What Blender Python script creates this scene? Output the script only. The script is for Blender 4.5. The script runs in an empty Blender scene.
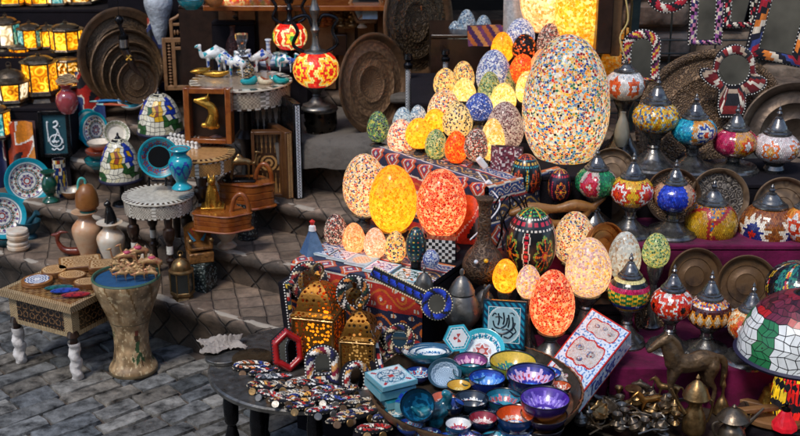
import bpy, math, random
from math import pi, sin, cos, tan, radians, sqrt, floor, atan2, hypot
from mathutils import Vector, Matrix, noise
S = bpy.context.scene
C = S.collection
rnd = random.Random(7)

# ---------------- camera ----------------
T = radians(19); F = 1150.0; CZ = 1.8
cam = bpy.data.objects.new('camera', bpy.data.cameras.new('camera')); C.objects.link(cam)
cam.location = (0, 0, CZ); cam.rotation_euler = (pi/2 - T, 0, 0)
cam.data.sensor_width = 36; cam.data.lens = 36*F/800; cam.data.clip_end = 200; cam.data.clip_start = .05
S.camera = cam
cam.data.dof.use_dof = True; cam.data.dof.focus_distance = 3.35; cam.data.dof.aperture_fstop = 5.0

# ---------------- light ----------------
W = bpy.data.worlds.new('World'); S.world = W; W.use_nodes = True
nt = W.node_tree; bg = nt.nodes['Background']
sky = nt.nodes.new('ShaderNodeTexSky'); sky.sky_type = 'NISHITA'; sky.sun_disc = False
SUN_EL, SUN_AZ = radians(56), radians(-148)
sky.sun_elevation = SUN_EL; sky.sun_rotation = SUN_AZ
nt.links.new(sky.outputs[0], bg.inputs[0]); bg.inputs[1].default_value = .15
sd = bpy.data.lights.new('sun', 'SUN'); sd.energy = 1.35; sd.angle = radians(14); sd.color = (1, .93, .84)
so = bpy.data.objects.new('sun', sd); C.objects.link(so)
# direction towards the sun: rotation measured from +Y clockwise
sdir = Vector((sin(SUN_AZ)*cos(SUN_EL), cos(SUN_AZ)*cos(SUN_EL), sin(SUN_EL)))
so.rotation_euler = sdir.to_track_quat('Z', 'Y').to_euler()
S.view_settings.view_transform = 'Standard'; S.view_settings.look = 'None'
S.view_settings.gamma = 1; S.view_settings.use_curve_mapping = False
S.view_settings.exposure = .55
S.render.engine = 'CYCLES'
S.cycles.use_denoising = True; S.cycles.max_bounces = 6; S.cycles.transparent_max_bounces = 8
S.cycles.caustics_reflective = False; S.cycles.caustics_refractive = False
S.cycles.sample_clamp_indirect = 4

# ---------------- placing ----------------
def at(px, py, Y=None, z=None):
    u = (px-400)/F; v = (218-py)/F
    d = (u, cos(T)+v*sin(T), -sin(T)+v*cos(T))
    t = Y/d[1] if Y is not None else (z-CZ)/d[2]
    return Vector((d[0]*t, d[1]*t, CZ+d[2]*t))
def mpp(p): return (p[1]*cos(T)+(CZ-p[2])*sin(T))/F
def H(s):
    v = [int(s[i:i+2], 16)/255 for i in (0, 2, 4)]
    return tuple(x/12.92 if x <= .04045 else ((x+.055)/1.055)**2.4 for x in v)
def HL(s): return [H(x) for x in s.split()]
def jit(c, a=.12): 
    k = 1+rnd.uniform(-a, a); return tuple(min(1, max(0, x*k)) for x in c)
def mixc(a, b, t): return tuple(x+(y-x)*t for x, y in zip(a, b))

# ---------------- materials ----------------
_M = {}
def mat(name, base=None, rough=.5, metal=0, bump=0, bs=60, var=.15, vs=12, coat=0, emit=0, spec=.5, rv=0, sheen=0, tint2=None, trans=0, sss=0):
    if name in _M: return _M[name]
    m = bpy.data.materials.new(name); m.use_nodes = True; _M[name] = m
    n = m.node_tree.nodes; L = m.node_tree.links; b = n['Principled BSDF']
    tc = n.new('ShaderNodeTexCoord')
    if base is None:
        at_ = n.new('ShaderNodeAttribute'); at_.attribute_name = 'Col'; col = at_.outputs['Color']
    else:
        r = n.new('ShaderNodeRGB'); r.outputs[0].default_value = (*base, 1); col = r.outputs[0]
    nz = n.new('ShaderNodeTexNoise'); nz.inputs['Scale'].default_value = vs; nz.inputs['Detail'].default_value = 6
    nz.inputs['Roughness'].default_value = .65
    L.new(tc.outputs['Object'], nz.inputs['Vector'])
    if tint2 is not None:
        rp = n.new('ShaderNodeMapRange'); rp.inputs[1].default_value = .42; rp.inputs[2].default_value = .62
        L.new(nz.outputs['Fac'], rp.inputs[0])
        mx = n.new('ShaderNodeMix'); mx.data_type = 'RGBA'; L.new(rp.outputs[0], mx.inputs['Factor'])
        L.new(col, mx.inputs['A']); mx.inputs['B'].default_value = (*tint2, 1); col = mx.outputs['Result']
    mr = n.new('ShaderNodeMapRange'); mr.inputs[1].default_value = .3; mr.inputs[2].default_value = .7
    mr.inputs[3].default_value = 1-var*1.5; mr.inputs[4].default_value = 1+var
    L.new(nz.outputs['Fac'], mr.inputs[0])
    hs = n.new('ShaderNodeHueSaturation'); L.new(col, hs.inputs['Color']); L.new(mr.outputs[0], hs.inputs['Value'])
    L.new(hs.outputs[0], b.inputs['Base Color'])
    b.inputs['Metallic'].default_value = metal; b.inputs['Roughness'].default_value = rough
    b.inputs['Specular IOR Level'].default_value = spec; b.inputs['Coat Weight'].default_value = coat
    b.inputs['Coat Roughness'].default_value = .12
    if sheen: b.inputs['Sheen Weight'].default_value = sheen
    if trans: b.inputs['Transmission Weight'].default_value = trans
    if sss:
        b.inputs['Subsurface Weight'].default_value = sss; b.inputs['Subsurface Radius'].default_value = (.02, .012, .006)
    if rv:
        m2 = n.new('ShaderNodeMapRange'); m2.inputs[1].default_value = .3; m2.inputs[2].default_value = .7
        m2.inputs[3].default_value = max(.05, rough-rv); m2.inputs[4].default_value = min(1, rough+rv)
        n3 = n.new('ShaderNodeTexNoise'); n3.inputs['Scale'].default_value = vs*2.3; n3.inputs['Detail'].default_value = 5
        L.new(tc.outputs['Object'], n3.inputs['Vector']); L.new(n3.outputs['Fac'], m2.inputs[0]); L.new(m2.outputs[0], b.inputs['Roughness'])
    if emit:
        L.new(hs.outputs[0], b.inputs['Emission Color']); b.inputs['Emission Strength'].default_value = emit
    if bump:
        n2 = n.new('ShaderNodeTexNoise'); n2.inputs['Scale'].default_value = bs; n2.inputs['Detail'].default_value = 8
        L.new(tc.outputs['Object'], n2.inputs['Vector'])
        bp = n.new('ShaderNodeBump'); bp.inputs['Strength'].default_value = bump; bp.inputs['Distance'].default_value = .004
        L.new(n2.outputs['Fac'], bp.inputs['Height']); L.new(bp.outputs[0], b.inputs['Normal'])
    return m

def ramp(n, cols, const=True):
    r = n.new('ShaderNodeValToRGB'); r.color_ramp.interpolation = 'CONSTANT' if const else 'LINEAR'
    e = r.color_ramp.elements
    while len(e) < len(cols): e.new(1)
    for i, c in enumerate(cols):
        e[i].position = i/len(cols) if const else i/(len(cols)-1); e[i].color = (*c, 1)
    return r

def eggmat(name, cols, scale=90, grout=H('f2e6d4'), gw=.07, emit=0, thr=None, rough=.12):
    """glass chips set in plaster over a lamp body"""
    if name in _M: return _M[name]
    scale *= 2.15; emit *= .55; gw *= .6
    m = bpy.data.materials.new(name); m.use_nodes = True; _M[name] = m
    n = m.node_tree.nodes; L = m.node_tree.links; b = n['Principled BSDF']
    tc = n.new('ShaderNodeTexCoord'); oi = n.new('ShaderNodeObjectInfo')
    ad = n.new('ShaderNodeVectorMath'); ad.operation = 'MULTIPLY_ADD'
    L.new(oi.outputs['Random'], ad.inputs[0]); ad.inputs[1].default_value = (9, 7, 5); L.new(tc.outputs['Object'], ad.inputs[2])
    w = n.new('ShaderNodeTexNoise'); w.inputs['Scale'].default_value = scale*.7; L.new(ad.outputs[0], w.inputs['Vector'])
    ad2 = n.new('ShaderNodeVectorMath'); ad2.operation = 'MULTIPLY_ADD'; L.new(w.outputs['Color'], ad2.inputs[0])
    ad2.inputs[1].default_value = (.5/scale,)*3; L.new(ad.outputs[0], ad2.inputs[2])
    v = n.new('ShaderNodeTexVoronoi'); v.inputs['Scale'].default_value = scale; L.new(ad2.outputs[0], v.inputs['Vector'])
    v2 = n.new('ShaderNodeTexVoronoi'); v2.feature = 'DISTANCE_TO_EDGE'; v2.inputs['Scale'].default_value = scale; L.new(ad2.outputs[0], v2.inputs['Vector'])
    wn = n.new('ShaderNodeSeparateColor'); L.new(v.outputs['Color'], wn.inputs[0])
    rp = ramp(n, cols); L.new(wn.outputs[0], rp.inputs[0])
    hv = n.new('ShaderNodeMapRange'); hv.inputs[3].default_value = .75; hv.inputs[4].default_value = 1.25; L.new(wn.outputs[1], hv.inputs[0])
    hs = n.new('ShaderNodeHueSaturation'); L.new(rp.outputs[0], hs.inputs['Color']); L.new(hv.outputs[0], hs.inputs['Value'])
    lt = n.new('ShaderNodeMapRange'); lt.inputs[1].default_value = gw*.5; lt.inputs[2].default_value = gw*1.2; L.new(v2.outputs['Distance'], lt.inputs[0])
    mx = n.new('ShaderNodeMix'); mx.data_type = 'RGBA'; L.new(lt.outputs[0], mx.inputs['Factor'])
    mx.inputs['A'].default_value = (*grout, 1); L.new(hs.outputs[0], mx.inputs['B'])
    L.new(mx.outputs['Result'], b.inputs['Base Color'])
    rr = n.new('ShaderNodeMapRange'); rr.inputs[3].default_value = .65; rr.inputs[4].default_value = rough; L.new(lt.outputs[0], rr.inputs[0]); L.new(rr.outputs[0], b.inputs['Roughness'])
    nv = n.new('ShaderNodeMapRange'); nv.inputs[3].default_value = 0; nv.inputs[4].default_value = 1; L.new(wn.outputs[2], nv.inputs[0])
    hh = n.new('ShaderNodeMath'); hh.operation = 'MULTIPLY_ADD'; L.new(lt.outputs[0], hh.inputs[0]); hh.inputs[1].default_value = .6
    mm = n.new('ShaderNodeMath'); mm.operation = 'MULTIPLY'; L.new(nv.outputs[0], mm.inputs[0]); mm.inputs[1].default_value = .5; L.new(mm.outputs[0], hh.inputs[2])
    bp = n.new('ShaderNodeBump'); bp.inputs['Strength'].default_value = .6; bp.inputs['Distance'].default_value = .0015
    L.new(hh.outputs[0], bp.inputs['Height']); L.new(bp.outputs[0], b.inputs['Normal'])
    if emit:
        L.new(mx.outputs['Result'], b.inputs['Emission Color'])
        ns = n.new('ShaderNodeTexNoise'); ns.inputs['Scale'].default_value = 22; L.new(ad.outputs[0], ns.inputs['Vector'])
        es = n.new('ShaderNodeMapRange'); es.inputs[1].default_value = .3; es.inputs[2].default_value = .7
        es.inputs[3].default_value = emit*.2; es.inputs[4].default_value = emit*.5
        L.new(ns.outputs['Fac'], es.inputs[0]); L.new(es.outputs[0], b.inputs['Emission Strength'])
        # thin glass: the bulb inside shows through
        tl = n.new('ShaderNodeBsdfTranslucent'); L.new(mx.outputs['Result'], tl.inputs['Color'])
        ms = n.new('ShaderNodeMixShader'); ms.inputs[0].default_value = .5; out = n['Material Output']
        L.new(b.outputs[0], ms.inputs[1]); L.new(tl.outputs[0], ms.inputs[2]); L.new(ms.outputs[0], out.inputs['Surface'])
        m['lit'] = emit  # also set for unlit eggs, which get an added faint glow
    return m

def embossed(name, base, hi, scale=45, rough=.42, strength=.6, kind='scroll', rings=0):
    """hammered and chased brass or copper, dark in the cut lines"""
    if name in _M: return _M[name]
    m = bpy.data.materials.new(name); m.use_nodes = True; _M[name] = m
    n = m.node_tree.nodes; L = m.node_tree.links; b = n['Principled BSDF']
    tc = n.new('ShaderNodeTexCoord')
    w = n.new('ShaderNodeTexNoise'); w.inputs['Scale'].default_value = scale*.35; L.new(tc.outputs['Object'], w.inputs['Vector'])
    ad = n.new('ShaderNodeVectorMath'); ad.operation = 'MULTIPLY_ADD'; L.new(w.outputs['Color'], ad.inputs[0])
    ad.inputs[1].default_value = (1.3/scale,)*3; L.new(tc.outputs['Object'], ad.inputs[2])
    v = n.new('ShaderNodeTexVoronoi'); v.feature = 'SMOOTH_F1' if kind == 'scroll' else 'F1'; v.inputs['Scale'].default_value = scale
    L.new(ad.outputs[0], v.inputs['Vector'])
    wv = n.new('ShaderNodeMath'); wv.operation = 'SINE'; mu = n.new('ShaderNodeMath'); mu.operation = 'MULTIPLY'; mu.inputs[1].default_value = 17
    L.new(v.outputs['Distance'], mu.inputs[0]); L.new(mu.outputs[0], wv.inputs[0])
    if rings:
        def mt(op, a, b_=None):
            q = n.new('ShaderNodeMath'); q.operation = op
            for i, x in enumerate((a, b_)):
                if x is None: continue
                if isinstance(x, (int, float)): q.inputs[i].default_value = x
                else: L.new(x, q.inputs[i])
            return q.outputs[0]
        sp = n.new('ShaderNodeSeparateXYZ'); L.new(tc.outputs['Object'], sp.inputs[0]); X, Z = sp.outputs[0], sp.outputs[2]
        R_ = mt('SQRT', mt('ADD', mt('MULTIPLY', X, X), mt('MULTIPLY', Z, Z))); A_ = mt('ARCTAN2', Z, X)
        band = mt('SINE', mt('MULTIPLY', R_, rings)); lobes = mt('SINE', mt('ADD', mt('MULTIPLY', A_, 24.0), mt('MULTIPLY', mt('SINE', mt('MULTIPLY', R_, rings*2.0)), 2.2)))
        leaf = mt('MULTIPLY', lobes, mt('SINE', mt('MULTIPLY', R_, rings*4.0)))
        gate = mt('GREATER_THAN', band, -.25); sep = mt('LESS_THAN', mt('ABSOLUTE', mt('ADD', band, .25)), .16)
        mixv = mt('ADD', mt('MULTIPLY', gate, mt('ADD', mt('MULTIPLY', leaf, .75), mt('MULTIPLY', wv.outputs[0], .3))), mt('MULTIPLY', mt('SUBTRACT', 1.0, gate), mt('MULTIPLY', wv.outputs[0], .7)))
        wv = n.new('ShaderNodeMath'); wv.operation = 'SUBTRACT'; L.new(mixv, wv.inputs[0]); L.new(mt('MULTIPLY', sep, 1.1), wv.inputs[1])
    r = n.new('ShaderNodeMapRange'); r.inputs[1].default_value = -1; r.inputs[2].default_value = 1; L.new(wv.outputs[0], r.inputs[0])
    nz = n.new('ShaderNodeTexNoise'); nz.inputs['Scale'].default_value = 9; nz.inputs['Detail'].default_value = 8; L.new(tc.outputs['Object'], nz.inputs['Vector'])
    mu2 = n.new('ShaderNodeMath'); mu2.operation = 'MULTIPLY'; L.new(r.outputs[0], mu2.inputs[0]); L.new(nz.outputs['Fac'], mu2.inputs[1])
    rp = ramp(n, [base, mixc(base, hi, .35), hi], False); L.new(mu2.outputs[0], rp.inputs[0])
    L.new(rp.outputs[0], b.inputs['Base Color']); b.inputs['Metallic'].default_value = .3
    rr = n.new('ShaderNodeMapRange'); rr.inputs[3].default_value = rough+.25; rr.inputs[4].default_value = rough-.08; L.new(nz.outputs['Fac'], rr.inputs[0]); L.new(rr.outputs[0], b.inputs['Roughness'])
    bp = n.new('ShaderNodeBump'); bp.inputs['Strength'].default_value = strength; bp.inputs['Distance'].default_value = .003
    L.new(r.outputs[0], bp.inputs['Height']); L.new(bp.outputs[0], b.inputs['Normal'])
    return m

def pierced(name, base, scale=80, hole=.36, rough=.35):
    """sheet brass with cut-out holes"""
    if name in _M: return _M[name]
    m = bpy.data.materials.new(name); m.use_nodes = True; _M[name] = m
    n = m.node_tree.nodes; L = m.node_tree.links; b = n['Principled BSDF']
    tc = n.new('ShaderNodeTexCoord'); v = n.new('ShaderNodeTexVoronoi'); v.inputs['Scale'].default_value = scale; v.inputs['Randomness'].default_value = .55
    L.new(tc.outputs['Object'], v.inputs['Vector'])
    c = n.new('ShaderNodeMath'); c.operation = 'GREATER_THAN'; c.inputs[1].default_value = hole; L.new(v.outputs['Distance'], c.inputs[0])
    L.new(c.outputs[0], b.inputs['Alpha']); b.inputs['Base Color'].default_value = (*base, 1)
    b.inputs['Metallic'].default_value = .9; b.inputs['Roughness'].default_value = rough
    bp = n.new('ShaderNodeBump'); bp.inputs['Strength'].default_value = .5; bp.inputs['Distance'].default_value = .002
    L.new(v.outputs['Distance'], bp.inputs['Height']); L.new(bp.outputs[0], b.inputs['Normal'])
    return m

def glow(name, cols, emit=2.2, scale=18, vor=0):
    """textured lantern glass lit from inside"""
    if name in _M: return _M[name]
    m = bpy.data.materials.new(name); m.use_nodes = True; _M[name] = m
    n = m.node_tree.nodes; L = m.node_tree.links; b = n['Principled BSDF']
    tc = n.new('ShaderNodeTexCoord'); oi = n.new('ShaderNodeObjectInfo')
    ad = n.new('ShaderNodeVectorMath'); ad.operation = 'MULTIPLY_ADD'
    L.new(oi.outputs['Random'], ad.inputs[0]); ad.inputs[1].default_value = (9, 7, 5); L.new(tc.outputs['Object'], ad.inputs[2])
    nz = n.new('ShaderNodeTexNoise'); nz.inputs['Scale'].default_value = scale; nz.inputs['Detail'].default_value = 3; L.new(ad.outputs[0], nz.inputs['Vector'])
    mr = n.new('ShaderNodeMapRange'); mr.inputs[1].default_value = .3; mr.inputs[2].default_value = .7; 
    vr = n.new('ShaderNodeTexVoronoi'); vr.inputs['Scale'].default_value = 30; L.new(ad.outputs[0], vr.inputs['Vector'])
    sn_ = n.new('ShaderNodeMath'); sn_.operation = 'MULTIPLY'; sn_.inputs[1].default_value = 15; L.new(vr.outputs['Distance'], sn_.inputs[0])
    s2 = n.new('ShaderNodeMath'); s2.operation = 'SINE'; L.new(sn_.outputs[0], s2.inputs[0])
    s3 = n.new('ShaderNodeMath'); s3.operation = 'MULTIPLY_ADD'; s3.inputs[1].default_value = .11; L.new(s2.outputs[0], s3.inputs[0]); L.new(nz.outputs['Fac'], s3.inputs[2])
    L.new(s3.outputs[0], mr.inputs[0])
    rp = ramp(n, cols, False); L.new(mr.outputs[0], rp.inputs[0])
    L.new(rp.outputs[0], b.inputs['Base Color']); L.new(rp.outputs[0], b.inputs['Emission Color'])
    b.inputs['Roughness'].default_value = .15
    e = n.new('ShaderNodeMapRange'); e.inputs[3].default_value = emit*.35; e.inputs[4].default_value = emit*1.3; L.new(mr.outputs[0], e.inputs[0]); L.new(e.outputs[0], b.inputs['Emission Strength'])
    v = n.new('ShaderNodeTexVoronoi'); v.inputs['Scale'].default_value = 120; L.new(tc.outputs['Object'], v.inputs['Vector'])
    bp = n.new('ShaderNodeBump'); bp.inputs['Strength'].default_value = .4; bp.inputs['Distance'].default_value = .002
    L.new(v.outputs['Distance'], bp.inputs['Height']); L.new(bp.outputs[0], b.inputs['Normal'])
    return m

BLK = mat('black_metal', H('2a2a2d'), .28, .85, .25, 50, .3, 20, rv=.12)
IRON = mat('tarnished_dark_brass', H('6a5e50'), .36, .75, .3, 70, .4, 25, rv=.12)
PEWT = mat('pewter', H('77746f'), .38, .8, .35, 60, .35, 20, rv=.15)
BRS = mat('old_brass', H('96784f'), .36, .9, .35, 70, .35, 22, rv=.14)
GOLD = mat('gilt', H('c8933a'), .3, .85, .3, 80, .25, 30, rv=.1)
DBRZ = mat('dark_bronze', H('7a6448'), .4, .75, .6, 60, .5, 18, rv=.15, tint2=H('2c251d'))
COPP = mat('bronze_plain', H('8a684a'), .45, .5, .5, 50, .4, 14, rv=.15, tint2=H('4a3829'))
CER = mat('glazed_ceramic', None, .2, 0, .08, 40, .15, 22, coat=.3)
CERM = mat('painted_ceramic', None, .3, 0, .1, 60, .12, 25)
GLS = mat('mosaic_glass', None, .09, 0, .15, 150, .18, 60, coat=.4)
GLSL = mat('mosaic_glass_lit', None, .12, 0, .15, 150, .2, 60, coat=.3, emit=.75)
PNT = mat('matt_colour', None, .6, 0, .2, 90, .18, 35)
CLO = mat('woven_cloth', None, .92, 0, .5, 260, .22, 40, sheen=.25, spec=.2)
BEAD = mat('beads', None, .25, 0, 0, 60, .1, 50)
WOOD = mat('brown_wood', H('7a4a24'), .35, 0, .3, 50, .35, 16, coat=.3, tint2=H('4c2a14'))
WOODR = mat('varnished_orange_wood', H('a05a24'), .22, 0, .15, 40, .3, 22, coat=.5, tint2=H('6d3413'))
WOODD = mat('dark_wood', H('2b1a12'), .35, 0, .3, 60, .35, 25, coat=.25)
WOODP = mat('pale_wood', H('9a7048'), .5, 0, .3, 60, .3, 25, tint2=H('6d4a2c'))
INL = mat('mother_of_pearl_inlay', None, .25, 0, .1, 90, .2, 60, coat=.4)
ALA = mat('alabaster', H('d9b592'), .3, 0, .1, 30, .18, 14, coat=.3, tint2=H('b98057'), sss=.15)
ALAW = mat('pale_alabaster', H('e6dccb'), .3, 0, .1, 30, .15, 16, coat=.3, tint2=H('c9a888'), sss=.15)
MIR = mat('mirror_glass', H('c8ccd0'), .03, 1, 0, 40, .05)
PURP = mat('magenta_cloth', H('640d3c'), .85, 0, 1.6, 26, .45, 9, sheen=.08, spec=.2)
GUN = mat('gunmetal', H('8a8884'), .24, .8, .25, 60, .3, 25, rv=.1, tint2=H('4a4a4e'))
DARKC = mat('black_cloth', H('17141a'), .95, 0, .5, 200, .2, 20, spec=.2)
PAPER = mat('white_paper_wrap', H('cfcac6'), .6, 0, .9, 60, .15, 30)
GLASS = mat('clear_glass', (.9, .93, .93), .05, 0, 0, 40, .02, trans=.95)
PLAST = mat('white_plastic', H('e8e8e6'), .35, 0, 0, 40, .05)

# ---------------- mesh builder ----------------
class MB:
    def __init__(s): s.v = []; s.f = []; s.c = []; s.M = None
    def add(s, v, f, c=(.5, .5, .5)):
        o = len(s.v)
        if s.M is not None: v = [tuple(s.M @ Vector(p)) for p in v]
        s.v += v; s.f += [tuple(i+o for i in q) for q in f]
        s.c += c if isinstance(c, list) else [c]*len(f)
        return s
    def box(s, c, d, col=(.5, .5, .5), R=None):
        x, y, z = d[0]/2, d[1]/2, d[2]/2
        v = [Vector((a*x, b*y, e*z)) for a in (-1, 1) for b in (-1, 1) for e in (-1, 1)]
        if R is not None: v = [R @ p for p in v]
        v = [tuple(p+Vector(c)) for p in v]
        return s.add(v, [(0, 1, 3, 2), (4, 6, 7, 5), (0, 4, 5, 1), (2, 3, 7, 6), (0, 2, 6, 4), (1, 5, 7, 3)], col)
    def grid(s, fn, nu, nv, col, cu=False):
        v = []; f = []; c = []
        mu = nu if cu else nu+1
        for j in range(nv+1):
            for i in range(mu): v.append(tuple(fn(i/nu, j/nv)))
        fnc = callable(col)
        for j in range(nv):
            for i in range(nu):
                k = (i+1) % mu
                f.append((j*mu+i, j*mu+k, (j+1)*mu+k, (j+1)*mu+i)); c.append(col((i+.5)/nu, (j+.5)/nv) if fnc else col)
        return s.add(v, f, c)
    def lathe(s, prof, n=32, col=(.5, .5, .5), m=None, sx=1, wob=None):
        if m: prof = resample(prof, m)
        k = len(prof)
        def fn(u, t):
            r, z = prof[min(k-1, int(round(t*(k-1))))]
            if wob: r = r*wob(u, t)
            return (r*cos(2*pi*u)*sx, r*sin(2*pi*u), z)
        return s.grid(fn, n, k-1, col, True)
    def tube(s, pts, r, n=8, col=(.5, .5, .5), close=True):
        pts = [Vector(p) for p in pts]; k = len(pts)
        rs = r if isinstance(r, (list, tuple)) else [r]*k
        v = []; f = []
        up = None
        for i, p in enumerate(pts):
            d = (pts[min(i+1, k-1)]-pts[max(i-1, 0)])
            d = d.normalized() if d.length > 1e-9 else Vector((0, 0, 1))
            if up is None:
                up = d.cross(Vector((0, 0, 1))); 
                if up.length < .1: up = d.cross(Vector((1, 0, 0)))
            up = (up - d*up.dot(d)).normalized(); w = d.cross(up)
            for a in range(n):
                q = p+(up*cos(2*pi*a/n)+w*sin(2*pi*a/n))*rs[i]; v.append(tuple(q))
        for i in range(k-1):
            for a in range(n): f.append((i*n+a, i*n+(a+1) % n, (i+1)*n+(a+1) % n, (i+1)*n+a))
        if close: f += [tuple(range(n))[::-1], tuple((k-1)*n+a for a in range(n))]
        return s.add(v, f, col)
    def ball(s, c, r, n=8, col=(.5, .5, .5)):
        rx, ry, rz = r if isinstance(r, (tuple, list)) else (r, r, r)
        m = max(4, n//2+1)
        def fn(u, t):
            return (c[0]+rx*sin(pi*t)*cos(2*pi*u), c[1]+ry*sin(pi*t)*sin(2*pi*u), c[2]-rz*cos(pi*t))
        return s.grid(fn, n, m, col, True)
    def poly(s, out, h, M=None, col=(.5, .5, .5)):
        """flat outline in XZ, thickness h along Y (front at -h/2)"""
        k = len(out)
        v = [(x, -h/2, z) for x, z in out]+[(x, h/2, z) for x, z in out]
        f = [tuple(range(k)), tuple(range(2*k-1, k-1, -1))]+[(i, i+k, (i+1) % k+k, (i+1) % k) for i in range(k)]
        return s.add(v, f, col)
    def build(s, name, m, parent=None, sharp=38, mod=None, bev=0):
        me = bpy.data.meshes.new(name); me.from_pydata(s.v, [], s.f)
        a = me.attributes.new('Col', 'FLOAT_COLOR', 'FACE')
        buf = []
        for c in s.c: buf += [c[0], c[1], c[2], 1.0]
        a.data.foreach_set('color', buf)
        me.polygons.foreach_set('use_smooth', [True]*len(s.f))
        me.update(); me.validate()
        me.set_sharp_from_angle(angle=radians(sharp))
        me.materials.append(m)
        o = bpy.data.objects.new(name, me); C.objects.link(o)
        if parent is not None: o.parent = parent
        if bev:
            b = o.modifiers.new('b', 'BEVEL'); b.width = bev; b.segments = 2; b.limit_method = 'ANGLE'
        if mod:
            r = o.modifiers.new('r', 'REMESH'); r.mode = 'VOXEL'; r.voxel_size = mod; r.use_smooth_shade = True
            sm = o.modifiers.new('s', 'SMOOTH'); sm.factor = .5; sm.iterations = 4
        return o
def resample(prof, m):
    d = [0]
    for a, b in zip(prof, prof[1:]): d.append(d[-1]+hypot(a[0]-b[0], a[1]-b[1]))
    out = []; j = 0
    for i in range(m+1):
        t = d[-1]*i/m
        while j < len(prof)-2 and d[j+1] < t: j += 1
        q = (t-d[j])/max(1e-9, d[j+1]-d[j]); q = min(1, max(0, q))
        out.append((prof[j][0]+(prof[j+1][0]-prof[j][0])*q, prof[j][1]+(prof[j+1][1]-prof[j][1])*q))
    return out
def spl(pts, n=6):
    """smooth curve through points of any dimension"""
    P = [pts[0]]+list(pts)+[pts[-1]]; out = []
    for i in range(1, len(P)-2):
        for k in range(n):
            t = k/n
            out.append(tuple(.5*((2*b)+(-a+c)*t+(2*a-5*b+4*c-d)*t*t+(-a+3*b-3*c+d)*t**3) for a, b, c, d in zip(P[i-1], P[i], P[i+1], P[i+2])))
    out.append(tuple(pts[-1])); return out
def spr(pts, n=4): return [(max(0, r), z) for r, z in spl(pts, n)]
UP = Matrix(((1, 0, 0, 0), (0, 0, -1, 0), (0, 1, 0, 0), (0, 0, 0, 1)))   # disc facing +Z -> facing -Y

def tagit(o, label, cat, loc=None, rz=0, rx=0, group=None, ry=0):
    o['label'] = label; o['category'] = cat
    if group: o['group'] = group
    if loc is not None: o.location = loc
    o.rotation_euler = (rx, ry, rz); return o
def thing(name, label, cat, loc, rz=0, rx=0, group=None, ry=0):
    o = bpy.data.objects.new(name, None); o.empty_display_size = .02; C.objects.link(o)
    return tagit(o, label, cat, loc, rz, rx, group, ry)
def kind(o, k='structure'): o['kind'] = k; return o
# ---------------- setting ----------------
EV = Vector((.848, -.53, 0)); NV = Vector((.53, .848, 0)); SROT = atan2(-.53, .848)
def sn(s, d, z=0): return EV*s+NV*d+Vector((0, 0, z))

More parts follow.
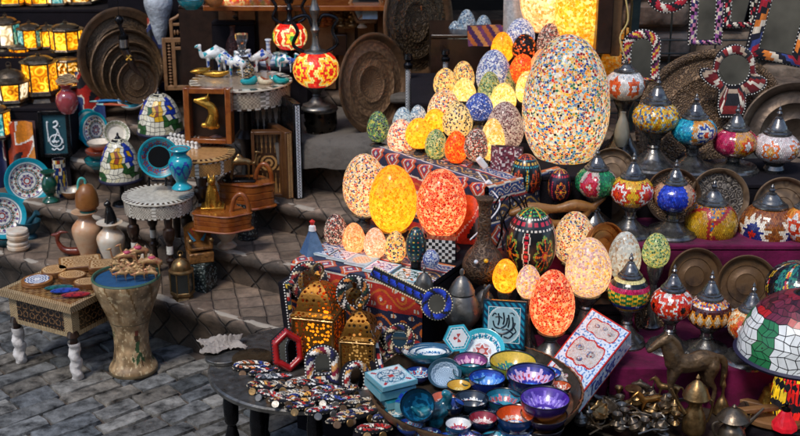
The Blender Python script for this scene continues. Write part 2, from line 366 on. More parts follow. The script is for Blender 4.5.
def stonemat(name, diag=True):
    m = bpy.data.materials.new(name); m.use_nodes = True
    n = m.node_tree.nodes; L = m.node_tree.links; b = n['Principled BSDF']
    def math_(op, a, bb=None, c=None):
        q = n.new('ShaderNodeMath'); q.operation = op
        for i, x in enumerate((a, bb, c)):
            if x is None: continue
            if isinstance(x, (int, float)): q.inputs[i].default_value = x
            else: L.new(x, q.inputs[i])
        return q.outputs[0]
    tc = n.new('ShaderNodeTexCoord')
    w = n.new('ShaderNodeTexNoise'); w.inputs['Scale'].default_value = 9; w.inputs['Detail'].default_value = 4; L.new(tc.outputs['Object'], w.inputs['Vector'])
    ad = n.new('ShaderNodeVectorMath'); ad.operation = 'MULTIPLY_ADD'; L.new(w.outputs['Color'], ad.inputs[0]); ad.inputs[1].default_value = (.014,)*3; L.new(tc.outputs['Object'], ad.inputs[2])
    sp = n.new('ShaderNodeSeparateXYZ'); L.new(ad.outputs[0], sp.inputs[0])
    t = math_('ADD', sp.outputs[1], sp.outputs[2])
    k = 8.2
    a = math_('MULTIPLY', math_('ADD', sp.outputs[0], t), k); c = math_('MULTIPLY', math_('SUBTRACT', sp.outputs[0], t), k*.93)
    def edge(x): 
        f = math_('FRACT', x); return math_('MINIMUM', f, math_('SUBTRACT', 1.0, f))
    e = math_('MINIMUM', edge(a), edge(c))
    joint = n.new('ShaderNodeMapRange'); joint.inputs[1].default_value = .012; joint.inputs[2].default_value = .055; L.new(e, joint.inputs[0])
    cb = n.new('ShaderNodeCombineXYZ'); L.new(math_('FLOOR', a), cb.inputs[0]); L.new(math_('FLOOR', c), cb.inputs[1])
    wn = n.new('ShaderNodeTexWhiteNoise'); L.new(cb.outputs[0], wn.inputs[0])
    rp = ramp(n, HL('54463b 6e5d4e 40372f 7d6b5c 5e5146 726253'), False); L.new(wn.outputs['Value'], rp.inputs[0])
    nz = n.new('ShaderNodeTexNoise'); nz.inputs['Scale'].default_value = 14; nz.inputs['Detail'].default_value = 9; nz.inputs['Roughness'].default_value = .7; L.new(tc.outputs['Object'], nz.inputs['Vector'])
    mr = n.new('ShaderNodeMapRange'); mr.inputs[1].default_value = .3; mr.inputs[2].default_value = .72; mr.inputs[3].default_value = .35; mr.inputs[4].default_value = 1.75; L.new(nz.outputs['Fac'], mr.inputs[0])
    hs = n.new('ShaderNodeHueSaturation'); L.new(rp.outputs[0], hs.inputs['Color']); L.new(mr.outputs[0], hs.inputs['Value'])
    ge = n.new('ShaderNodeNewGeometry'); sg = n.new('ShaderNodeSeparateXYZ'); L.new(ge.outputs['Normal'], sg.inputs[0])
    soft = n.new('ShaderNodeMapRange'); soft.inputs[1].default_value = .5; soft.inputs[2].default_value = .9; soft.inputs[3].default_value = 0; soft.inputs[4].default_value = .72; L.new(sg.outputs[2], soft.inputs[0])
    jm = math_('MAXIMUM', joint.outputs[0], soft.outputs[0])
    # the joints are dark mortar, fainter on upward faces
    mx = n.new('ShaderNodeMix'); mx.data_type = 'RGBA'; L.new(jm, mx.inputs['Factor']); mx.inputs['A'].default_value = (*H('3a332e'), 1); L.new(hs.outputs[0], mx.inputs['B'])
    # risers are faced in darker stone; upward faces are lightened by their normal
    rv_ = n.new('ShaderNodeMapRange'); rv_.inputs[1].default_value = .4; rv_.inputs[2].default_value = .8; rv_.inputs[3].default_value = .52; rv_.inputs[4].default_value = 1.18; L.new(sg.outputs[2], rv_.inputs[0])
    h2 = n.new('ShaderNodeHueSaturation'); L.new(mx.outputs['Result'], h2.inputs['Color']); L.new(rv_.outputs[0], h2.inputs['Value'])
    L.new(h2.outputs[0], b.inputs['Base Color']); b.inputs['Roughness'].default_value = .72
    hgt = math_('ADD', joint.outputs[0], math_('MULTIPLY', nz.outputs['Fac'], 1.2))
    bp = n.new('ShaderNodeBump'); bp.inputs['Strength'].default_value = .9; bp.inputs['Distance'].default_value = .008; L.new(hgt, bp.inputs['Height']); L.new(bp.outputs[0], b.inputs['Normal'])
    return m
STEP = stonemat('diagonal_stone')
ROCK = mat('rough_cement', H('b0a698'), .85, 0, 1.2, 45, .35, 16, tint2=H('8a8074'))

g = MB(); g.box((0, 4, -.06), (60, 60, .1)); kind(g.build('ground', mat('earth_joint', H('564a40'), .9, 0, .6, 60, .3, 10)))
def paving():
    b = MB(); ang = radians(42); ex = Vector((cos(ang), sin(ang), 0)); ey = Vector((-sin(ang), cos(ang), 0))
    org = Vector((-1.0, 3.2, 0)); row = 0; y = -1.9
    while y < 1.6:
        h = rnd.uniform(.07, .1); x = -1.6+rnd.uniform(0, .2)
        while x < 1.9:
            l = rnd.uniform(.13, .24); c = org+ex*(x+l/2)+ey*(y+h/2)
            if (c.x*NV.x+c.y*NV.y) < 2.86:
                z = rnd.uniform(-.002, .002); tx = rnd.uniform(-.003, .003); ty = rnd.uniform(-.003, .003)
                gx = l/2-.003; gy = h/2-.003; colr = jit(rnd.choice(HL('6e6f6e 5e6163 787671 54585a 706b63 666562 5e5a52')), .2)
                N, Mn = 7, 5
                def fn(u, v):
                    a = max(-1, min(1, (u*2-1)*1.0)); q = (v*2-1)
                    a = (abs(a) if abs(a) > .99 else abs(a)*N/(N-2)*.955)*(1 if a > 0 else -1); q = (abs(q) if abs(q) > .99 else abs(q)*Mn/(Mn-2)*.93)*(1 if q > 0 else -1)
                    ed = max(abs(a), abs(q)); drop = -.016 if ed > .99 else (-.002 if ed > .9 else 0)
                    ins = 1
                    p = c+ex*(a*gx*ins*(1+.03*sin(q*3+l*90)))+ey*(q*gy*ins*(1+.05*sin(a*4+h*500)))
                    return (p.x, p.y, z+drop+a*tx+q*ty++.003+.004*noise.noise(p*14)+.002*noise.noise(p*50))
                b.grid(fn, N, Mn, colr)
            x += l
        y += h; row += 1
    kind(b.build('stone_paving', mat('blue_grey_cobble', None, .66, 0, 1.1, 60, .7, 17, rv=.22), sharp=60))
paving()

def stairs():
    lv = [(2.79, 0, .18), (3.03, .18, .31), (3.29, .31, .43), (3.49, .43, .56), (3.95, .56, .69), (4.4, .69, .82)]
    b = MB(); c = MB()
    smin, smax = -4.4, 1.2
    for i, (d, z0, z1) in enumerate(lv):
        d2 = lv[i+1][0]+.03 if i+1 < len(lv) else 9
        nu = 280
        prof = [(d+.012, z0-.02), (d+.012, z0+(z1-z0)*.3), (d+.008, z0+(z1-z0)*.62), (d-.012, z1-.04), (d-.014, z1-.012), (d+.004, z1+.001), (d+.03, z1+.004), (d+.06, z1), ((d+d2)/2, z1), (d2, z1)]
        rough = [0, .003, .005, .007, .007, .006, .004, .002, .002, 0]
        def fn(u, v):
            k = min(len(prof)-1, int(round(v*(len(prof)-1)))); s = smin+(smax-smin)*u
            p = prof[k]; r = rough[k]
            nn = noise.noise(Vector((s*14, p[0]*14, p[1]*14+i*7)))+.5*noise.noise(Vector((s*40, p[0]*30, p[1]*30+i)))
            wv = .012*noise.noise(Vector((s*1.7, i*3, 0)))
            return (s, p[0]+wv*(1 if k < 9 else 0)+r*nn, p[1]+r*nn*.9)
        b.grid(fn, nu, len(prof)-1, (.4, .4, .4))
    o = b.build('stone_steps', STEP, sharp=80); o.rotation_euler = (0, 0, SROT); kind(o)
    # cement lip trowelled along each edge
    for i, (d, z0, z1) in enumerate(lv[:4]):
        def fl(u, v):
            s = smin+(smax-smin)*u; a = v*pi*1.1-.5
            nn = noise.noise(Vector((s*9, i*5.1, v)))*.8+noise.noise(Vector((s*33, i, v*3)))*.5
            wv = .012*noise.noise(Vector((s*1.7, i*3, 0))); r = .016*(1+.3*nn)
            return (s, d+wv+.010-r*cos(a)*1.0, z1-.012+r*sin(a)*.85)
        c.grid(fl, 360, 8, (.4, .4, .4))
    o = c.build('step_edges', ROCK, sharp=80); o.rotation_euler = (0, 0, SROT); kind(o)
stairs()
# cut stone block under the carved stool
def block():
    b = MB()
    def fn(u, v):
        a = [(-.27, 0), (-.27, .085), (-.25, .105), (.3, .105)][min(3, int(round(v*3)))] ; x = -.28+.5*u
        n_ = .012*noise.noise(Vector((x*12, a[0]*12, a[1]*12))); return (x, a[0]+n_, a[1]+n_)
    b.grid(fn, 30, 3, (.4, .4, .4)); b.box((-.03, .02, .05), (.49, .5, .09))
    o = b.build('stone_block', mat('grey_slab', H('6f6860'), .85, 0, 1.3, 40, .5, 12, tint2=H('4a443e')), sharp=80); tagit(o, 'long rough grey stone slab under the carved stool and round brass tray', 'stone', (-.17, 4.45, .555), SROT*.5)
block()

# shop front: coursed stone at the right, dark shop at the back, unseen canopy added for shade
def wall():
    b = MB(); r2 = random.Random(3); z = 0
    while z < 2.4:
        h = r2.uniform(.10, .13); x = .70-r2.uniform(0, .2)
        while x < 2.6:
            l = r2.uniform(.2, .34); cc = jit(r2.choice(HL('6b5c50 5a5350 77685a 4f4a48 66615e')), .15)
            def fn(u, v):
                a = u*2-1; q = v*2-1; ed = max(abs(a), abs(q))
                px_ = x+l/2+a*(l/2-.004); pz = z+h/2+q*(h/2-.004)
                return (px_, 4.62+(.05 if ed > .99 else (.006 if ed > .8 else 0))+.008*noise.noise(Vector((px_*14, 0, pz*14))), pz)
            b.grid(fn, 8, 5, cc); x += l
        z += h
    o = b.build('stone_wall', mat('coursed_wall', None, .8, 0, 1, 60, .45, 16), sharp=60); kind(o)
    c = MB(); c.box((1.65, 4.73, 1.2), (1.95, .14, 2.4)); kind(c.build('wall_core', mat('wall_mortar', H('3a332e'), .9, 0, .6, 60, .3, 10)))
wall()
b = MB(); b.box((-1.2, 6.4, 1.3), (8, .1, 2.8)); kind(b.build('back_wall', mat('dim_shop_wall', H('1c1815'), .9, 0, .5, 30, .4, 6)))  # wall coloured near black to stand in for the dim shop interior
b = MB(); b.box((-4.2, 5.3, 1.3), (.1, 2.3, 2.8)); kind(b.build('side_wall', _M['dim_shop_wall']))
b = MB(); b.box((-.6, 5.75, 2.45), (7.4, 1.9, .03)); kind(b.build('shade_canopy', mat('shade_canopy_cloth', H('4a3a2c'), .9, 0, .3, 90, .2, 6)))  # unseen cover added overhead to keep the back of the shop dark

# houses across the lane, behind the viewer
def opposite():
    b = MB(); b.box((0, -3.2, 2.2), (16, .3, 4.4), H('c0a07c')); b2 = MB()
    o = b.build('opposite_wall', mat('lane_plaster', None, .9, 0, .6, 20, .4, 3)); kind(o)
    for i in range(3): b2.box((-6+6*i, -3.04, 1.6), (.9, .06, 2.0), H('3a2c22'))
    kind(b2.build('opposite_doors', mat('lane_doors', None, .6, 0, .3, 30, .3, 6)))
opposite()

def stand(label, x0, x1, y0, y1, z0, z1, m, cat='display stand', rz=0, pleat=0, name='display_stand'):
    """a bench wrapped in cloth: top board and skirt"""
    cx, cy = (x0+x1)/2, (y0+y1)/2; t = thing(name, label, cat, (cx, cy, z0), rz)
    w, d, h = (x1-x0)/2, (y1-y0)/2, z1-z0
    a = MB(); a.box((0, 0, h-.008), (2*w, 2*d, .016)); a.build('top_board', m, t, bev=.004)
    s = MB()
    def fn(u, v):
        q = u*4
        if q < 1: p = (-w+2*w*q, -d)
        elif q < 2: p = (w, -d+2*d*(q-1))
        elif q < 3: p = (w-2*w*(q-2), d)
        else: p = (-w, d-2*d*(q-3))
        f = 1+ (pleat*(1-v)*(.5+.3*sin(q*2*w*13+2*sin(q*9))+.2*sin(q*2*w*31+1)))
        return (p[0]*f, p[1]*f, (h-.017)*v)
    s.grid(fn, 400, 6, (.5, .5, .5)); s.build('skirt', m, t, sharp=80)
    return t
# tiers of the stall (front at the street)
stand('low plank bench draped in magenta cloth carrying lamps at the right', .40, 1.75, 2.93, 3.38, 0, .34, PURP, pleat=.02)
stand('middle bench of magenta cloth under the two squat pots', .36, 1.75, 3.30, 3.66, 0, .575, PURP, pleat=.015)
stand('upper bench of black cloth behind the row of four capped lamps', .20, 1.75, 3.56, 4.1, 0, .69, DARKC)
stand('low dark bench under the calligraphy tile and the lit eggs', .02, .40, 2.88, 3.5, 0, .36, DARKC)
stand('black bench holding the metal teapots behind the bowls', -.02, .36, 3.08, 3.5, .0, .44, DARKC)
stand('black covered step carrying the biggest speckled egg', .10, .68, 3.5, 4.1, .0, .735, DARKC)
stand('dark covered shelf under the middle row of eggs', .07, .34, 3.77, 4.2, .0, .80, DARKC)
stand('dark covered shelf under the topmost eggs', .04, .62, 3.9, 4.4, .0, .88, DARKC)
# ---------------- shared builders ----------------
def carpet_col(seed=0, field='c2261c'):
    """appliqué street cloth: scroll borders and lotus panels"""
    red, blue, wht, org, nav, gold = HL(field+' 1c3d7c d8cfbe c8641c 14193a c08f34')
    def scroll(x, q, h, per, fg, bgc, dot):
        k = 2*pi/per; w = h/2+h*.28*sin(x*k+seed)
        if abs(q-w) < h*.055: return fg
        u = ((x*k+seed)/pi) % 1; side = 1 if int((x*k+seed)/pi) % 2 == 0 else -1
        cx = (u-.5)*per/2; cy = q-(h/2-side*h*.10); r = hypot(cx, cy); an = atan2(cy, cx*side)
        if r < h*.07: return dot
        if abs(r-h*(.14+.03*an)) < h*.045: return fg
        lx = abs(abs(cx)-per*.2); ly = q-(h/2-side*h*.34)
        if (lx/(per*.07))**2+(ly/(h*.09))**2 < 1: return dot if lx > per*.02 else fg
        return bgc
    def f(x, y):
        x = x+.004*noise.noise(Vector((x*20, y*20, seed))); y = y+.003*noise.noise(Vector((x*25, y*18, 3)))
        if y < .010: return org
        if y < .016: return wht
        if y < .052: return scroll(x, y-.016, .036, .07, wht, blue, org)
        if y < .058: return wht
        if y < .066: return red
        if y < .125: return scroll(x+.02, y-.066, .059, .12, gold, nav, wht)
        if y < .131: return wht
        if y < .137: return blue
        if y < .205: 
            q = (y-.137); u = ((x/.085+seed*.3) % 1-.5)*.085; d = abs(u)+abs(q-.034)*.9
            if d < .008: return wht
            if d < .013: return blue
            if abs(d-.026) < .003: return wht
            if abs(d-.034) < .0025: return org
            return red if d < .04 else nav
        if y < .211: return wht
        return scroll(x+.05, (y-.211) % .075, .075, .14, org, nav if int((y-.211)/.075) % 2 else red, wht)
    return f
def drape(name, label, cat, a, b, zt, drop, col, over=.06, wave=.012, m=CLO, n=None, slant=0):
    """cloth lying over an edge a->b (xy) and hanging down `drop`"""
    a = Vector((a[0], a[1], 0)); b_ = Vector((b[0], b[1], 0)); d = b_-a; L_ = d.length; d.normalize(); nn = Vector((d.y, -d.x, 0))
    if nn.y > 0: nn = -nn
    mb = MB(); tot = over+drop; nu = int(L_/.0028); nv = int(tot/.0028)
    def fn(u, v):
        s = v*tot; x = u*L_
        if s < over: p = d*x-nn*(over-s)+Vector((0, 0, .004)) 
        else:
            q = s-over; p = d*(x+slant*q)+nn*(.006+wave*(q/drop)*(sin(x*42)+.6*sin(x*17+2)+1.2)+.0)+Vector((0, 0, .004-q))
        return p
    def cf(u, v): return jit(col(u*L_, (1-v)*tot if False else v*tot), .1)
    mb.grid(fn, nu, nv, cf)
    o = mb.build(name, m, sharp=80); return tagit(o, label, cat, (a.x, a.y, zt))

# --- eggs
def eggprof(w, h, n=22, k=.16):
    r0 = w/2; out = []
    for i in range(n+1):
        th = pi*i/n; z = (1-cos(th))/2*h; out.append((r0*sin(th)*(1+k*cos(th))/(1+k*k*.5), z))
    return out
def egg(label, cx, top, bot, w, Y, zs, m, k=.16, tilt=0, group='glass mosaic egg lamps', sm=None):
    pb = at(cx, bot, Y=Y); pt = at(cx, top, Y=Y); h = (pt.z-pb.z)*.97; mp = mpp(pb); W_ = w*mp
    if zs > pb.z-.012: zs = pb.z-.012
    t = thing('egg_lamp', label, 'egg lamp', (pb.x, Y, zs), rnd.uniform(0, 6), group=group)
    b = MB(); b.lathe([(0, 0)]+[(r, z) for r, z in eggprof(W_, h, k=k)][1:-1]+[(0, h)], 40)
    g_ = b.build('glass_shell', m, t, sharp=80); g_.location = (0, 0, pb.z-zs); g_.rotation_euler = (tilt, 0, 0)
    s = MB(); H_ = pb.z-zs+h*.04; R = W_*.30
    s.lathe([(0, 0), (R*1.25, 0), (R*1.3, min(.008, H_*.1)), (R*1.05, min(.014, H_*.2)), (R*.98, min(.018, H_*.26)), (R*.6, min(.04, H_*.45)), (R*.42, H_*.6), (R*.5, H_*.66), (R*.42, H_*.7), (R*.95, H_*.92), (R*1.02, H_), (R*.9, H_*1.01), (0, H_*.98)], 24)
    s.build('stand', sm or GUN, t, sharp=30)
    if m.get('lit'): bulb(t, (0, 0, pb.z-zs+h*.36), W_/2, m['lit'])  # unlit eggs get a weak bulb too, added to brighten their shells
    return t
def bulb(t, loc, r, e):
    ld = bpy.data.lights.new('inner_light', 'POINT'); ld.energy = (20+86*e)*r*r; ld.color = (1, .81, .55); ld.shadow_soft_size = r*.3
    lo = bpy.data.objects.new('inner_light', ld); C.objects.link(lo); lo.parent = t; lo.location = loc

def tesserae(b, prof, nu, rows, col, gap=.12, off=.0007, tilt=.12):
    """small glass pieces laid in courses over a lathe profile"""
    P = resample(prof, rows*4)
    for j in range(rows):
        t0 = (j+gap*.5)/rows; t1 = (j+1-gap*.5)/rows
        i0 = min(len(P)-1, int(t0*rows*4)); i1 = min(len(P)-1, int(t1*rows*4+.5))
        (r0, z0), (r1, z1) = P[i0], P[i1]
        sh = .5*(j % 2)
        for i in range(nu):
            a0 = 2*pi*(i+sh+gap*.5)/nu; a1 = 2*pi*(i+1+sh-gap*.5)/nu
            c_ = col((((i+.5+sh)/nu) % 1), (j+.5)/rows)
            o = [off*(1+rnd.uniform(-tilt, tilt)*8) for _ in range(4)]
            v = [((r0+o[0])*cos(a0), (r0+o[0])*sin(a0), z0), ((r0+o[1])*cos(a1), (r0+o[1])*sin(a1), z0),
                 ((r1+o[2])*cos(a1), (r1+o[2])*sin(a1), z1), ((r1+o[3])*cos(a0), (r1+o[3])*sin(a0), z1)]
            b.add(v, [(0, 1, 2, 3)], jit(c_, .22))

def medal(k, petals, bands, bgs, R=.42, asp=1.0, ph=0, bgf=None, rim=None):
    """k medallions round the globe, each a flower of coloured rings"""
    B = HL(bands); G = HL(bgs)
    def f(a, t):
        u = (a*k+ph) % 1; cell = int(a*k+ph) % max(1, k); x = (u-.5)*asp; y = (t-.5)
        d = hypot(x, y)/R; an = atan2(y, x)
        dm = d*(1+.16*cos(petals*an))
        if dm < 1: return B[min(len(B)-1, int(dm*len(B)))]
        if rim and (t < .1 or t > .9): return H(rim)
        if bgf: return bgf(a, t, G)
        return G[int(rnd.random()*len(G))]
    return f

def mlamp(label, cx, cy, w, hg, ytop, ybase, bw, Y, zs, col, nu=64, rows=17, ewer_neck=False, lit=False, grout='2a2320', m=GUN, group='mosaic globe lamps with metal caps', cat='mosaic lamp'):
    pc = at(cx, cy, Y=Y); mp = mpp(pc); R = w/2*mp; hz = hg*mp/2*1.02
    pt = at(cx, ytop, Y=Y).z
    if zs is None: zs = at(cx, ybase, Y=Y).z
    t = thing('mosaic_lamp', label, cat, (pc.x, Y, zs), rnd.uniform(-.3, .3), group=group)
    def gp(n=14):
        out = []
        for i in range(n+1):
            th = radians(28)+radians(124)*i/n; out.append((R*sin(th)**.85, -hz*cos(th)/cos(radians(28))*1.0))
        return out
    z0 = pc.z-zs; G = [(r, z+z0) for r, z in gp()]
    b = MB(); b.lathe([(0, G[0][1])]+G+[(0, G[-1][1])], 40, H(grout))
    tesserae(b, G, nu, rows, col)
    b.build('globe', GLSL if lit else GLS, t, sharp=20)
    # cap
    r1, z1 = G[-1]; hc = (pt-zs)-z1
    c = MB(); c.lathe([(r1*.9, z1-.003), (r1*1.0, z1), (r1*.95, z1+.006), (r1*.5, z1+.012), (r1*.32, z1+hc*.10), (r1*.24, z1+hc*.2), (r1*.3, z1+hc*.24), (r1*.42, z1+hc*.27), (r1*.28, z1+hc*.3), (r1*.2, z1+hc*.38), (r1*.34, z1+hc*.44), (r1*.44, z1+hc*.5), (r1*.3, z1+hc*.55), (r1*.18, z1+hc*.62), (r1*.28, z1+hc*.7), (r1*.34, z1+hc*.74), (r1*.14, z1+hc*.8), (r1*.1, z1+hc*.9), (0, z1+hc)] if ewer_neck else [(r1*.98, z1-.004), (r1*1.14, z1), (r1*1.12, z1+hc*.07), (r1*.92, z1+hc*.12), (r1*.9, z1+hc*.17), (r1*.78, z1+hc*.2), (r1*.7, z1+hc*.3), (r1*.62, z1+hc*.33), (r1*.5, z1+hc*.45), (r1*.32, z1+hc*.55), (r1*.34, z1+hc*.58), (r1*.14, z1+hc*.63), (r1*.2, z1+hc*.7), (r1*.24, z1+hc*.75), (r1*.1, z1+hc*.82), (r1*.14, z1+hc*.88), (r1*.05, z1+hc*.95), (0, z1+hc)], 28)
    c.build('cap', m, t, sharp=30)
    # foot
    r0, zb = G[0]; rb = bw*mp/2
    f = MB()
    if zb > .05:
        f.lathe([(0, 0), (rb, 0), (rb*1.0, .006), (rb*.92, .012), (rb*.9, .018), (rb*.72, zb*.22), (rb*.55, zb*.3), (rb*.5, zb*.34), (rb*.33, zb*.46), (rb*.22, zb*.55), (rb*.3, zb*.6), (rb*.24, zb*.65), (r0*.55, zb*.8), (r0*.98, zb*.96), (r0*1.12, zb), (r0*1.05, zb+.003), (0, zb+.003)], 32)
    else:
        f.lathe([(0, 0), (r0*.75, 0), (r0*.85, zb*.3), (r0*.7, zb*.6), (r0*1.02, zb), (0, zb+.002)], 32)
    f.build('foot', m, t, sharp=30)
    return t

# --- round leaning metal tray: disc with raised rim
def tray(label, cx, cy, w, h, Y, m, lean=.15, yaw=None, rim=.12, depth=.02, cat='tray', name='metal_tray', flip=1, rim_m=None, group=None, dz=0, ring=True, part=True):
    p = at(cx, cy, Y=Y); mp = mpp(p)
    R = max(w, h)/2*mp
    if yaw is None: yaw = math.acos(min(1, w/max(w, h)))*flip
    t = thing(name, label, cat, (p.x, p.y, p.z), yaw, -lean, group)
    b = MB(); b.M = UP
    q = R*(1-rim)
    b.lathe([(0, .002), (q*.4, .002), (q*.41, .004), (q*.43, .002), (q*.72, .002), (q*.735, .005), (q*.75, .002), (q*.97, .003), (q, .004)], 64)
    b.build('engraved_well', m, t, sharp=60)
    c = MB(); c.M = UP
    k = 0
    c.lathe([(q*.99, .003), (q*1.02, depth*.7), (R*.93, depth), (R*.975, depth*1.15), (R, depth*1.0), (R, depth*.8), (R*.97, depth*.85), (q*1.03, depth*.5), (q*1.0, -.004), (0, -.004)], 64)
    c.build('rim', rim_m or m, t, sharp=50)
    return t

# --- painted ceramic disc (plate facing the street)
def platecol(bands):
    """bands: list of (r_max, colour or painter(a, r, lo, hi)) from the centre out"""
    def f(a, t):
        lo = 0
        for r, c in bands:
            if t <= r: return (c(a, t, lo, r) if c.__code__.co_argcount > 2 else c(a, t)) if callable(c) else c
            lo = r
        c = bands[-1][1]; return (c(a, t, bands[-2][0] if len(bands) > 1 else 0, bands[-1][0]) if c.__code__.co_argcount > 2 else c(a, t)) if callable(c) else c
    return f
def petals(k, c1, c2, ph=0, w=.5, c3=None):
    """a ring of brushed flowers and sprigs"""
    c1, c2 = H(c1), H(c2); c4 = H(c3) if c3 else mixc(c1, c2, .5); s_ = k*1.7
    def f(a, t, lo=0, hi=1):
        hi = min(hi, 1); h = hi-lo; t2 = max(t, lo+h*.3)
        u = ((a*k+ph) % 1)-.5; x = u*2*pi*t2/k; y = t-(lo+hi)/2
        R = min(pi*t2/k*.95, h*.5)*1.02; an = atan2(y, x)
        d = hypot(x, y)/max(R, 1e-4); d2 = d*(1+.28*cos(5*an+int(a*k)))
        if lo < .02 and h > .25:
            an = 2*pi*a; d2 = (t/hi)*(1+.25*cos(6*an)); d = t/hi
            return c4 if d < .3 else (c1 if d2 < .62 else (c2 if d2 < .8 else mixc(c1, c2, .35)))
        if d < .30: return c4
        if d2 < .88*(.6+w*.75): return c1
        if abs(abs(u)-.5) < .10 and abs(y) < h*.25: return c4
        if abs(u) > .36 and abs(y-h*.18*(1 if u > 0 else -1)) < h*.07: return mixc(c1, c2, .3)
        return c2
    return f
def plate(label, cx, cy, w, h, Y, cols, lean=.2, flip=1, m=CER, dish=.018, yaw=None, cat='plate', group=None, seg=110, name='ceramic_plate'):
    p = at(cx, cy, Y=Y); mp = mpp(p); R = max(w, h)/2*mp
    if yaw is None: yaw = math.acos(min(1, w/max(w, h)))*flip
    b = MB(); b.M = UP
    prof = [(0, 0), (R*.62, 0), (R*.7, dish*.4), (R*.97, dish), (R, dish*1.02)]
    rr = [(R*i/32, 0) for i in range(33)]
    def zz(r):
        for a, c in zip(prof, prof[1:]):
            if r <= c[0]+1e-9: return a[1]+(c[1]-a[1])*(r-a[0])/(c[0]-a[0])
        return prof[-1][1]
    P = [(r, zz(r)) for r, _ in rr]
    def cf(u, v): return jit(cols(u, v), .1)
    b.lathe(P, seg, cf)
    b.lathe([(R, dish*1.02), (R*1.01, dish*.8), (R*.7, -.006), (R*.4, -.008), (0, -.008)], seg, cols(0, 1))
    o = b.build(name, m, sharp=50); return tagit(o, label, cat, p, yaw, -lean, group)

# --- lathe object set on the ground point
def pot(name, label, cat, cx, ybase, ytop, prof, m, z=None, Y=None, col=(.5, .5, .5), n=36, parts=None, rows=None, group=None, wpx=None, rz=0, sharp=35, smooth=4, sub=None):
    """prof: (radius in px, height 0..1) from base to top; sized from pixels at its own distance"""
    p = at(cx, ybase, Y=Y, z=z); mp = mpp(p); h = at(cx, ytop, Y=p.y).z-p.z
    P = [(r*mp, q*h) for r, q in prof]
    if smooth: P = spr(P, smooth)
    if rows: P = resample(P, rows)
    b = MB(); b.lathe([(0, P[0][1])]+P+[(0, P[-1][1])] if not sub else P, n, col)
    o = b.build(name if not parts else 'body', m, None, sharp=sharp)
    if parts:
        t = thing(name, label, cat, p, rz, group=group); o.parent = t
        parts(t, mp, h, P); return t
    return tagit(o, label, cat, p, rz, group=group)

# --- frames with beads and stripes
def stripecol(pal, w=.012, twist=1, seed=0):
    P = HL(pal)
    def f(s, r): return P[int(floor((s+r*twist)/w+seed)) % len(P)]
    return f
def oval(rx, rz, n=48, p=2.0):
    out = []
    for i in range(n):
        a = 2*pi*i/n; c, s = cos(a), sin(a)
        out.append((rx*abs(c)**(2/p)*(1 if c > 0 else -1), rz*abs(s)**(2/p)*(1 if s > 0 else -1)))
    return out
def beadframe(label, cx, cy, Y, outer, inner, pal, th=.012, lean=.1, yaw=0, roll=0, glass=True, beads='e9e4da', cat='mirror', name='beaded_mirror', group='beaded mirrors', base='15151c', twist=1.2, w=.014, bs=.009, gm=None, scale_px=True, seed=0, cloth=CLO, icx=0, icz=0):
    """padded cloth frame round a mirror; outer/inner are outlines in pixels"""
    p = at(cx, cy, Y=Y); mp = mpp(p)
    t = thing(name, label, cat, p, yaw, -lean, group, ry=roll)
    O = [(x*mp, z*mp) for x, z in outer]; I = [((x+icx)*mp, (z+icz)*mp) for x, z in inner]; n = len(O)
    O = O; b = MB(); L_ = [0]
    for i in range(n): L_.append(L_[-1]+hypot(O[(i+1) % n][0]-O[i][0], O[(i+1) % n][1]-O[i][1]))
    cf = stripecol(pal, w, twist, seed); K = 8; v = []; f = []; c = []
    for i in range(n):
        for k in range(K+1):
            q = k/K; x = O[i][0]+(I[i][0]-O[i][0])*q; z = O[i][1]+(I[i][1]-O[i][1])*q
            v.append((x, -th*(.35+sin(pi*q)**.6*.75), z))
    v2 = []
    for i in range(n):
        for k in range(K):
            j = (i+1) % n; f.append((i*(K+1)+k, j*(K+1)+k, j*(K+1)+k+1, i*(K+1)+k+1))
            wid = hypot(O[i][0]-I[i][0], O[i][1]-I[i][1])
            c.append(jit(H(base) if k in (0, K-1) else cf(L_[i], wid*k/K), .2))
    b.add(v, f, c); b.build('padded_frame', cloth, t, sharp=80)
    s = MB(); s.poly(O, th*.7, col=H(base)); s.build('back_board', DARKC, t)
    bd = MB(); bc = HL(beads)
    for out, off, st in ((O, .97, 1), (I, 1.06, 1)):
        acc = 0
        for i in range(n):
            a, q = out[i], out[(i+1) % n]; d = hypot(q[0]-a[0], q[1]-a[1])
            if d < 1e-6: continue
            pos = bs-acc
            while pos < d:
                x = a[0]+(q[0]-a[0])*pos/d; z = a[1]+(q[1]-a[1])*pos/d
                bd.ball((x*off, -th*.55, z*off), .0026, 6, jit(rnd.choice(bc), .1)); pos += bs
            acc = (acc+d) % bs
    bd.build('beading', BEAD, t)
    if glass:
        g_ = MB(); g_.M = None; g_.poly([(x*1.02, z*1.02) for x, z in I], .002)
        o = g_.build('glass', gm or MIR, t); o.location = (0, -th*.45, 0)
    return t
def rectpts(w, h, n=10, arch=0):
    """closed outline, anticlockwise from bottom left; arch = rise of the rounded top"""
    out = []
    for i in range(n): out.append((-w/2+w*i/n, -h/2))
    for i in range(n): out.append((w/2, -h/2+(h-arch)*i/n))
    for i in range(n*2 if arch else n):
        if arch: a = pi*i/(2*n); out.append((w/2*cos(a), h/2-arch+arch*sin(a)))
        else: out.append((w/2-w*i/n, h/2))
    for i in range(n): out.append((-w/2, h/2-arch-(h-arch)*i/n))
    return out
def follow(O, w, h, arch=0): return rectpts(w, h, len(O)//(5 if arch else 4) , arch)

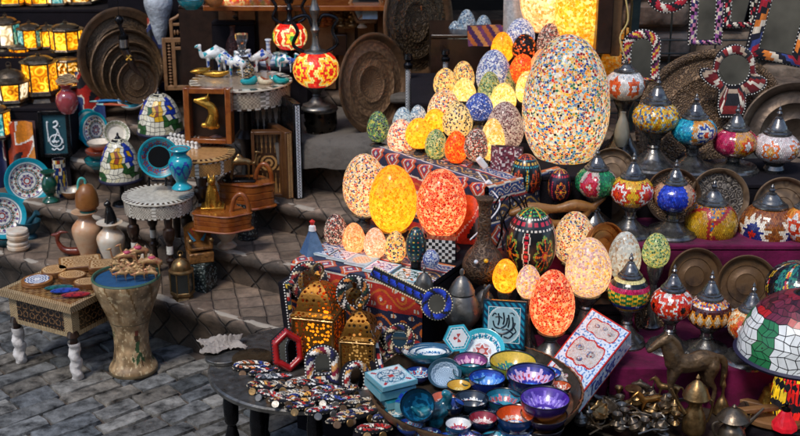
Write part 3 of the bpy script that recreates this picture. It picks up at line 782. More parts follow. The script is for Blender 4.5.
# --- animal figures: limbs as tapered tubes fused into one skin
def figure(name, label, cat, loc, rz, tubes, m, vox=.004, scale=1, group=None, parent=None, extra=None, col=(.5, .5, .5)):
    b = MB()
    for pts, rad in tubes:
        pp = spl([tuple(x*scale for x in p) for p in pts], 3)
        rr = [q[0] for q in spl([(r*scale,) for r in rad], 3)]
        b.tube(pp, rr, 8, col)
        b.ball(pp[0], rr[0], 8, col); b.ball(pp[-1], rr[-1], 8, col)
    if parent is not None: return b.build(name, m, parent, sharp=80, mod=vox)
    o = b.build(name, m, None, sharp=80, mod=vox)
    return tagit(o, label, cat, loc, rz, group=group)
def horse_tubes(neck=1.0):
    # facing -X, height of back 1, unit scale = back height
    return [([(-.55, 0, .98), (-.3, 0, .95), (0, 0, .92), (.3, 0, .96), (.5, 0, .95)], [.17, .2, .2, .2, .15]),
            ([(-.5, 0, 1.0), (-.68, 0, 1.2), (-.82, 0, 1.42)], [.17, .13, .09]),
            ([(-.8, 0, 1.44), (-.95, 0, 1.36), (-1.12, 0, 1.22)], [.095, .08, .055]),
            ([(-.8, .05, 1.48), (-.8, .05, 1.6)], [.03, .01]), ([(-.8, -.05, 1.48), (-.8, -.05, 1.6)], [.03, .01]),
            ([(-.72, 0, 1.5), (-.56, 0, 1.3), (-.42, 0, 1.12)], [.04, .06, .04]),
            ([(-.45, .1, .9), (-.48, .1, .5), (-.45, .1, .3), (-.47, .1, .04)], [.1, .06, .04, .045]),
            ([(-.42, -.1, .9), (-.52, -.1, .5), (-.44, -.1, .28), (-.46, -.1, .04)], [.1, .06, .04, .045]),
            ([(.42, .1, .88), (.38, .1, .58), (.5, .1, .36), (.46, .1, .04)], [.14, .08, .045, .045]),
            ([(.45, -.1, .88), (.4, -.1, .58), (.55, -.1, .36), (.52, -.1, .04)], [.14, .08, .045, .045]),
            ([(.6, 0, 1.02), (.75, 0, .9), (.78, 0, .6), (.72, 0, .4)], [.05, .07, .06, .02])]
def camel_tubes():
    return [([(-.4, 0, .8), (-.1, 0, .85), (.2, 0, .85), (.45, 0, .78)], [.13, .19, .19, .13]),
            ([(-.02, 0, .95), (.05, 0, 1.15), (.14, 0, .95)], [.13, .08, .13]),
            ([(-.4, 0, .8), (-.62, 0, .72), (-.7, 0, 1.0), (-.72, 0, 1.22)], [.1, .07, .055, .05]),
            ([(-.7, 0, 1.25), (-.85, 0, 1.22), (-.95, 0, 1.18)], [.065, .055, .035]),
            ([(-.36, .09, .75), (-.37, .09, .4), (-.37, .09, .04)], [.07, .045, .04]),
            ([(-.34, -.09, .75), (-.34, -.09, .4), (-.34, -.09, .04)], [.07, .045, .04]),
            ([(.38, .09, .75), (.36, .09, .4), (.4, .09, .04)], [.08, .045, .04]),
            ([(.4, -.09, .75), (.4, -.09, .4), (.44, -.09, .04)], [.08, .045, .04]),
            ([(.5, 0, .85), (.56, 0, .6)], [.03, .02])]
def catstat():
    # seated cat facing -Y
    return [([(0, .05, .12), (0, .02, .3), (0, -.02, .55), (0, -.04, .7)], [.2, .19, .14, .09]),
            ([(0, -.05, .78), (0, -.12, .78)], [.12, .09]), ([(.07, -.04, .86), (.08, -.03, .98)], [.04, .012]), ([(-.07, -.04, .86), (-.08, -.03, .98)], [.04, .012]),
            ([(.08, -.1, .5), (.08, -.14, .25), (.08, -.17, .03)], [.05, .045, .05]), ([(-.08, -.1, .5), (-.08, -.14, .25), (-.08, -.17, .03)], [.05, .045, .05]),
            ([(.15, .02, .12), (.16, -.1, .06)], [.09, .05]), ([(-.15, .02, .12), (-.16, -.1, .06)], [.09, .05]), ([(.05, .2, .05), (.2, .1, .03), (.22, -.1, .03)], [.035, .035, .02])]

# --- lantern: polygonal body with glass or pierced panels
def lantern(label, cx, ytop, ybase, w, Y, n=6, glass=None, metal=IRON, top=.29, botf=.1, dome=True, rz=.26, cat='lantern', group=None, zs=None, pier=None, light=0, waist=1.0, ring=True, two=None, lcol=(1, .62, .22)):
    p = at(cx, ybase, Y=Y)
    if zs is not None: p.z = zs
    mp = mpp(p); h = at(cx, ytop, Y=Y).z-p.z; R = w/2*mp
    t = thing('lantern', label, cat, p, rz, group=group)
    zb = h*botf; zt = h*(1-top)
    def rg(z): return R*(.8+.2*min(1, (z-zb)/(zt-zb)*1.0)) if waist != 1 else R
    f = MB(); q = R*.045+.0008
    P0 = [(R*waist*cos(2*pi*i/n), R*waist*sin(2*pi*i/n), zb) for i in range(n)]
    P1 = [(R*cos(2*pi*i/n), R*sin(2*pi*i/n), zt) for i in range(n)]
    for i in range(n):
        j = (i+1) % n
        f.tube([P0[i], P1[i]], q, 5); f.tube([P0[i], P0[j]], q, 5); f.tube([P1[i], P1[j]], q*1.4, 5)
        mid0 = tuple((Vector(P0[i])*(1-.0)+Vector(P1[i])*0)); a = Vector(P0[i]).lerp(Vector(P1[i]), .5); c = Vector(P0[j]).lerp(Vector(P1[j]), .5)
    rs = [(R*waist*1.02, zb), (R*waist*1.08, zb*.7), (R*waist*.85, zb*.35), (R*waist*.98, 0), (0, 0)]
    f.grid(lambda u, v: (rs[int(round(v*4))][0]*cos(2*pi*u), rs[int(round(v*4))][0]*sin(2*pi*u), rs[int(round(v*4))][1]), n, 4, (.5, .5, .5), True)
    f.build('cage', metal, t, sharp=20)
    for i in range(n):
        j = (i+1) % n; g_ = MB()
        vs = [Vector(x)*.985+Vector((0, 0, x[2]*.015)) for x in (P0[i], P0[j], P1[j], P1[i])]
        g_.grid(lambda u, v: tuple(vs[0].lerp(vs[1], u).lerp(vs[3].lerp(vs[2], u), v)), 3, 4, (.5, .5, .5))
        alt = two is not None and i % 2
        g_.build('pierced_panel' if pier else 'glass_panel', two if alt else (pier or glass), t, sharp=10)
    if pier:
        c = MB(); c.lathe([(R*.45, zb), (R*.5, (zb+zt)/2), (R*.35, zt)], 16); c.build('lit_bulb', glass, t)
    d = MB(); ht = h-zt
    dp = [(R*1.08, zt), (R*1.1, zt+ht*.06), (R*.85, zt+ht*.12), (R*.82, zt+ht*.3), (R*.65, zt+ht*.48), (R*.35, zt+ht*.6), (R*.1, zt+ht*.66), (R*.12, zt+ht*.74), (R*.16, zt+ht*.8), (R*.05, zt+ht*.86)]
    if not dome: dp = [(R*1.06, zt), (R*1.1, zt+ht*.05), (R*.55, zt+ht*.35), (R*.5, zt+ht*.4), (R*.2, zt+ht*.65), (R*.16, zt+ht*.75), (R*.05, zt+ht*.85)]
    k = len(dp)-1; nn = 24 if dome and not pier else n
    d.grid(lambda u, v: (dp[int(round(v*k))][0]*cos(2*pi*u), dp[int(round(v*k))][0]*sin(2*pi*u), dp[int(round(v*k))][1]), nn, k, (.5, .5, .5), True)
    d.build('dome', (pierced('pierced_gold_fine', H('8f6228'), 85, .38, .5) if pier else metal), t, sharp=30)
    if ring:
        r = MB(); rr = ht*.12; r.tube([(rr*cos(a*pi/8), 0, h-rr+rr*sin(a*pi/8)) for a in range(17)], rr*.2, 5); r.build('ring', metal, t)
    if light:
        ld = bpy.data.lights.new('lantern_bulb', 'POINT'); ld.energy = light; ld.color = lcol; ld.shadow_soft_size = R*.3
        lo = bpy.data.objects.new('lantern_bulb', ld); C.objects.link(lo); lo.parent = t; lo.location = (0, 0, (zb+zt)/2)
    return t
# ================= LEFT: lit lanterns on the covered bench =================
AMB = glow('amber_glass', HL('c96a08 f0960e ffc63a'), 1.1, 16)
AMB2 = glow('deep_amber_glass', HL('8a3c04 e07c08 ffb020'), 1.0, 30)
CRM = glow('cream_glass', HL('c79a5a f3dcae fff3d6'), .7, 20)
TEAL = glow('teal_glass', HL('0f6b78 3fb0b0 bfe0c8'), .35, 18)
MULT = glow('speckled_lantern_glass', HL('5a3208 e79a20 fff0b8'), .8, 60)
LG = 'lit lanterns crowded on the bench'
# bench steps that carry them
stand('black covered bench under the lit lanterns', -2.5, -1.42, 4.75, 5.05, .3, .655, DARKC)
stand('second dark step behind the front lanterns', -2.6, -1.36, 5.05, 5.35, .3, .83, DARKC)
stand('third dark step carrying the topmost lanterns', -2.7, -1.26, 5.35, 5.7, .3, .98, DARKC)
lantern('hexagonal lantern of amber and milky glass under a spiky black top, front of the bench', 13, 62, 108, 36, 4.82, 6, AMB, top=.45, botf=.14, two=CRM, waist=.85, group=LG, zs=.655)
lantern('large glowing amber lantern on a pale faceted foot, left of the pink vase', 43, 52, 106, 34, 4.9, 6, AMB, top=.2, botf=.22, group=LG, zs=.655)
lantern('small teal and amber lantern with its foot cut off by the picture edge', -2, 100, 128, 26, 4.72, 6, TEAL, two=AMB, group=LG, zs=.655-.12)
lantern('glowing amber lantern squeezed between frame edge and the hexagonal one', 2, 48, 96, 22, 5.12, 6, AMB, group=LG, zs=.83-.05)
lantern('amber lantern standing right behind the spiky hexagonal one', 25, 42, 94, 22, 5.12, 6, AMB2, group=LG, zs=.83-.05)
lantern('lantern with clear ribbed dome and teal and cream panels', 10, 13, 62, 26, 5.2, 6, CRM, two=TEAL, group=LG, zs=.83, metal=IRON)
lantern('lantern with brown dome, one teal panel among yellow ones', 33, 20, 64, 24, 5.15, 6, AMB, two=TEAL, group=LG, zs=.83, metal=IRON)
lantern('brown domed lantern with plain yellow panels next to the black domed one', 50, 22, 63, 20, 5.18, 6, AMB, group=LG, zs=.83, metal=IRON)
lantern('broad lantern with glossy black onion dome and three amber windows', 69, 20, 66, 32, 5.1, 8, AMB, group=LG, zs=.83)
lantern('honeycomb pierced amber lantern below the black onion dome', 70, 56, 92, 28, 5.0, 8, MULT, top=.12, group=LG, zs=.69)
lantern('amber lantern at the top left corner of the picture', 12, -30, 14, 34, 5.45, 6, AMB, group=LG, zs=.98)
lantern('yellow paned lantern between the corner one and the teal one', 41, -28, 14, 28, 5.45, 6, AMB, group=LG, zs=.98)
lantern('teal and white paned lantern in the top row', 59, -30, 16, 22, 5.45, 6, TEAL, two=CRM, group=LG, zs=.98)
lantern('wide lantern of speckled black and gold panels in the top row', 83, -34, 20, 36, 5.5, 6, MULT, two=CRM, group=LG, zs=.98)
pot('glass_vase', 'pink red glass vase with wide neck beside the amber lantern', 'vase', 68, 113, 84, [(6, 0), (9, .15), (11, .4), (9.5, .65), (5, .8), (5, .9), (9, 1), (8, .98)], mat('pink_glass', H('a8464c'), .08, 0, 0, 40, .2, 12, coat=1, sss=.3), Y=4.74)
b = MB(); 
for i in range(5): b.tube([(cos(a*pi/8)*(.045-.004*i), sin(a*pi/8)*.02, .006*i+.004*sin(a+i)) for a in range(17)], .004, 6)
tagit(b.build('string_bundle', mat('jute', H('a48a6a'), .9, 0, .6, 150, .3, 30)), 'loose bundle of pale string lying over the mouth of the pink vase', 'string', at(67, 82, Y=4.74))
# patterned cloth panels under the bench
c1 = carpet_col(2, 'b03a1c')
def bold(ph, a, b_, c_):
    A, B, D, K = H(a), H(b_), H(c_), H('15161f')
    def f(x, y):
        w = sin(x*38+ph)*.5+sin(y*26+ph*2)*.5+.45*sin(x*60-y*40)
        if abs(w) < .09: return D
        if w > .09: return A if w < .75 else K
        return B
    return f
def panel(label, x0, x1, y0, y1, Y, col, yaw=.0, name='patterned_cloth'):
    p = at((x0+x1)/2, y1, Y=Y); mp = mpp(p); w = (x1-x0)*mp; h = at(0, y0, Y=Y).z-p.z
    b = MB()
    b.grid(lambda u, v: ((u-.5)*w, .010*sin(u*9+v*2)+.012*v, v*h), int(w/.005), int(h/.005), lambda u, v: jit(col(u*w, v*h), .12))
    b.add([(-w/2, .012, 0), (w/2, .012, 0), (w/2, .03, h), (-w/2, .03, h)], [(0, 3, 2, 1)], (.1, .05, .05))
    return tagit(b.build(name, CLO, sharp=80), label, 'cloth', p, yaw)
panel('orange and red appliqué cloth panel with white scrolls left of the calligraphy frame', 12, 41, 122, 203, 4.70, bold(1, 'b8421a', 'd8821f', 'f0e6d8'), -.1)
panel('dark red and navy patterned cloth at the picture edge behind the teal plates', -8, 12, 124, 210, 4.72, bold(3, '8f1f1c', '1b2450', 'e6d6c0'))
panel('bright red, white and blue tribal cloth hanging behind the pink vase', 74, 106, 72, 122, 4.95, bold(5, 'b5241c', '27407c', 'efe4d2'))
panel('narrow multicoloured tribal cloth strip between the tray and the carved wooden frame', 150, 166, 18, 100, 5.12, bold(7, '27366f', 'b3341f', 'e8dcc8'))
# calligraphy frame
def strokes(mb, polys, sc, y, col):
    for pts, r in polys: mb.tube([(x*sc, y, z*sc) for x, z in spl(pts, 5)], [q*sc for q in ([r]*((len(pts)-1)*5+1) if not isinstance(r, list) else [a for a in [x[0] for x in spl([(k,) for k in r], 5)]])], 6, col)
p = at(55, 134, Y=4.73); mp = mpp(p)
t = thing('calligraphy_sign', 'black framed teal panel with white Arabic calligraphy standing on the ledge', 'framed sign', p, .05, -.08)
b = MB()
w, h = 30*mp, 46*mp
for s in (-1, 1): b.box((s*(w/2-.006), 0, 0), (.016, .02, h)); 
for s in (-1, 1): b.box((0, 0, s*(h/2-.006)), (w-.03, .018, .016))
b.build('frame', BLK, t, bev=.002)
b = MB(); b.box((0, .004, 0), (w-.02, .004, h-.02), H('0f4550')); b.build('panel', PNT, t)
b = MB(); WH = H('e9eef0')
strokes(b, [([(-8, 15), (-8.5, 8), (-8, 0), (-8, -9)], .8), ([(-7, 14), (-9, 13)], .9),
            ([(-1, 13), (2, 15), (4, 12), (2, 9), (-1, 8), (1, 7)], 1.1), ([(1, 7), (3, 3), (1, -2), (-2, -8)], .8), ([(3, 6), (5, -1), (6, -6)], .7),
            ([(7*cos(a)+.5, 7*sin(a)-8) for a in [x*pi/8 for x in range(17)]], .7), ([(-4, -8), (-2, -10), (0, -8), (1, -10), (4, -8)], 1.0),
            ([(-5, -17), (-2, -19), (1, -17), (4, -19), (8, -17), (9, -14)], .9), ([(8, -6), (8.5, -11)], .8)], mp*.86, .0, WH)
for x, z in ((-1, -13), (1, -13), (6, 9), (-2, -3)): b.ball((x*mp*.86, 0, z*mp*.86), .0022, 6, WH)
b.build('lettering', PNT, t)
# small dark box with a white arch, under the sign
p = at(51, 173, z=.33); p.z = .31; mp = mpp(p); t = thing('arch_picture', 'small black stand with a pale pointed arch behind the green candle holder', 'ornament', p)
b = MB(); b.box((0, 0, .04), (.045, .02, .13)); b.build('stand', BLK, t, bev=.002)
b = MB(); b.poly([(-.012, .05), (.012, .05), (.012, .075), (.006, .09), (0, .097), (-.006, .09), (-.012, .075)], .004, col=H('cfc6b4')); b.build('arch', PNT, t).location = (0, -.012, 0)
# teal plates
izn = lambda seedp: platecol([(.10, H('d8e2df')), (.16, H('a02a22')), (.30, petals(8, '17407f', 'e9e6da', c3='b5332b')), (.36, H('e9e6da')), (.40, H('1b3f80')), (.58, petals(14, '2c6a5c', 'e7e2d5', .3, .45, 'b5332b')), (.72, petals(10, '1c3f85', 'eae5d8', .1, .5, 'c23a2d')), (.76, H('12305f')), (.80, H('dfe7e4')), (1.1, H('1aa0b5'))])
plate('round turquoise rimmed plate with blue and red flowers, standing beside the green candle holder', 27, 181, 38, 46, 4.6, izn(1), lean=.3, flip=1)
plate('turquoise rimmed flower plate cut off by the left edge of the picture', 2, 216, 37, 46, 4.42, izn(2), lean=.3, flip=1)
plate('turquoise rimmed plate with patterned centre, front of two behind the stacked bowls', 96, 130, 32, 36, 4.85, izn(3), lean=.25, flip=-1)
plate('turquoise plate mostly hidden behind the patterned one near the pink vase', 90, 126, 30, 34, 4.93, platecol([(.7, H('1a5fa0')), (.85, H('bfe4e6')), (1.1, H('1fa6b8'))]), lean=.25, flip=-1)
pot('candle_holder', 'dark green turned candle holder on the second step', 'candle holder', 51, 202, 171, [(8, 0), (8.5, .06), (6, .14), (3.6, .22), (7, .4), (7.6, .6), (5.5, .8), (4.5, .86), (7.5, .97), (7, 1), (3, .98)], mat('green_glaze', H('0c4a38'), .12, 0, 0, 40, .2, 20, coat=.8), z=.31)
mc = medal(5, 5, 'd9b23a 20356e e8dfc4', '2a1f3f 9c3b20 e0b040 243f7a', .5, .8)
def mug(label, cx, yb, yt, w, z):
    p = at(cx, yb, z=z); mp = mpp(p); h = at(cx, yt, Y=p.y).z-p.z; R = w/2*mp
    b = MB(); P = [(R*.85, 0), (R, h*.2), (R*.92, h*.8), (R*.98, h)]; b.lathe([(0, 0)]+P+[(R*.86, h), (R*.8, h*.1)], 28, H('221a22')); tesserae(b, P, 26, 10, mc)
    tagit(b.build('mosaic_cup', GLS), label, 'cup', p)
mug('tall dark mosaic cup with yellow and blue flecks beside the green candle holder', 62, 196, 159, 13, .31)
def bowlcol(out, bands):
    f = platecol(bands); o = H(out)
    return f, o
def bowl(label, cx, cy, w, hpx, z, bands, out, m=CER, group=None, foot=.5, body=None, outf=None, rz=None, sx=1, rim=None, tilt=0, yaw=0):
    """rim ellipse centre at (cx,cy), rim height fixed by z (foot level) + hpx"""
    if group == 'painted bowls on the round tray': w *= 1.02
    p0 = at(cx, cy, z=z+.04); mp = mpp(p0); h = hpx*mp/.9; p = at(cx, cy, z=z+h); p.z = z; R = w/2*mpp(p)
    f, o = bowlcol(out, bands); rimc = H(rim) if rim else H('15131c')
    b = MB()
    ins = [(R*q, h*(.14+.86*(q**2.2))) for q in [i/28*.96 for i in range(29)]]
    b.lathe(ins, 100, lambda u, t: jit(f(u, t), .12))
    b.lathe([(R*.96, h*.97), (R*.99, h*1.0), (R, h*.985), (R, h*.95)], 64, rimc)
    of = outf if outf else (lambda u, t: o)
    b.lathe([(R, h*.95), (R*.96, h*.75), (R*.85, h*.45), (R*.62, h*.16), (R*foot, h*.1), (R*foot, 0), (0, 0)], 64, lambda u, t: jit(of(u, t), .12), m=14)
    o_ = b.build('ceramic_bowl', m, sharp=50); tagit(o_, label, 'bowl', p, yaw, tilt, group); o_.scale = (1, 1, 1); return o_
dots = lambda k, a, b_, w=.4, ph=0: petals(k, a, b_, ph, w)
BG1 = 'bowls stacked on the upper ledge'
bowl('teal outside bowl at the bottom of the small stack behind the glass lampshade', 98, 158, 28, 9, .43, [(1.1, H('1c8a92'))], '178791', group=BG1)
bowl('brick red bowl in the middle of the small ledge stack', 100, 149, 30, 8, .465, [(1.1, H('b4583a'))], 'a84a33', group=BG1)
bowl('pale cream bowl on top of the small ledge stack', 100, 141, 27, 7, .50, [(.5, dots(9, 'a8502c', 'e6dccb')), (1.1, H('ddd3c2'))], 'c9bca8', group=BG1)
plate('cream oval dish leaning over the stacked bowls on the ledge', 116, 134, 26, 12, 4.72, platecol([(.7, H('e2d9c6')), (1.1, dots(20, '8a8f6a', 'e6dfcf'))]), lean=.5, flip=1, yaw=.5)
bowl('small brown and white bowl beside the mosaic cup', 71, 190, 20, 8, .31, [(.6, H('d8c7ae')), (1.1, H('e4d8c4'))], '9a6a44', rim='e8dccb')
def dishlong(label, cx, cy, w, h, Y, c, yaw, z=None):
    plate(label, cx, cy, w, h, Y, c, lean=1.2, yaw=yaw)
dishlong('white and teal oval dish lying by the foot of the big brass tray', 131, 104, 26, 26, 4.86, platecol([(.6, H('49b8cc')), (1.1, H('e8e8e2'))]), .3)
for i, (x, y, l, a, c) in enumerate([(112, 101, 30, .1, '1f7fc0'), (116, 105, 26, -.15, 'b9552d')]):
    p = at(x, y, Y=4.84-.05*i); b = MB(); L2 = l*mpp(p)
    b.tube([(-L2/2, 0, 0), (-L2*.2, 0, .002), (L2*.3, 0, 0), (L2/2, 0, -.004)], [.004, .006, .004, .002], 8, H(c)); b.tube([(-L2/2-.03, 0, 0), (-L2/2, 0, 0)], [.002, .005], 8, H('a8d8d0'))
    tagit(b.build('long_brush', CERM), ['blue handled brush lying below the brass trays', 'orange handled brush lying below the brass trays'][i], 'brush', p, a)
# ---- brass trays leaning (largest at the back)
TRD = embossed('chased_dark_brass', H('3a2c1e'), H('b08c64'), 90, .4, rings=110)
TRD2 = embossed('chased_brown_brass', H('4a3726'), H('b48c60'), 110, .38, rings=150)
TG = 'nested brass trays leaning together'
tray('largest dark brass tray at the back of the leaning set', 122, 56, 76, 97, 5.05, TRD, lean=.12, flip=1, group=TG, rim=.2, rim_m=COPP)
tray('second largest brass tray of the leaning set', 126, 68, 62, 78, 5.00, TRD2, lean=.14, flip=1, group=TG, rim=.1)
tray('middle sized brass tray of the leaning set', 130, 74, 50, 64, 4.95, TRD2, lean=.15, flip=1, group=TG, rim=.12)
tray('second smallest brass tray of the leaning set', 133, 78, 42, 54, 4.91, TRD, lean=.16, flip=1, group=TG, rim=.1)
tray('smallest front brass tray of the leaning set, pale worn centre', 136, 82, 34, 44, 4.87, TRD2, lean=.17, flip=1, group=TG, rim=.1, rim_m=COPP)
# pendant ornament hanging in front
p = at(129, 45, Y=4.78); mp = mpp(p); t = thing('hanging_dagger', 'black strapped dagger with silver band and gold star hanging in front of the brass trays', 'dagger', p)
b = MB(); b.tube([(-8*mp, 0, 24*mp), (-7*mp, 0, 18*mp), (-5*mp, 0, 10*mp)], [.012, .008, .012], 10); b.tube([(-5*mp, 0, 10*mp), (-5*mp, 0, -4*mp)], .022, 12); b.build('sheath', BLK, t)
b = MB(); b.tube([(-5*mp, -.004, 6*mp), (-5*mp, -.004, -2*mp)], .021, 14); b.build('silver_band', mat('silver', H('c9cbd0'), .22, 1, .2, 60, .15, 20), t)
b = MB(); b.tube([(-5*mp, 0, -4*mp), (0, -.004, -14*mp), (2*mp, 0, -22*mp), (10*mp, .0, -32*mp)], [.018, .017, .014, .004], 10); b.build('blade_cover', WOODD, t)
b = MB()
for k in range(4): a = pi/4+k*pi/2; b.tube([(0, -.02, -12*mp), (cos(a)*.014, -.02, -12*mp+sin(a)*.014)], [.003, .0055], 6)
b.build('gold_star', GOLD, t)
b = MB(); b.ball((-8*mp, 0, 25*mp), .02, 10); b.build('pommel', BLK, t)
b = MB(); b.tube([(-8*mp, 0, 27*mp), (-8*mp, .0, 80*mp)], .0012, 5); b.build('cord', BLK, t)

# ================= stained glass dome lamps =================
def tiff(label, cx, ytop, ybot, w, Y, zb, colf, rimc='1c1c3a', ybase=None, parts=True, nu=30, rows=9, prof=None, m=CERM, black=False):
    p = at(cx, ybot, Y=Y); mp = mpp(p); h = (at(cx, ytop, Y=Y).z-p.z)*.98; R = w/2*mp; z0 = p.z-zb
    t = thing('stained_glass_lamp', label, 'lamp', (p.x, Y, zb), .2)
    P = [(R*sin(x), h*cos(x)*1.0) for x in [pi/2-.0-(pi/2-.16)*i/14 for i in range(15)]]
    P = [(r, z+z0) for r, z in P]
    b = MB(); b.lathe(P+[(0, P[-1][1])], 48, H('17181c'))
    Pm = resample(P, rows*6); J = {}
    def node(i, j):
        i %= nu
        if (i, j) not in J:
            jj = 0 if j in (0, rows) else rnd.uniform(-.28, .28); k = min(len(Pm)-1, max(0, int((j+jj)*6)))
            J[(i, j)] = (i+(rnd.uniform(-.3, .3) if j not in () else 0)+.5*(j % 2), Pm[k])
        return J[(i, j)]
    for j in range(rows):
        for i in range(nu):
            q = [node(i, j), node(i+1, j), node(i+1, j+1), node(i, j+1)]
            q = [(a+(nu if a < i-3 else 0), P_) for a, P_ in q]
            ca = sum(a for a, _ in q)/4; cr = sum(P_[0] for _, P_ in q)/4; cz = sum(P_[1] for _, P_ in q)/4
            v = []
            for a, (r, z) in q:
                a = a+(ca-a)*.10; r = r+(cr-r)*.12+.0012; z = z+(cz-z)*.12+.0004
                v.append((r*cos(2*pi*a/nu), r*sin(2*pi*a/nu), z))
            b.add(v, [(0, 1, 2, 3)], jit(colf((ca/nu) % 1, (j+.5)/rows), .12))
    b.build('glass_shade', m, t, sharp=20)
    k = MB(); k.lathe([(R*1.04, z0-.008), (R*1.07, z0), (R*1.03, z0+.006), (R*.96, z0), (R*.6, z0-.014), (R*.2, z0-.02)], 40, H(rimc)); k.build('shade_rim', PNT, t)
    k = MB(); k.lathe([(0, z0+h*.96), (R*.16, z0+h*.97), (R*.1, z0+h*1.03), (R*.05, z0+h*1.06), (R*.06, z0+h*1.1), (0, z0+h*1.14)], 16); k.build('finial', BLK, t)
    k = MB(); k.lathe([(0, 0), (R*.55, 0), (R*.5, .008), (R*.15, .02), (R*.1, z0*.6), (R*.14, z0)], 24); k.build('foot', BLK, t)
    return t
def flowerglass(a, t):
    u = (a*3+.1) % 1; x = (u-.5)*1.6; y = t-.5; B = HL('e2ddc8 d8a512 1f3aa0 2c5a2c d6cfae 8a3a18')
    d1 = hypot(x+.35, y-.05); d2 = hypot(x-.28, y-.12)
    if d1 < .09: return B[5]
    if d1 < .24: return B[1]
    if d2 < .08: return B[1]
    if d2 < .26: return B[2]
    if abs(x*.3+y+.18) < .09: return B[3]
    return B[0] if rnd.random() < .8 else B[4]
tiff('stained glass dome lamp with yellow and blue flowers, lower of the two on the steps', 121, 137, 178, 41, 4.5, .31, flowerglass)
tiff('stained glass flowered dome lamp higher up beside the chess table', 161, 92, 131, 45, 4.66, .56, flowerglass)

# ================= small round inlaid table =================
def inlaycol(a, t, sc=40):
    q = (int(a*sc*2)+int(t*8)) % 2
    return H('d9d2c2') if q else H('5b4636')
def rtable(label, cx, ytop, w, z, Y, deg, legs=3, topcol=None, apron=18, ax=1.0, legrad=.011, legm=WOODD, name='side_table', pale='cfc8b8', top_m=None, yb=None, shape=8, rz=0, band='4a3526'):
    p = at(cx, ytop, Y=Y); mp = mpp(p); R = w/2*mp; zt = p.z-z; ap = apron*mp
    t = thing(name, label, 'table', (p.x, Y, z), rz)
    b = MB(); tc_ = topcol or (lambda a, r: jit(H('cdc8ba'), .1) if r < .84 else (H('e2ddd0') if int(a*80) % 2 else H('4a3828')))
    b.lathe([(0, zt)]+[(R*i/20, zt) for i in range(1, 21)], 80, lambda u, v: tc_(u, v), sx=ax)
    b.lathe([(R, zt), (R*1.01, zt-.005), (R*.97, zt-.010)], 80, H(pale), sx=ax)
    b.build('table_top', top_m or INL, t, sharp=40)
    c = MB()
    def apc(u, v):
        if v < .12 or v > .88: return H('d8d2c4') if int(u*70) % 2 else H('3b2a1e')
        s = (u*shape) % 1
        if s < .16: return H('ded9cc') if (int(u*260)+int(v*16)) % 2 else H('8d8678')
        return mixc(H(pale), H(band), .15 if (int(u*150)+int(v*10)) % 2 else .6)
    c.lathe([(R*.955, zt-.009-ap), (R*.965, zt-.009)], 160, apc, m=12, sx=ax)
    c.build('apron', INL, t, sharp=60)
    for i in range(legs):
        a = 2*pi*i/legs+deg; x, y = R*.78*cos(a)*ax, R*.78*sin(a); H_ = zt-ap*.6
        k = MB(); k.M = Matrix.Translation((x, y, 0)); r = legrad
        k.lathe([(0, 0), (r*.7, 0), (r*.9, H_*.08), (r*1.1, H_*.2), (r*.9, H_*.34), (r*1.6, H_*.36), (r*1.7, H_*.39), (r*.9, H_*.41), (r, H_*.46), (r*1.05, H_*.6), (r*1.5, H_*.62), (r*2.1, H_*.70), (r*1.9, H_*.76), (r*1.2, H_*.78), (r*1.4, H_*.85), (r*1.4, H_), (0, H_)], 16)
        leg = k.build('leg', legm, t, sharp=30)
        q = MB(); q.M = Matrix.Translation((x, y, 0)); q.lathe([(r*1.12, H_*.46), (r*1.15, H_*.5), (r*1.12, H_*.56)], 16, H('d5d0c4')); q.build('pearl_ring', INL, leg)
    return t
rtable('small round side table with white inlaid apron and dark turned legs', 158, 194, 71, .18, 3.98, .5, 4, apron=14)
# turquoise framed disc and vase standing on it
tq = platecol([(.52, H('0b0d10')), (.56, H('2c9aa8')), (.86, petals(13, '7a2a2e', '17808f', .2, .3, '1d4f8a')), (.9, H('0f5f6e')), (1.1, H('24a5b4'))])
plate('turquoise ring mirror with black centre on small dark feet', 159, 157, 36, 41, 4.02, tq, lean=.15, yaw=.15, m=CERM, cat='mirror', name='ring_mirror')
b = MB(); b.tube([(-.03, -.025, .0), (-.03, -.02, .03), (-.03, .02, .006), (.03, .02, .006), (.03, -.02, .03), (.03, -.025, 0)], .004, 6); tagit(b.build('plate_stand', BLK), 'small black stand holding the turquoise ring mirror', 'stand', at(159, 184, Y=4.02))
pot('turquoise_vase', 'turquoise vase with blue calligraphy and red lines beside the ring mirror', 'vase', 182, 189, 148, [(9.5, 0), (10, .05), (6, .14), (5.5, .2), (9, .36), (12, .6), (10.5, .74), (7, .82), (7, .88), (11, .97), (10.5, 1), (7, .98)], CER, Y=3.92, rows=44, n=64,
    col=lambda u, t: H('9c3a2c') if (abs(t-.03) < .015 or abs(t-.97) < .012) else (H('1d3f9c') if (abs(t-.5-.1*sin(u*2*pi*5)) < .035 or abs(t-.42-.12*cos(u*2*pi*4)) < .03 or abs(t-.83) < .02) else H('1c9fb0')))

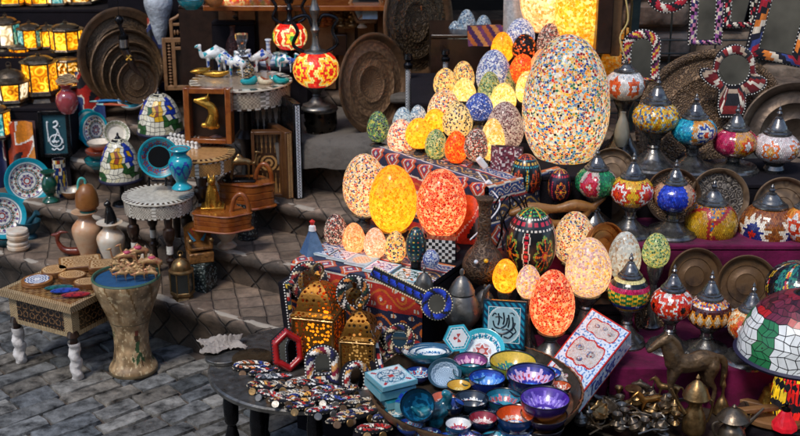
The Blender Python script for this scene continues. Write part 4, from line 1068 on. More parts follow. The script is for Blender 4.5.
# ================= chess table with pieces =================
rtable('inlaid wooden table with a chess set, behind the cat statue', 200, 152, 70, .31, 4.12, .15, 4, topcol=lambda a, r: H('b98a55') if r < .8 else (H('caa46c') if int(a*90) % 2 else H('3c2416')), apron=15, pale='c99a5c', band='8a5528', legrad=.014)
CH = 'chess pieces on the inlaid table'
r1, r2 = random.Random(5), 0
for i in range(8):
    for j in range(2):
        for side in (0, 1):
            x = (169+i*3.9+j*2.5, 141.5+i*.75-j*2.4) if side == 0 else (190+i*3.6+j*1.5, 136+i*.62-j*4)
            p = at(x[0], x[1]+2, z=at(200, 152, Y=4.12).z+.001); hh = (.034 if j else .027)
            b = MB(); b.lathe([(0, 0), (.008, 0), (.0082, .004), (.0055, .008), (.005, hh*.7), (.0075, hh*.76), (.006, hh*.95), (.0035, hh), (0, hh*1.02)], 10)
            o = b.build('chess_piece', mat('white_onyx', H('e4e0d8'), .25, 0, .05, 40, .1, 20) if side == 0 else mat('black_onyx', H('1b1b1f'), .22, 0, .05, 40, .2, 20), sharp=40)
            rr = ['back', 'front'][1-j]
            tagit(o, ('white onyx chess piece in the %s row of the pale side' if side == 0 else 'black onyx chess piece in the %s row of the dark side') % rr, 'chess piece', p, group=('white' if side == 0 else 'black')+' chess pieces, '+rr+' row')
figure('stone_elephant', 'small reddish brown stone animal at the edge of the chess table', 'figurine', at(218, 145, z=at(200, 152, Y=4.12).z), 0,
    [([(-.03, 0, .02), (0, 0, .026), (.03, 0, .018)], [.014, .02, .014]), ([(.03, 0, .018), (.045, 0, .01)], [.012, .006]), ([(-.03, 0, .02), (-.045, 0, .006)], [.012, .005])], mat('red_stone', H('6b4238'), .3, 0, .1, 40, .3, 30), .003)
# shadow box with gilt horse head
p = at(209, 115, Y=4.2); mp = mpp(p); t = thing('shadow_box', 'orange wood framed box with dark inside standing on the chess table', 'frame', p, -.1, -.05)
w, h = 48*mp, 56*mp; b = MB()
b.box((-w/2+.011, 0, 0), (.022, .05, h)); b.box((w/2-.011, 0, 0), (.022, .05, h)); b.box((0, 0, h/2-.011), (w-.044, .048, .022)); b.box((0, 0, -h/2+.009), (w-.044, .048, .018)); b.build('frame', WOODR, t, bev=.003)
b = MB(); b.box((0, .02, 0), (w-.04, .006, h-.04)); b.build('back_panel', WOODD, t)
figure('gilded_horse', 'gilded horse head mounted inside the orange wood frame', 'figurine', at(208, 112, Y=4.165), .1, [([(-.045, 0, .045), (-.02, 0, .035), (.01, 0, .02), (.02, 0, -.01), (.01, 0, -.045)], [.008, .013, .018, .02, .024]), ([(-.045, 0, .045), (-.0, 0, .05)], [.006, .012]), ([(0, .008, .052), (.004, .01, .07)], [.006, .002]), ([(0, -.008, .052), (.004, -.01, .07)], [.006, .002]), ([(-.02, 0, -.05), (.03, 0, -.055)], [.01, .012])], GOLD, .003)

# ================= big oval inlaid table =================
def tcol(a, r): return jit(H('9d8a74'), .15) if r < .86 else (H('d9cdb8') if int(a*110) % 2 else H('4a3526'))
ot = rtable('large oval table with a dotted mother of pearl apron on a turned post', 241, 80, 102, .43, 4.42, 0, 0, topcol=tcol, apron=18, shape=6, pale='c9bda6', band='5a4030')
k = MB(); zt = at(241, 80, Y=4.42).z-.43
k.lathe([(0, 0), (.11, 0), (.1, .02), (.035, .05), (.026, .12), (.03, .17), (.05, .2), (.028, .23), (.027, .30), (.05, .32), (.058, .34), (.05, .37), (.03, .38), (.035, zt-.05), (0, zt-.05)], 24); k.M = None
o = k.build('leg', WOODD, ot, sharp=30); o.location = (.02, -.03, 0)
ZT = at(241, 80, Y=4.42).z
def onT(px, py): return at(px, py, z=ZT+.001)
WBC = lambda a, t: H('2a4f9f') if (int(a*9)+int(t*7)) % 3 == 0 and rnd.random() < .7 else (H('2f9aa5') if rnd.random() < .12 else H('e6e6e2'))
def potc(label, cx, yb, yt, prof, colf, name='ceramic_pot', cat='ornament', Y=None, z=None, n=32, rows=22, m=CER, group=None): return pot(name, label, cat, cx, yb, yt, prof, m, z=z, Y=Y, col=colf, n=n, rows=rows, group=group)
def camelfig(label, px, py, z, sc, m, rz=0, group=None, cat='figurine', name='camel_figurine', tubes=None, vox=None):
    return figure(name, label, cat, at(px, py, z=z), rz, tubes or camel_tubes(), m, vox or sc*.05, sc, group)
FATC = [(p_, [r_*1.5 for r_ in q_]) for p_, q_ in camel_tubes()]
WB = eggmat('blue_white_glaze', HL('e8e8e4 2c56a8 e6e6e2 e9e9e6 2f9da8 e4e4e0'), 30, H('ecece8'), .05)
camelfig('white ceramic camel painted with blue dots at the back of the oval table', 216, 71, ZT, .085, WB, .3, tubes=FATC)
camelfig('white and blue ceramic camel leaning forward by the gilt shoes', 237, 77, ZT, .07, WB, -.4, tubes=FATC)
camelfig('blue and white ceramic camel on the oval table beside the glass lamp', 226, 74, ZT, .075, WB, 2.6, tubes=FATC)
camelfig('small white and teal pottery bird at the right of the oval table', 286, 72, ZT, .06, WB, 2.9, tubes=FATC)
camelfig('white pottery animal with red and blue flowers behind the teal shoes', 262, 72, ZT, .075, eggmat('red_flower_glaze', HL('e8e6e0 b8343a e6e6e2 3050a8 e9e9e6'), 28, H('ecece8'), .05), .6, tubes=FATC)
potc('white bottle vase with thin blue neck in the middle of the oval table', 269, 66, 39, [(8, 0), (9.5, .15), (7, .35), (2.6, .5), (2.2, .88), (3.6, .97), (3, 1)], lambda a, t: H('d9dfe8') if int(t*24) % 3 else H('8d9fc8'), 'bottle_vase', 'vase', z=ZT)
potc('white and teal striped pottery cup at the right end of the oval table', 281, 66, 53, [(7, 0), (8, .5), (6, .8), (7.5, 1)], lambda a, t: H('e4e8e6') if int(a*16) % 2 else H('3a9fa8'), z=ZT)
pot('oil_lamp', 'clear glass oil lamp with flared chimney on the oval table', 'oil lamp', 243, 72, 34, [(7, 0), (7, .06), (3, .2), (5, .34), (9, .42), (8.5, .5), (4.5, .58), (4, .7), (6, .85), (6.5, 1)], GLASS, z=ZT)
potc('dark teal and gold squat bottle under the glass oil lamp', 246, 76, 60, [(7, 0), (9, .4), (5, .75), (3, 1)], lambda a, t: rnd.choice(HL('16424a b98e3a 1a2c3a d8cfb8')), z=ZT)
def shoe(label, px, py, c, inner, sc=1, rz=0, m=CER, z=ZT+.001):
    p = at(px, py, z=z); b = MB(); C1 = H(c); C2 = H(inner)
    def fn(u, v):
        a = 2*pi*u; x = .032*cos(a)*sc; y = .02*sin(a)*sc
        q = [(.75, 0), (1, .006), (1.05, .013), (.9, .02), (.62, .021), (.55, .012), (0, .009)][min(6, int(round(v*6)))]
        return (x*q[0], y*q[0], q[1]*sc*(1+.5*max(0, cos(a))))
    b.grid(fn, 24, 6, lambda u, v: C2 if v > .62 else jit(C1, .1), True)
    b.tube([(.030*sc, 0, .016*sc), (.04*sc, 0, .018*sc), (.043*sc, 0, .026*sc), (.037*sc, 0, .029*sc)], [.007*sc, .005*sc, .003*sc, .002*sc], 6, C1)
    return tagit(b.build('pottery_shoe', m), label, 'pottery shoe', p, rz, group='pottery shoes on the oval table')
shoe('turquoise pottery shoe at the front of the oval table, nearest the camels', 249, 84, '1c9aa0', '0c4650', 1.0, .2)
shoe('cream pottery shoe between the two turquoise ones', 265, 84, 'd9c9a8', 'a8583a', .9, 2.9)
shoe('turquoise pottery shoe at the right end of the row', 281, 83, '1ba0a0', '0d4a52', 1.0, 3.0)
for i, (x, y, l) in enumerate([(216, 77, 30), (201, 74, 22)]):
    p = onT(x, y); b = MB(); q = l*mpp(p)
    b.grid(lambda u, v: (q*(v-.5), .018*sin(pi*min(1, v*1.1))**.7*cos(2*pi*u), .012+.014*sin(pi*v)**.7*sin(2*pi*u)+.012*max(0, v-.7)*3), 14, 12, (.5, .5, .5), True)
    tagit(b.build('gilt_shoe', GOLD), ['long gilt metal shoe lying on the left of the oval table', 'smaller gilt shoe lying behind the long one'][i], 'ornament', p, -.15+.5*i)

# ---- carved wooden mirror frame standing behind
p = at(187, 88, Y=4.95); p.z = .69; mp = mpp(p); t = thing('carved_mirror', 'openwork turned wood frame with a small pediment on the upper step', 'frame', p, .1, -.06)
b = MB(); Hh = 52*mp; 
for x in (-20, -11, 11, 20): b.box((x*mp, 0, (Hh)*.5 if abs(x) > 15 else Hh*.48), (.016, .02, Hh if abs(x) > 15 else Hh*.9))
for z in (1, 18*mp/.01*.01, Hh-.006, Hh*.78): pass
b.box((0, .001, Hh-.01), (42*mp, .022, .02)); b.box((0, .001, Hh*.8), (23*mp, .02, .014)); b.box((0, .001, .01), (42*mp, .022, .02))
for x in (-12, 12): b.box((x*mp, 0, Hh+9*mp), (.014, .02, 18*mp))
b.box((0, .001, Hh+13*mp), (24*mp, .018, .012)); 
b.tube([(-12*mp, 0, Hh+17*mp), (-6*mp, 0, Hh+20*mp), (0, 0, Hh+25*mp), (6*mp, 0, Hh+20*mp), (12*mp, 0, Hh+17*mp)], .009, 6); b.build('frame', WOODP, t, bev=.002)
b = MB()
for side in (-15.5, 15.5):
    for k in range(17): b.ball((side*mp, 0, Hh*(k+.5)/17), (.008, .006, .0055), 6)
for k in range(9): b.ball(((k-4)*2.6*mp, 0, Hh*.9), (.006, .006, .009), 6)
for k in range(7): b.ball(((k-3)*3*mp, 0, Hh+5*mp), (.006, .006, .012), 6)
b.build('turned_spindles', WOODP, t)
b = MB(); b.box((0, .012, Hh*.4), (22*mp, .004, Hh*.78)); b.build('dark_backing', WOODD, t)
# plastic wrapped bundle and bowls at the top
pot('plastic_bundle', 'bundle wrapped in shiny translucent white plastic at the top of the shelves', 'bundle', 161, 44, -12, [(3, 0), (7, .2), (10, .45), (14, .7), (13, .85), (8, .95), (3, 1)], mat('plastic_wrap', H('b9c0c8'), .18, 0, 1.6, 50, .25, 30), Y=5.05, n=40, rows=30)
stand('dark shelf step below the turquoise bowl at the top', -1.3, -.45, 5.15, 5.5, .69, 1.09, DARKC)
bowl('turquoise bowl standing on the dark shelf at the top edge', 191, -1, 27, 9, 1.09, [(1.1, H('0f6470'))], '14808c')
bowl('orange brown gourd bowl at the top edge beside the turquoise one', 214, -3, 20, 9, 1.09, [(1.1, H('6f3a1c'))], 'b0703c', m=CERM)

# ================= curved wooden boxes, cat, camel =================
def kidney(label, cx, ybot, ytop, w, Y, rz=0, layers=3, hand=True, zb=None):
    p = at(cx, ybot, Y=Y); 
    if zb: p.z = zb
    mp = mpp(p); h = (at(cx, ytop, Y=Y).z-p.z)*.72; R = w/2*mp
    t = thing('curved_box', label, 'wooden box', p, rz)
    b = MB()
    wv = lambda u: 1+.07*cos(2*pi*u*5)
    prof = [(0, 0), (R*1.03, 0), (R*1.06, h*.05), (R*1.03, h*.1)]
    for i in range(layers): 
        z = h*(.1+.8*i/layers); z2 = h*(.1+.8*(i+1)/layers); prof += [(R*.94, z+.001), (R*.97, z+h*.03), (R*.97, z2-h*.03), (R*.93, z2-.001)]
    prof += [(R*1.0, h*.91), (R*1.02, h*.95), (R*.99, h), (0, h)]
    def fn(u, v):
        r, z = prof[int(round(v*(len(prof)-1)))]; a = 2*pi*u; q = r*wv(u); return (q*cos(a), q*sin(a)*.62, z)
    b.grid(fn, 90, len(prof)-1, (.5, .5, .5), True); b.build('box_body', WOODR, t, sharp=30)
    if hand:
        c = MB(); c.tube(spl([(R*.35, 0, h), (R*.5, 0, h+.05), (R*.75, 0, h+.065), (R*.95, 0, h+.03), (R*.98, 0, h*.6)], 5), [.009]*21, 10); c.build('handle', WOODR, t)
    return t, p.z+h
kt, kz = kidney('curved varnished wooden box with a looped handle, lower one on the marble foot', 222, 228, 204, 58, 3.93, -.1)
kt2, kz2 = kidney('curved varnished wooden box with a looped handle, upper one under the little camel', 246, 197, 170, 56, 4.13, -.15, zb=.43)
figure('cat_statue', 'gilded seated cat statue on the lower curved wooden box', 'statue', at(213, 208, z=kz+.001), .1, catstat(), GOLD, .0035, .135)
b = MB(); b.box((0, 0, .006), (.085, .07, .012)); tagit(b.build('statue_plinth', GOLD, bev=.002), 'flat gilt plinth under the seated cat statue', 'plinth', at(213, 208, z=kz-.001), .1)
figure('camel_statue', 'small bronze camel statue on the upper curved wooden box', 'statue', at(241, 180, z=kz2+.008), 3.3, camel_tubes(), BRS, .0035, .085)
b = MB(); b.box((0, 0, .004), (.11, .05, .008)); tagit(b.build('statue_plinth', BLK, bev=.002), 'black plinth under the bronze camel statue', 'plinth', at(241, 181, z=kz2))
pot('marble_pedestal', 'cream and brown marble pedestal under the lower curved wooden box', 'pedestal', 227, 247, 225, [(9, 0), (10, .06), (9, .15), (5.5, .28), (9, .5), (10, .7), (8, .9), (7, 1)], ALAW, z=.31)
pot('inlaid_drum', 'black cylindrical pedestal speckled with shell inlay beside the marble foot', 'pedestal', 248, 238, 202, [(10, 0), (10.6, .03), (10, .08), (10, .92), (10.6, 1)], eggmat('shell_inlay_black', HL('1b1d20 26292e 17191c 6f7570 1e2024'), 70, H('0f1113'), .1), z=.31, smooth=0)

WALN = mat('walnut', H('6a4426'), .35, 0, .3, 60, .35, 25, coat=.3, tint2=H('452a16'))
# ---- backgammon boards standing open
def bgboard(label, x0, x1, y0, y1, Y, yaw, woodm, pale, dark, depth=.045, edge=None, tri=True):
    p = at((x0+x1)/2, y1, Y=Y); p.z = max(p.z, .43) if p.z < .44 else p.z
    mp = mpp(p); w = (x1-x0)*mp; h = at(0, y0, Y=Y).z-p.z
    t = thing('backgammon_board', label, 'game board', p, yaw, -.03)
    b = MB(); e = .012
    for x in (-w/2+e/2, w/2-e/2): b.box((x, 0, h/2), (e, depth, h))
    for z in (e/2, h-e/2): b.box((0, 0, z), (w-2*e, depth*.98, e))
    b.build('case', woodm, t, bev=.0015)
    c = MB(); W2 = w-2*e; H2 = h-2*e; P, D = H(pale), H(dark)
    def col(u, v):
        x = u; z = v
        k = (x*6) % 1
        for zz in (v, 1-v):
            if zz < .33 and abs(k-.5) < .42*(1-zz/.33): return P if int(x*6) % 2 else mixc(P, D, .35)
        if .38 < v < .62:
            r = hypot((x-.5)*W2, (v-.5)*H2)
            return P if int(r/.008) % 2 else D
        return D
    c.grid(lambda u, v: ((u-.5)*W2, depth*.2, e+v*H2), 54, 90, col)
    c.build('inlaid_field', INL, t)
    if edge:
        d = MB(); d.grid(lambda u, v: (w/2+.0015, (u-.5)*depth*.5, v*h), 3, 60, lambda u, v: H('c8ccd0') if (int(u*3)+int(v*60)) % 2 else H('33363a')); d.build('edge_inlay', INL, t)
    return t
bgboard('dark backgammon board with carved silver points standing behind the pale one', 255, 297, 104, 203, 4.33, .1, BLK, 'a09a90', '1d1a1a')
bgboard('pale wooden backgammon board with inlaid points standing on the step', 254, 286, 131, 200, 4.24, .05, WALN, 'b08550', '3a2618')
def slab(label, cx, y0, y1, w, Y, yaw, woodm, stripe, name='folded_board'):
    p = at(cx, y1, Y=Y); p.z = max(.43, p.z) if p.z < .46 else p.z; mp = mpp(p); h = at(cx, y0, Y=Y).z-p.z
    t = thing(name, label, 'game board', p, yaw); b = MB(); b.box((0, .1, h/2), (w*mp, .2, h)); b.build('case', woodm, t, bev=.003)
    c = MB(); A, B_ = HL(stripe); c.grid(lambda u, v: ((u-.5)*w*mp*.55, -.0015, .006+v*(h-.012)), 4, 64, lambda u, v: A if (int(u*4)+int(v*64)) % 2 or u < .2 or u > .8 else B_); c.build('edge_inlay', INL, t)
slab('folded pale wooden board standing on edge, right of the open backgammon board', 291, 132, 201, 8, 4.2, .5, WALN, 'b08a5c 6d4a2c')
slab('tall black folded board with a white inlaid edge', 300, 104, 204, 8, 4.2, .4, BLK, 'c5cad0 30343a')

# ================= alabaster vases etc on the first step =================
VP = [(9, 0), (9.5, .03), (8, .1), (11, .3), (14, .55), (13.5, .68), (9, .8), (7, .86), (7.5, .92), (12, .98), (13, 1), (9, .99)]
pot('alabaster_vase', 'warm brown alabaster vase carrying the brown domed pot, left of two', 'vase', 89, 258, 211, VP, ALA, z=.18)
pot('alabaster_vase', 'white veined alabaster vase carrying the black cat, right of two', 'vase', 113, 264, 222, [(r*.98, q) for r, q in VP], ALAW, z=.18)
def domepot():
    p = at(88, 213, Y=at(89, 258, z=.18).y); mp = mpp(p); t = thing('domed_pot', 'brown domed stone pot with a turquoise hook on the alabaster vase', 'pot', p)
    b = MB(); b.lathe([(0, 0), (.028, 0), (.03, .008), (.022, .014), (0, .014)], 20); b.build('foot', mat('verdigris', H('3f7f74'), .5, .3, .3, 60, .3, 30), t)
    b = MB(); h = 32*mp; R = 11*mp; b.lathe([(0, .014), (R*.7, .016), (R*1.05, .03), (R*1.05, h*.45), (R*.92, h*.7), (R*.6, h*.9), (0, h)], 28); b.build('dome', mat('amber_stone', H('9a622e'), .35, 0, .4, 40, .3, 24, tint2=H('6d3f1c')), t)
    b = MB(); b.tube(spl([(-R*.6, -.01, h*.6), (-R*.6, -.012, h*.95), (-R*.35, -.01, h*1.15), (0, -.006, h*1.1), (R*.02, -.004, h*.95)], 4), .005, 8); b.build('hook', mat('turquoise_glaze', H('4fb0a4'), .3, 0, .1, 40, .2, 30), t)
domepot()
figure('cat_statue', 'black seated cat figurine on the white veined vase', 'statue', at(111, 225, Y=at(113, 264, z=.18).y)+Vector((0, 0, 0)), -.9, catstat(), mat('black_stone', H('141518'), .25, 0, .1, 40, .2, 20), .003, .11)
figure('wooden_deer', 'reddish carved wooden animal lying behind the square inlaid box', 'figurine', at(68, 256, z=.18), 0, [([(-.03, 0, .09), (-.035, 0, .06), (-.01, 0, .025), (.04, 0, .02)], [.01, .009, .014, .018]), ([(-.03, 0, .09), (-.055, 0, .088)], [.011, .006]), ([(-.02, 0, .1), (.01, .0, .1)], [.008, .003])], mat('red_wood', H('6b2a18'), .3, 0, .1, 40, .3, 30, coat=.3), .004)
for i, (y, w) in enumerate([(252, 22), (243, 22)]):
    p = at(19+i*.5, 250, z=.18); p.z += .045*i; r = 11*mpp(p); b = MB(); b.lathe([(0, 0), (r*.8, 0), (r, .012), (r, .022), (r*.93, .024), (r*.95, .026), (r*.97, .036), (r*.9, .042), (0, .043)], 32)
    tagit(b.build('marble_box', ALAW, sharp=30), ['lower of two round white marble boxes with brown veins', 'upper of two round white marble boxes with brown veins'][i], 'box', p)
def mortar():
    p = at(30, 238, z=.18); t = thing('mortar', 'blue green stone mortar with a pestle behind the marble boxes', 'mortar', p); tm = mat('blue_slate', H('1f4a58'), .35, 0, .2, 40, .3, 20)
    b = MB(); b.lathe([(0, 0), (.03, 0), (.03, .01), (.02, .02), (.045, .05), (.05, .075), (.045, .075), (.02, .035), (0, .03)], 28); b.build('cup', tm, t)
    b = MB(); b.tube([(-.01, 0, .05), (.03, -.01, .1), (.045, -.012, .115)], [.012, .008, .014], 10); b.build('pestle', tm, t)
mortar()
bowl('blue green stone bowl at the foot of the cut off plate', 5, 236, 26, 9, .18, [(1.1, H('12343f'))], '1b5560', m=CERM)

# ================= rectangular inlaid table, left front =================
def recttable():
    A = at(75, 380, z=0); B = at(20, 364, z=0); e = (B-A); e.z = 0; w = e.length+.03; e.normalize(); nn = Vector((-e.y, e.x, 0)); 
    if nn.y < 0: nn = -nn
    d = .27; c = A+e*(w/2-.012)+nn*(d/2); rz = atan2(-e.y, -e.x)
    zt = at(71, 306, Y=A.y-.02).z
    t = thing('inlaid_table', 'low rectangular inlaid table with paper wrapped feet on the street', 'table', (c.x, c.y, 0), rz)
    b = MB()
    def tc(u, v):
        e_ = min(u, 1-u, (v), (1-v)); k = (int(u*70)+int(v*60)) % 2
        if e_ < .06: return H('b8a482') if k else H('7a6042')
        return H('6a4a2c') if (int(u*24)+int(v*22)) % 2 else H('8a6a44')
    W2, D2 = w/2+.02, d/2+.02
    b.grid(lambda u, v: (-W2+2*W2*u, -D2+2*D2*v, zt), 70, 60, tc)
    for (p, q, nu) in (((-W2, -D2), (W2, -D2), 70), ((W2, -D2), (W2, D2), 60), ((W2, D2), (-W2, D2), 10), ((-W2, D2), (-W2, -D2), 60)):
        b.grid(lambda u, v: (p[0]+(q[0]-p[0])*u, p[1]+(q[1]-p[1])*u, zt-.024*(1-v)), nu, 3, lambda u, v: H('b09a78') if (int(u*nu)+int(v*3)) % 2 else H('7a6042'))
    b.add([(-W2, -D2, zt-.024), (W2, -D2, zt-.024), (W2, D2, zt-.024), (-W2, D2, zt-.024)], [(3, 2, 1, 0)], (.1, .06, .03)); b.build('table_top', INL, t, sharp=30)
    c2 = MB(); ap0, ap1 = zt-.125, zt-.024
    for (p, q, L_) in (((-w/2, -d/2), (w/2, -d/2), w), ((w/2, -d/2), (w/2, d/2), d), ((w/2, d/2), (-w/2, d/2), w), ((-w/2, d/2), (-w/2, -d/2), d)):
        def ac(u, v):
            if v < .16 : return H('c9b48c') if int(u*80) % 2 else H('6b4c2c')
            ee = min(u, 1-u)*L_
            if ee < .035: return H('b8a27c') if (int(u*L_/.004)+int(v*24)) % 2 else H('8a7050')
            k = hypot(((u*L_/.03) % 1)-.5, ((v*3.4) % 1)-.5); return H('7a5a3a') if .3 < k < .42 else H('1c120c')
        c2.grid(lambda u, v: (p[0]+(q[0]-p[0])*u, p[1]+(q[1]-p[1])*u, ap0+(ap1-ap0)*v), 80, 24, ac)
    c2.build('apron', INL, t, sharp=30)
    for sx in (-1, 1):
        for sy in (-1, 1):
            k = MB(); x, y = sx*(w/2-.012), sy*(d/2-.012)
            k.M = Matrix.Translation((x, y, 0)); k.lathe([(0, 0), (.014, 0), (.016, .02), (.013, .05), (.013, ap0+.0), (.022, ap0+.001), (.016, ap0+.02), (0, ap0+.03)], 14); lg = k.build('leg', WOODD, t, sharp=40)
            q = MB(); q.M = Matrix.Translation((x, y, 0))
            hh = ap0*.86
            q.grid(lambda u, v: ((.020+.006*noise.noise(Vector((u*5+sx, v*9, sy*3)))+.003*sin(v*16+u*6))*cos(2*pi*u), (.020+.006*noise.noise(Vector((u*5+sx, v*9, sy*3)))+.003*sin(v*16+u*6))*sin(2*pi*u), .002+hh*v), 20, 20, (.5, .5, .5), True); q.build('paper_wrap', PAPER, lg, sharp=60)
    return t, zt
rt, RT = recttable()
def onR(x, y): return at(x, y, z=RT+.001)
def disc(label, px, py, w, m, col, th=.018, ax=1, rz=0, name='inlaid_box', cat='box', z=None, rz2=0, n=40, pw=2):
    p = at(px, py, z=(RT+.001+th) if z is None else z+th); p.z -= th; R = w/2*mpp(p); b = MB()
    def rr(u): a = 2*pi*u; return 1/((abs(cos(a))**pw+abs(sin(a))**pw)**(1/pw))
    prof = [(0, 0), (.96, 0), (1, th*.15), (.98, th*.5), (1, th*.55), (1, th*.9), (.97, th)]+[(.97*i/10, th) for i in range(9, -1, -1)]
    k = len(prof)-1
    def fn(u, v):
        r, z_ = prof[int(round(v*k))]; q = rr(u)*r*R; return (q*cos(2*pi*u), q*sin(2*pi*u)*ax, z_)
    def cf(u, v): 
        j = int(v*k)+1
        return jit(col(u, prof[min(k, j)][0] if j > 6 else 1.2), .12) if callable(col) else col
    b.grid(fn, n*2, k, cf, True)
    return tagit(b.build(name, m, sharp=35), label, cat, p, rz)
wc = lambda a, r: H('6b4426') if r > 1 else (H('c9a87c') if (.75 < r < .85 or (r < .7 and (int(a*16)+int(r*10)) % 2)) else H('8c6238'))
IG = 'inlaid wooden boxes on the low table'
disc('round plate with blue rosette in a brown rim on the low table', 37, 279, 31, CERM, lambda a, r: H('8a5a30') if r > .72 else (H('e2e4e4') if (int(a*12)+int(r*9)) % 2 or r < .15 else H('3a5f92')), .016, name='tile_plate', cat='plate')
disc('small round inlaid box behind the rosette plate', 54, 268, 26, INL, wc, .022, group_ if False else 1) if False else disc('small round inlaid box behind the rosette plate', 54, 269, 25, INL, wc, .022)
disc('oval inlaid box in the middle of the low table', 72, 274, 28, INL, wc, .024, ax=.8)
disc('oval inlaid box on the right of the low table, near the drum', 87, 281, 27, INL, wc, .02, ax=.75)
disc('square inlaid box turned cornerwise at the back of the low table', 80, 261, 42, INL, wc, .022, ax=.8, pw=14, rz=.3)
disc('flat brown inlaid box at the back corner of the low table beside the drum', 107, 263, 36, INL, wc, .024, ax=.7, pw=10, rz=.2)
for i, (x, y, c, lab) in enumerate([(59, 288, '0f5a5a', 'dark teal cloth glasses case, left of three'), (65, 291, '1f3fa0', 'bright blue cloth glasses case between the teal and the red one'), (76, 295, '9a1f2a', 'red and navy cloth glasses case nearest the table corner')]):
    p = at(x, y, z=RT+.008); p.z = RT+.001; b = MB()
    b.grid(lambda u, v: (.05*(2*v-1), .016*sin(pi*v)**.5*cos(2*pi*u), .009+.009*sin(pi*v)**.5*sin(2*pi*u)), 16, 14, lambda u, v: jit(H(c) if (int(v*14)+int(u*8)) % 4 else mixc(H(c), (0, 0, .02), .6), .2), True)
    tagit(b.build('glasses_case', CLO), lab, 'case', p, .18)
# ---- goblet drum with figures
def DRC(u, t):
    """painted desert scene: riders and palms in worn green, brown and ochre"""
    w_ = noise.noise(Vector((cos(u*6.28)*3, sin(u*6.28)*3, t*9))); x = ((u*4+.15) % 1)-.5; y = t; tan_ = H('b89a74'); gr = H('3f5a38'); br = H('4a3826'); rd = H('7a3a2a')
    if t < .05 or .52 < t < .535 or t > .965: return H('6f5f45')
    wear = noise.noise(Vector((cos(u*6.28)*9, sin(u*6.28)*9, t*30)))
    if wear > .32: return H('c4ae88')
    if int(u*4+.15) % 2:
        if abs(x+.02*sin(t*50)) < .07 and .26 < t < .42: return gr if t < .36 else br       # rider
        if abs(x) < .05 and .42 < t < .47: return rd
        if abs(x) < .22 and abs(t-.20-.02*sin(x*20)) < .035: return gr
        if abs(abs(x)-.12) < .018 and .12 < t < .2: return br
    else:
        if abs(x-.05*sin(t*9)) < .02 and .15 < t < .40: return br
        if hypot(x*.5, t-.42) < .07 and sin(atan2(t-.42, x*.5)*7) > -.2: return gr
        if abs(x+.25) < .10 and abs(t-.14) < .02: return gr
    if .56 < t < .66 and w_ > .1: return H('8a6c48')
    if .62 < t < .94 and abs(((u*9+t*1.5) % 1)-.5) < .05+.05*w_: return H('7f6038')
    return mixc(tan_, H('7d6444'), max(0, min(1, .4+w_)))
def drumparts(t, mp, h, P):
    R = 32*mp; b = MB(); b.lathe([(0, h*.97+.003), (R*.93, h*.97+.003)], 40, H('1f4f78'), m=6); b.build('blue_skin', PNT, t)
    c = MB(); c.tube([(R*cos(a*pi/24), R*sin(a*pi/24), h) for a in range(49)], .005, 6, H('3f5f4c')); c.build('rim', CERM, t)
pot('goblet_drum', 'large pale goblet drum painted with a camel scene standing on the street', 'drum', 134, 370, 276, [(23, 0), (24, .015), (23.5, .06), (19.5, .13), (17.5, .24), (17, .36), (18, .48), (21.5, .6), (26.5, .74), (31, .87), (33, .95), (33, 1.0), (31, 1.0), (30, .97)], mat('painted_drum', None, .45, 0, .35, 60, .4, 22), z=0, col=DRC, n=130, rows=96, parts=drumparts)
DY = at(134, 370, z=0).y; DZ = at(134, 276, Y=DY).z-.01
GC = mat('painted_gold_camel', H('c9a26a'), .35, .3, .1, 60, .35, 40, tint2=H('8a4a3a'))
CG = 'gilt camel figurines on the blue drum top'
for i, (x, y, s, r, lab) in enumerate([(127, 265, .068, .2, 'tall gilt camel with pink saddle at the left of the drum top'), (138, 262, .075, .4, 'tall gilt camel with pink saddle in the middle of the drum top'), (152, 271, .07, 0, 'tall gilt camel at the right edge of the drum top')]):
    figure('camel_figurine', lab, 'figurine', at(x, y+6, z=DZ), r, camel_tubes(), GC, .003, s, CG)
    b = MB(); p = at(x, y+6, z=DZ); p.z += s*1.0; b.ball((.004, 0, 0), (s*.2, s*.16, s*.13), 10); tagit(b.build('saddle', mat('pink_saddle', H('b0405a'), .5, 0, .3, 60, .4, 40)), ['pink saddle on the left tall camel', 'pink saddle on the middle tall camel', 'pink saddle on the right tall camel'][i], 'saddle', p)
for i in range(17):
    a = i*2.4; r = 25*sqrt((i+.5)/17); x, y = 134+r*cos(a)*.95, 277+r*sin(a)*.32
    figure('camel_figurine', 'little gilt camel in the herd on the blue drum top', 'figurine', at(x, y, z=DZ), rnd.uniform(-.5, .5)+(3.1 if i % 3 == 0 else 0), camel_tubes(), GC, .0025, .042, 'herd of little gilt camels')
b = MB(); b.add([(-.04, -.03, 0), (.04, -.03, 0), (.04, .03, 0), (-.04, .03, 0), (0, 0, .11)], [(0, 1, 4), (1, 2, 4), (2, 3, 4), (3, 0, 4), (3, 2, 1, 0)]); tagit(b.build('onyx_pyramid', ALAW, sharp=5), 'pale onyx pyramid behind the camels of the drum', 'pyramid', at(147, 272, z=.18), .5)
p = at(147, 272, z=.18)
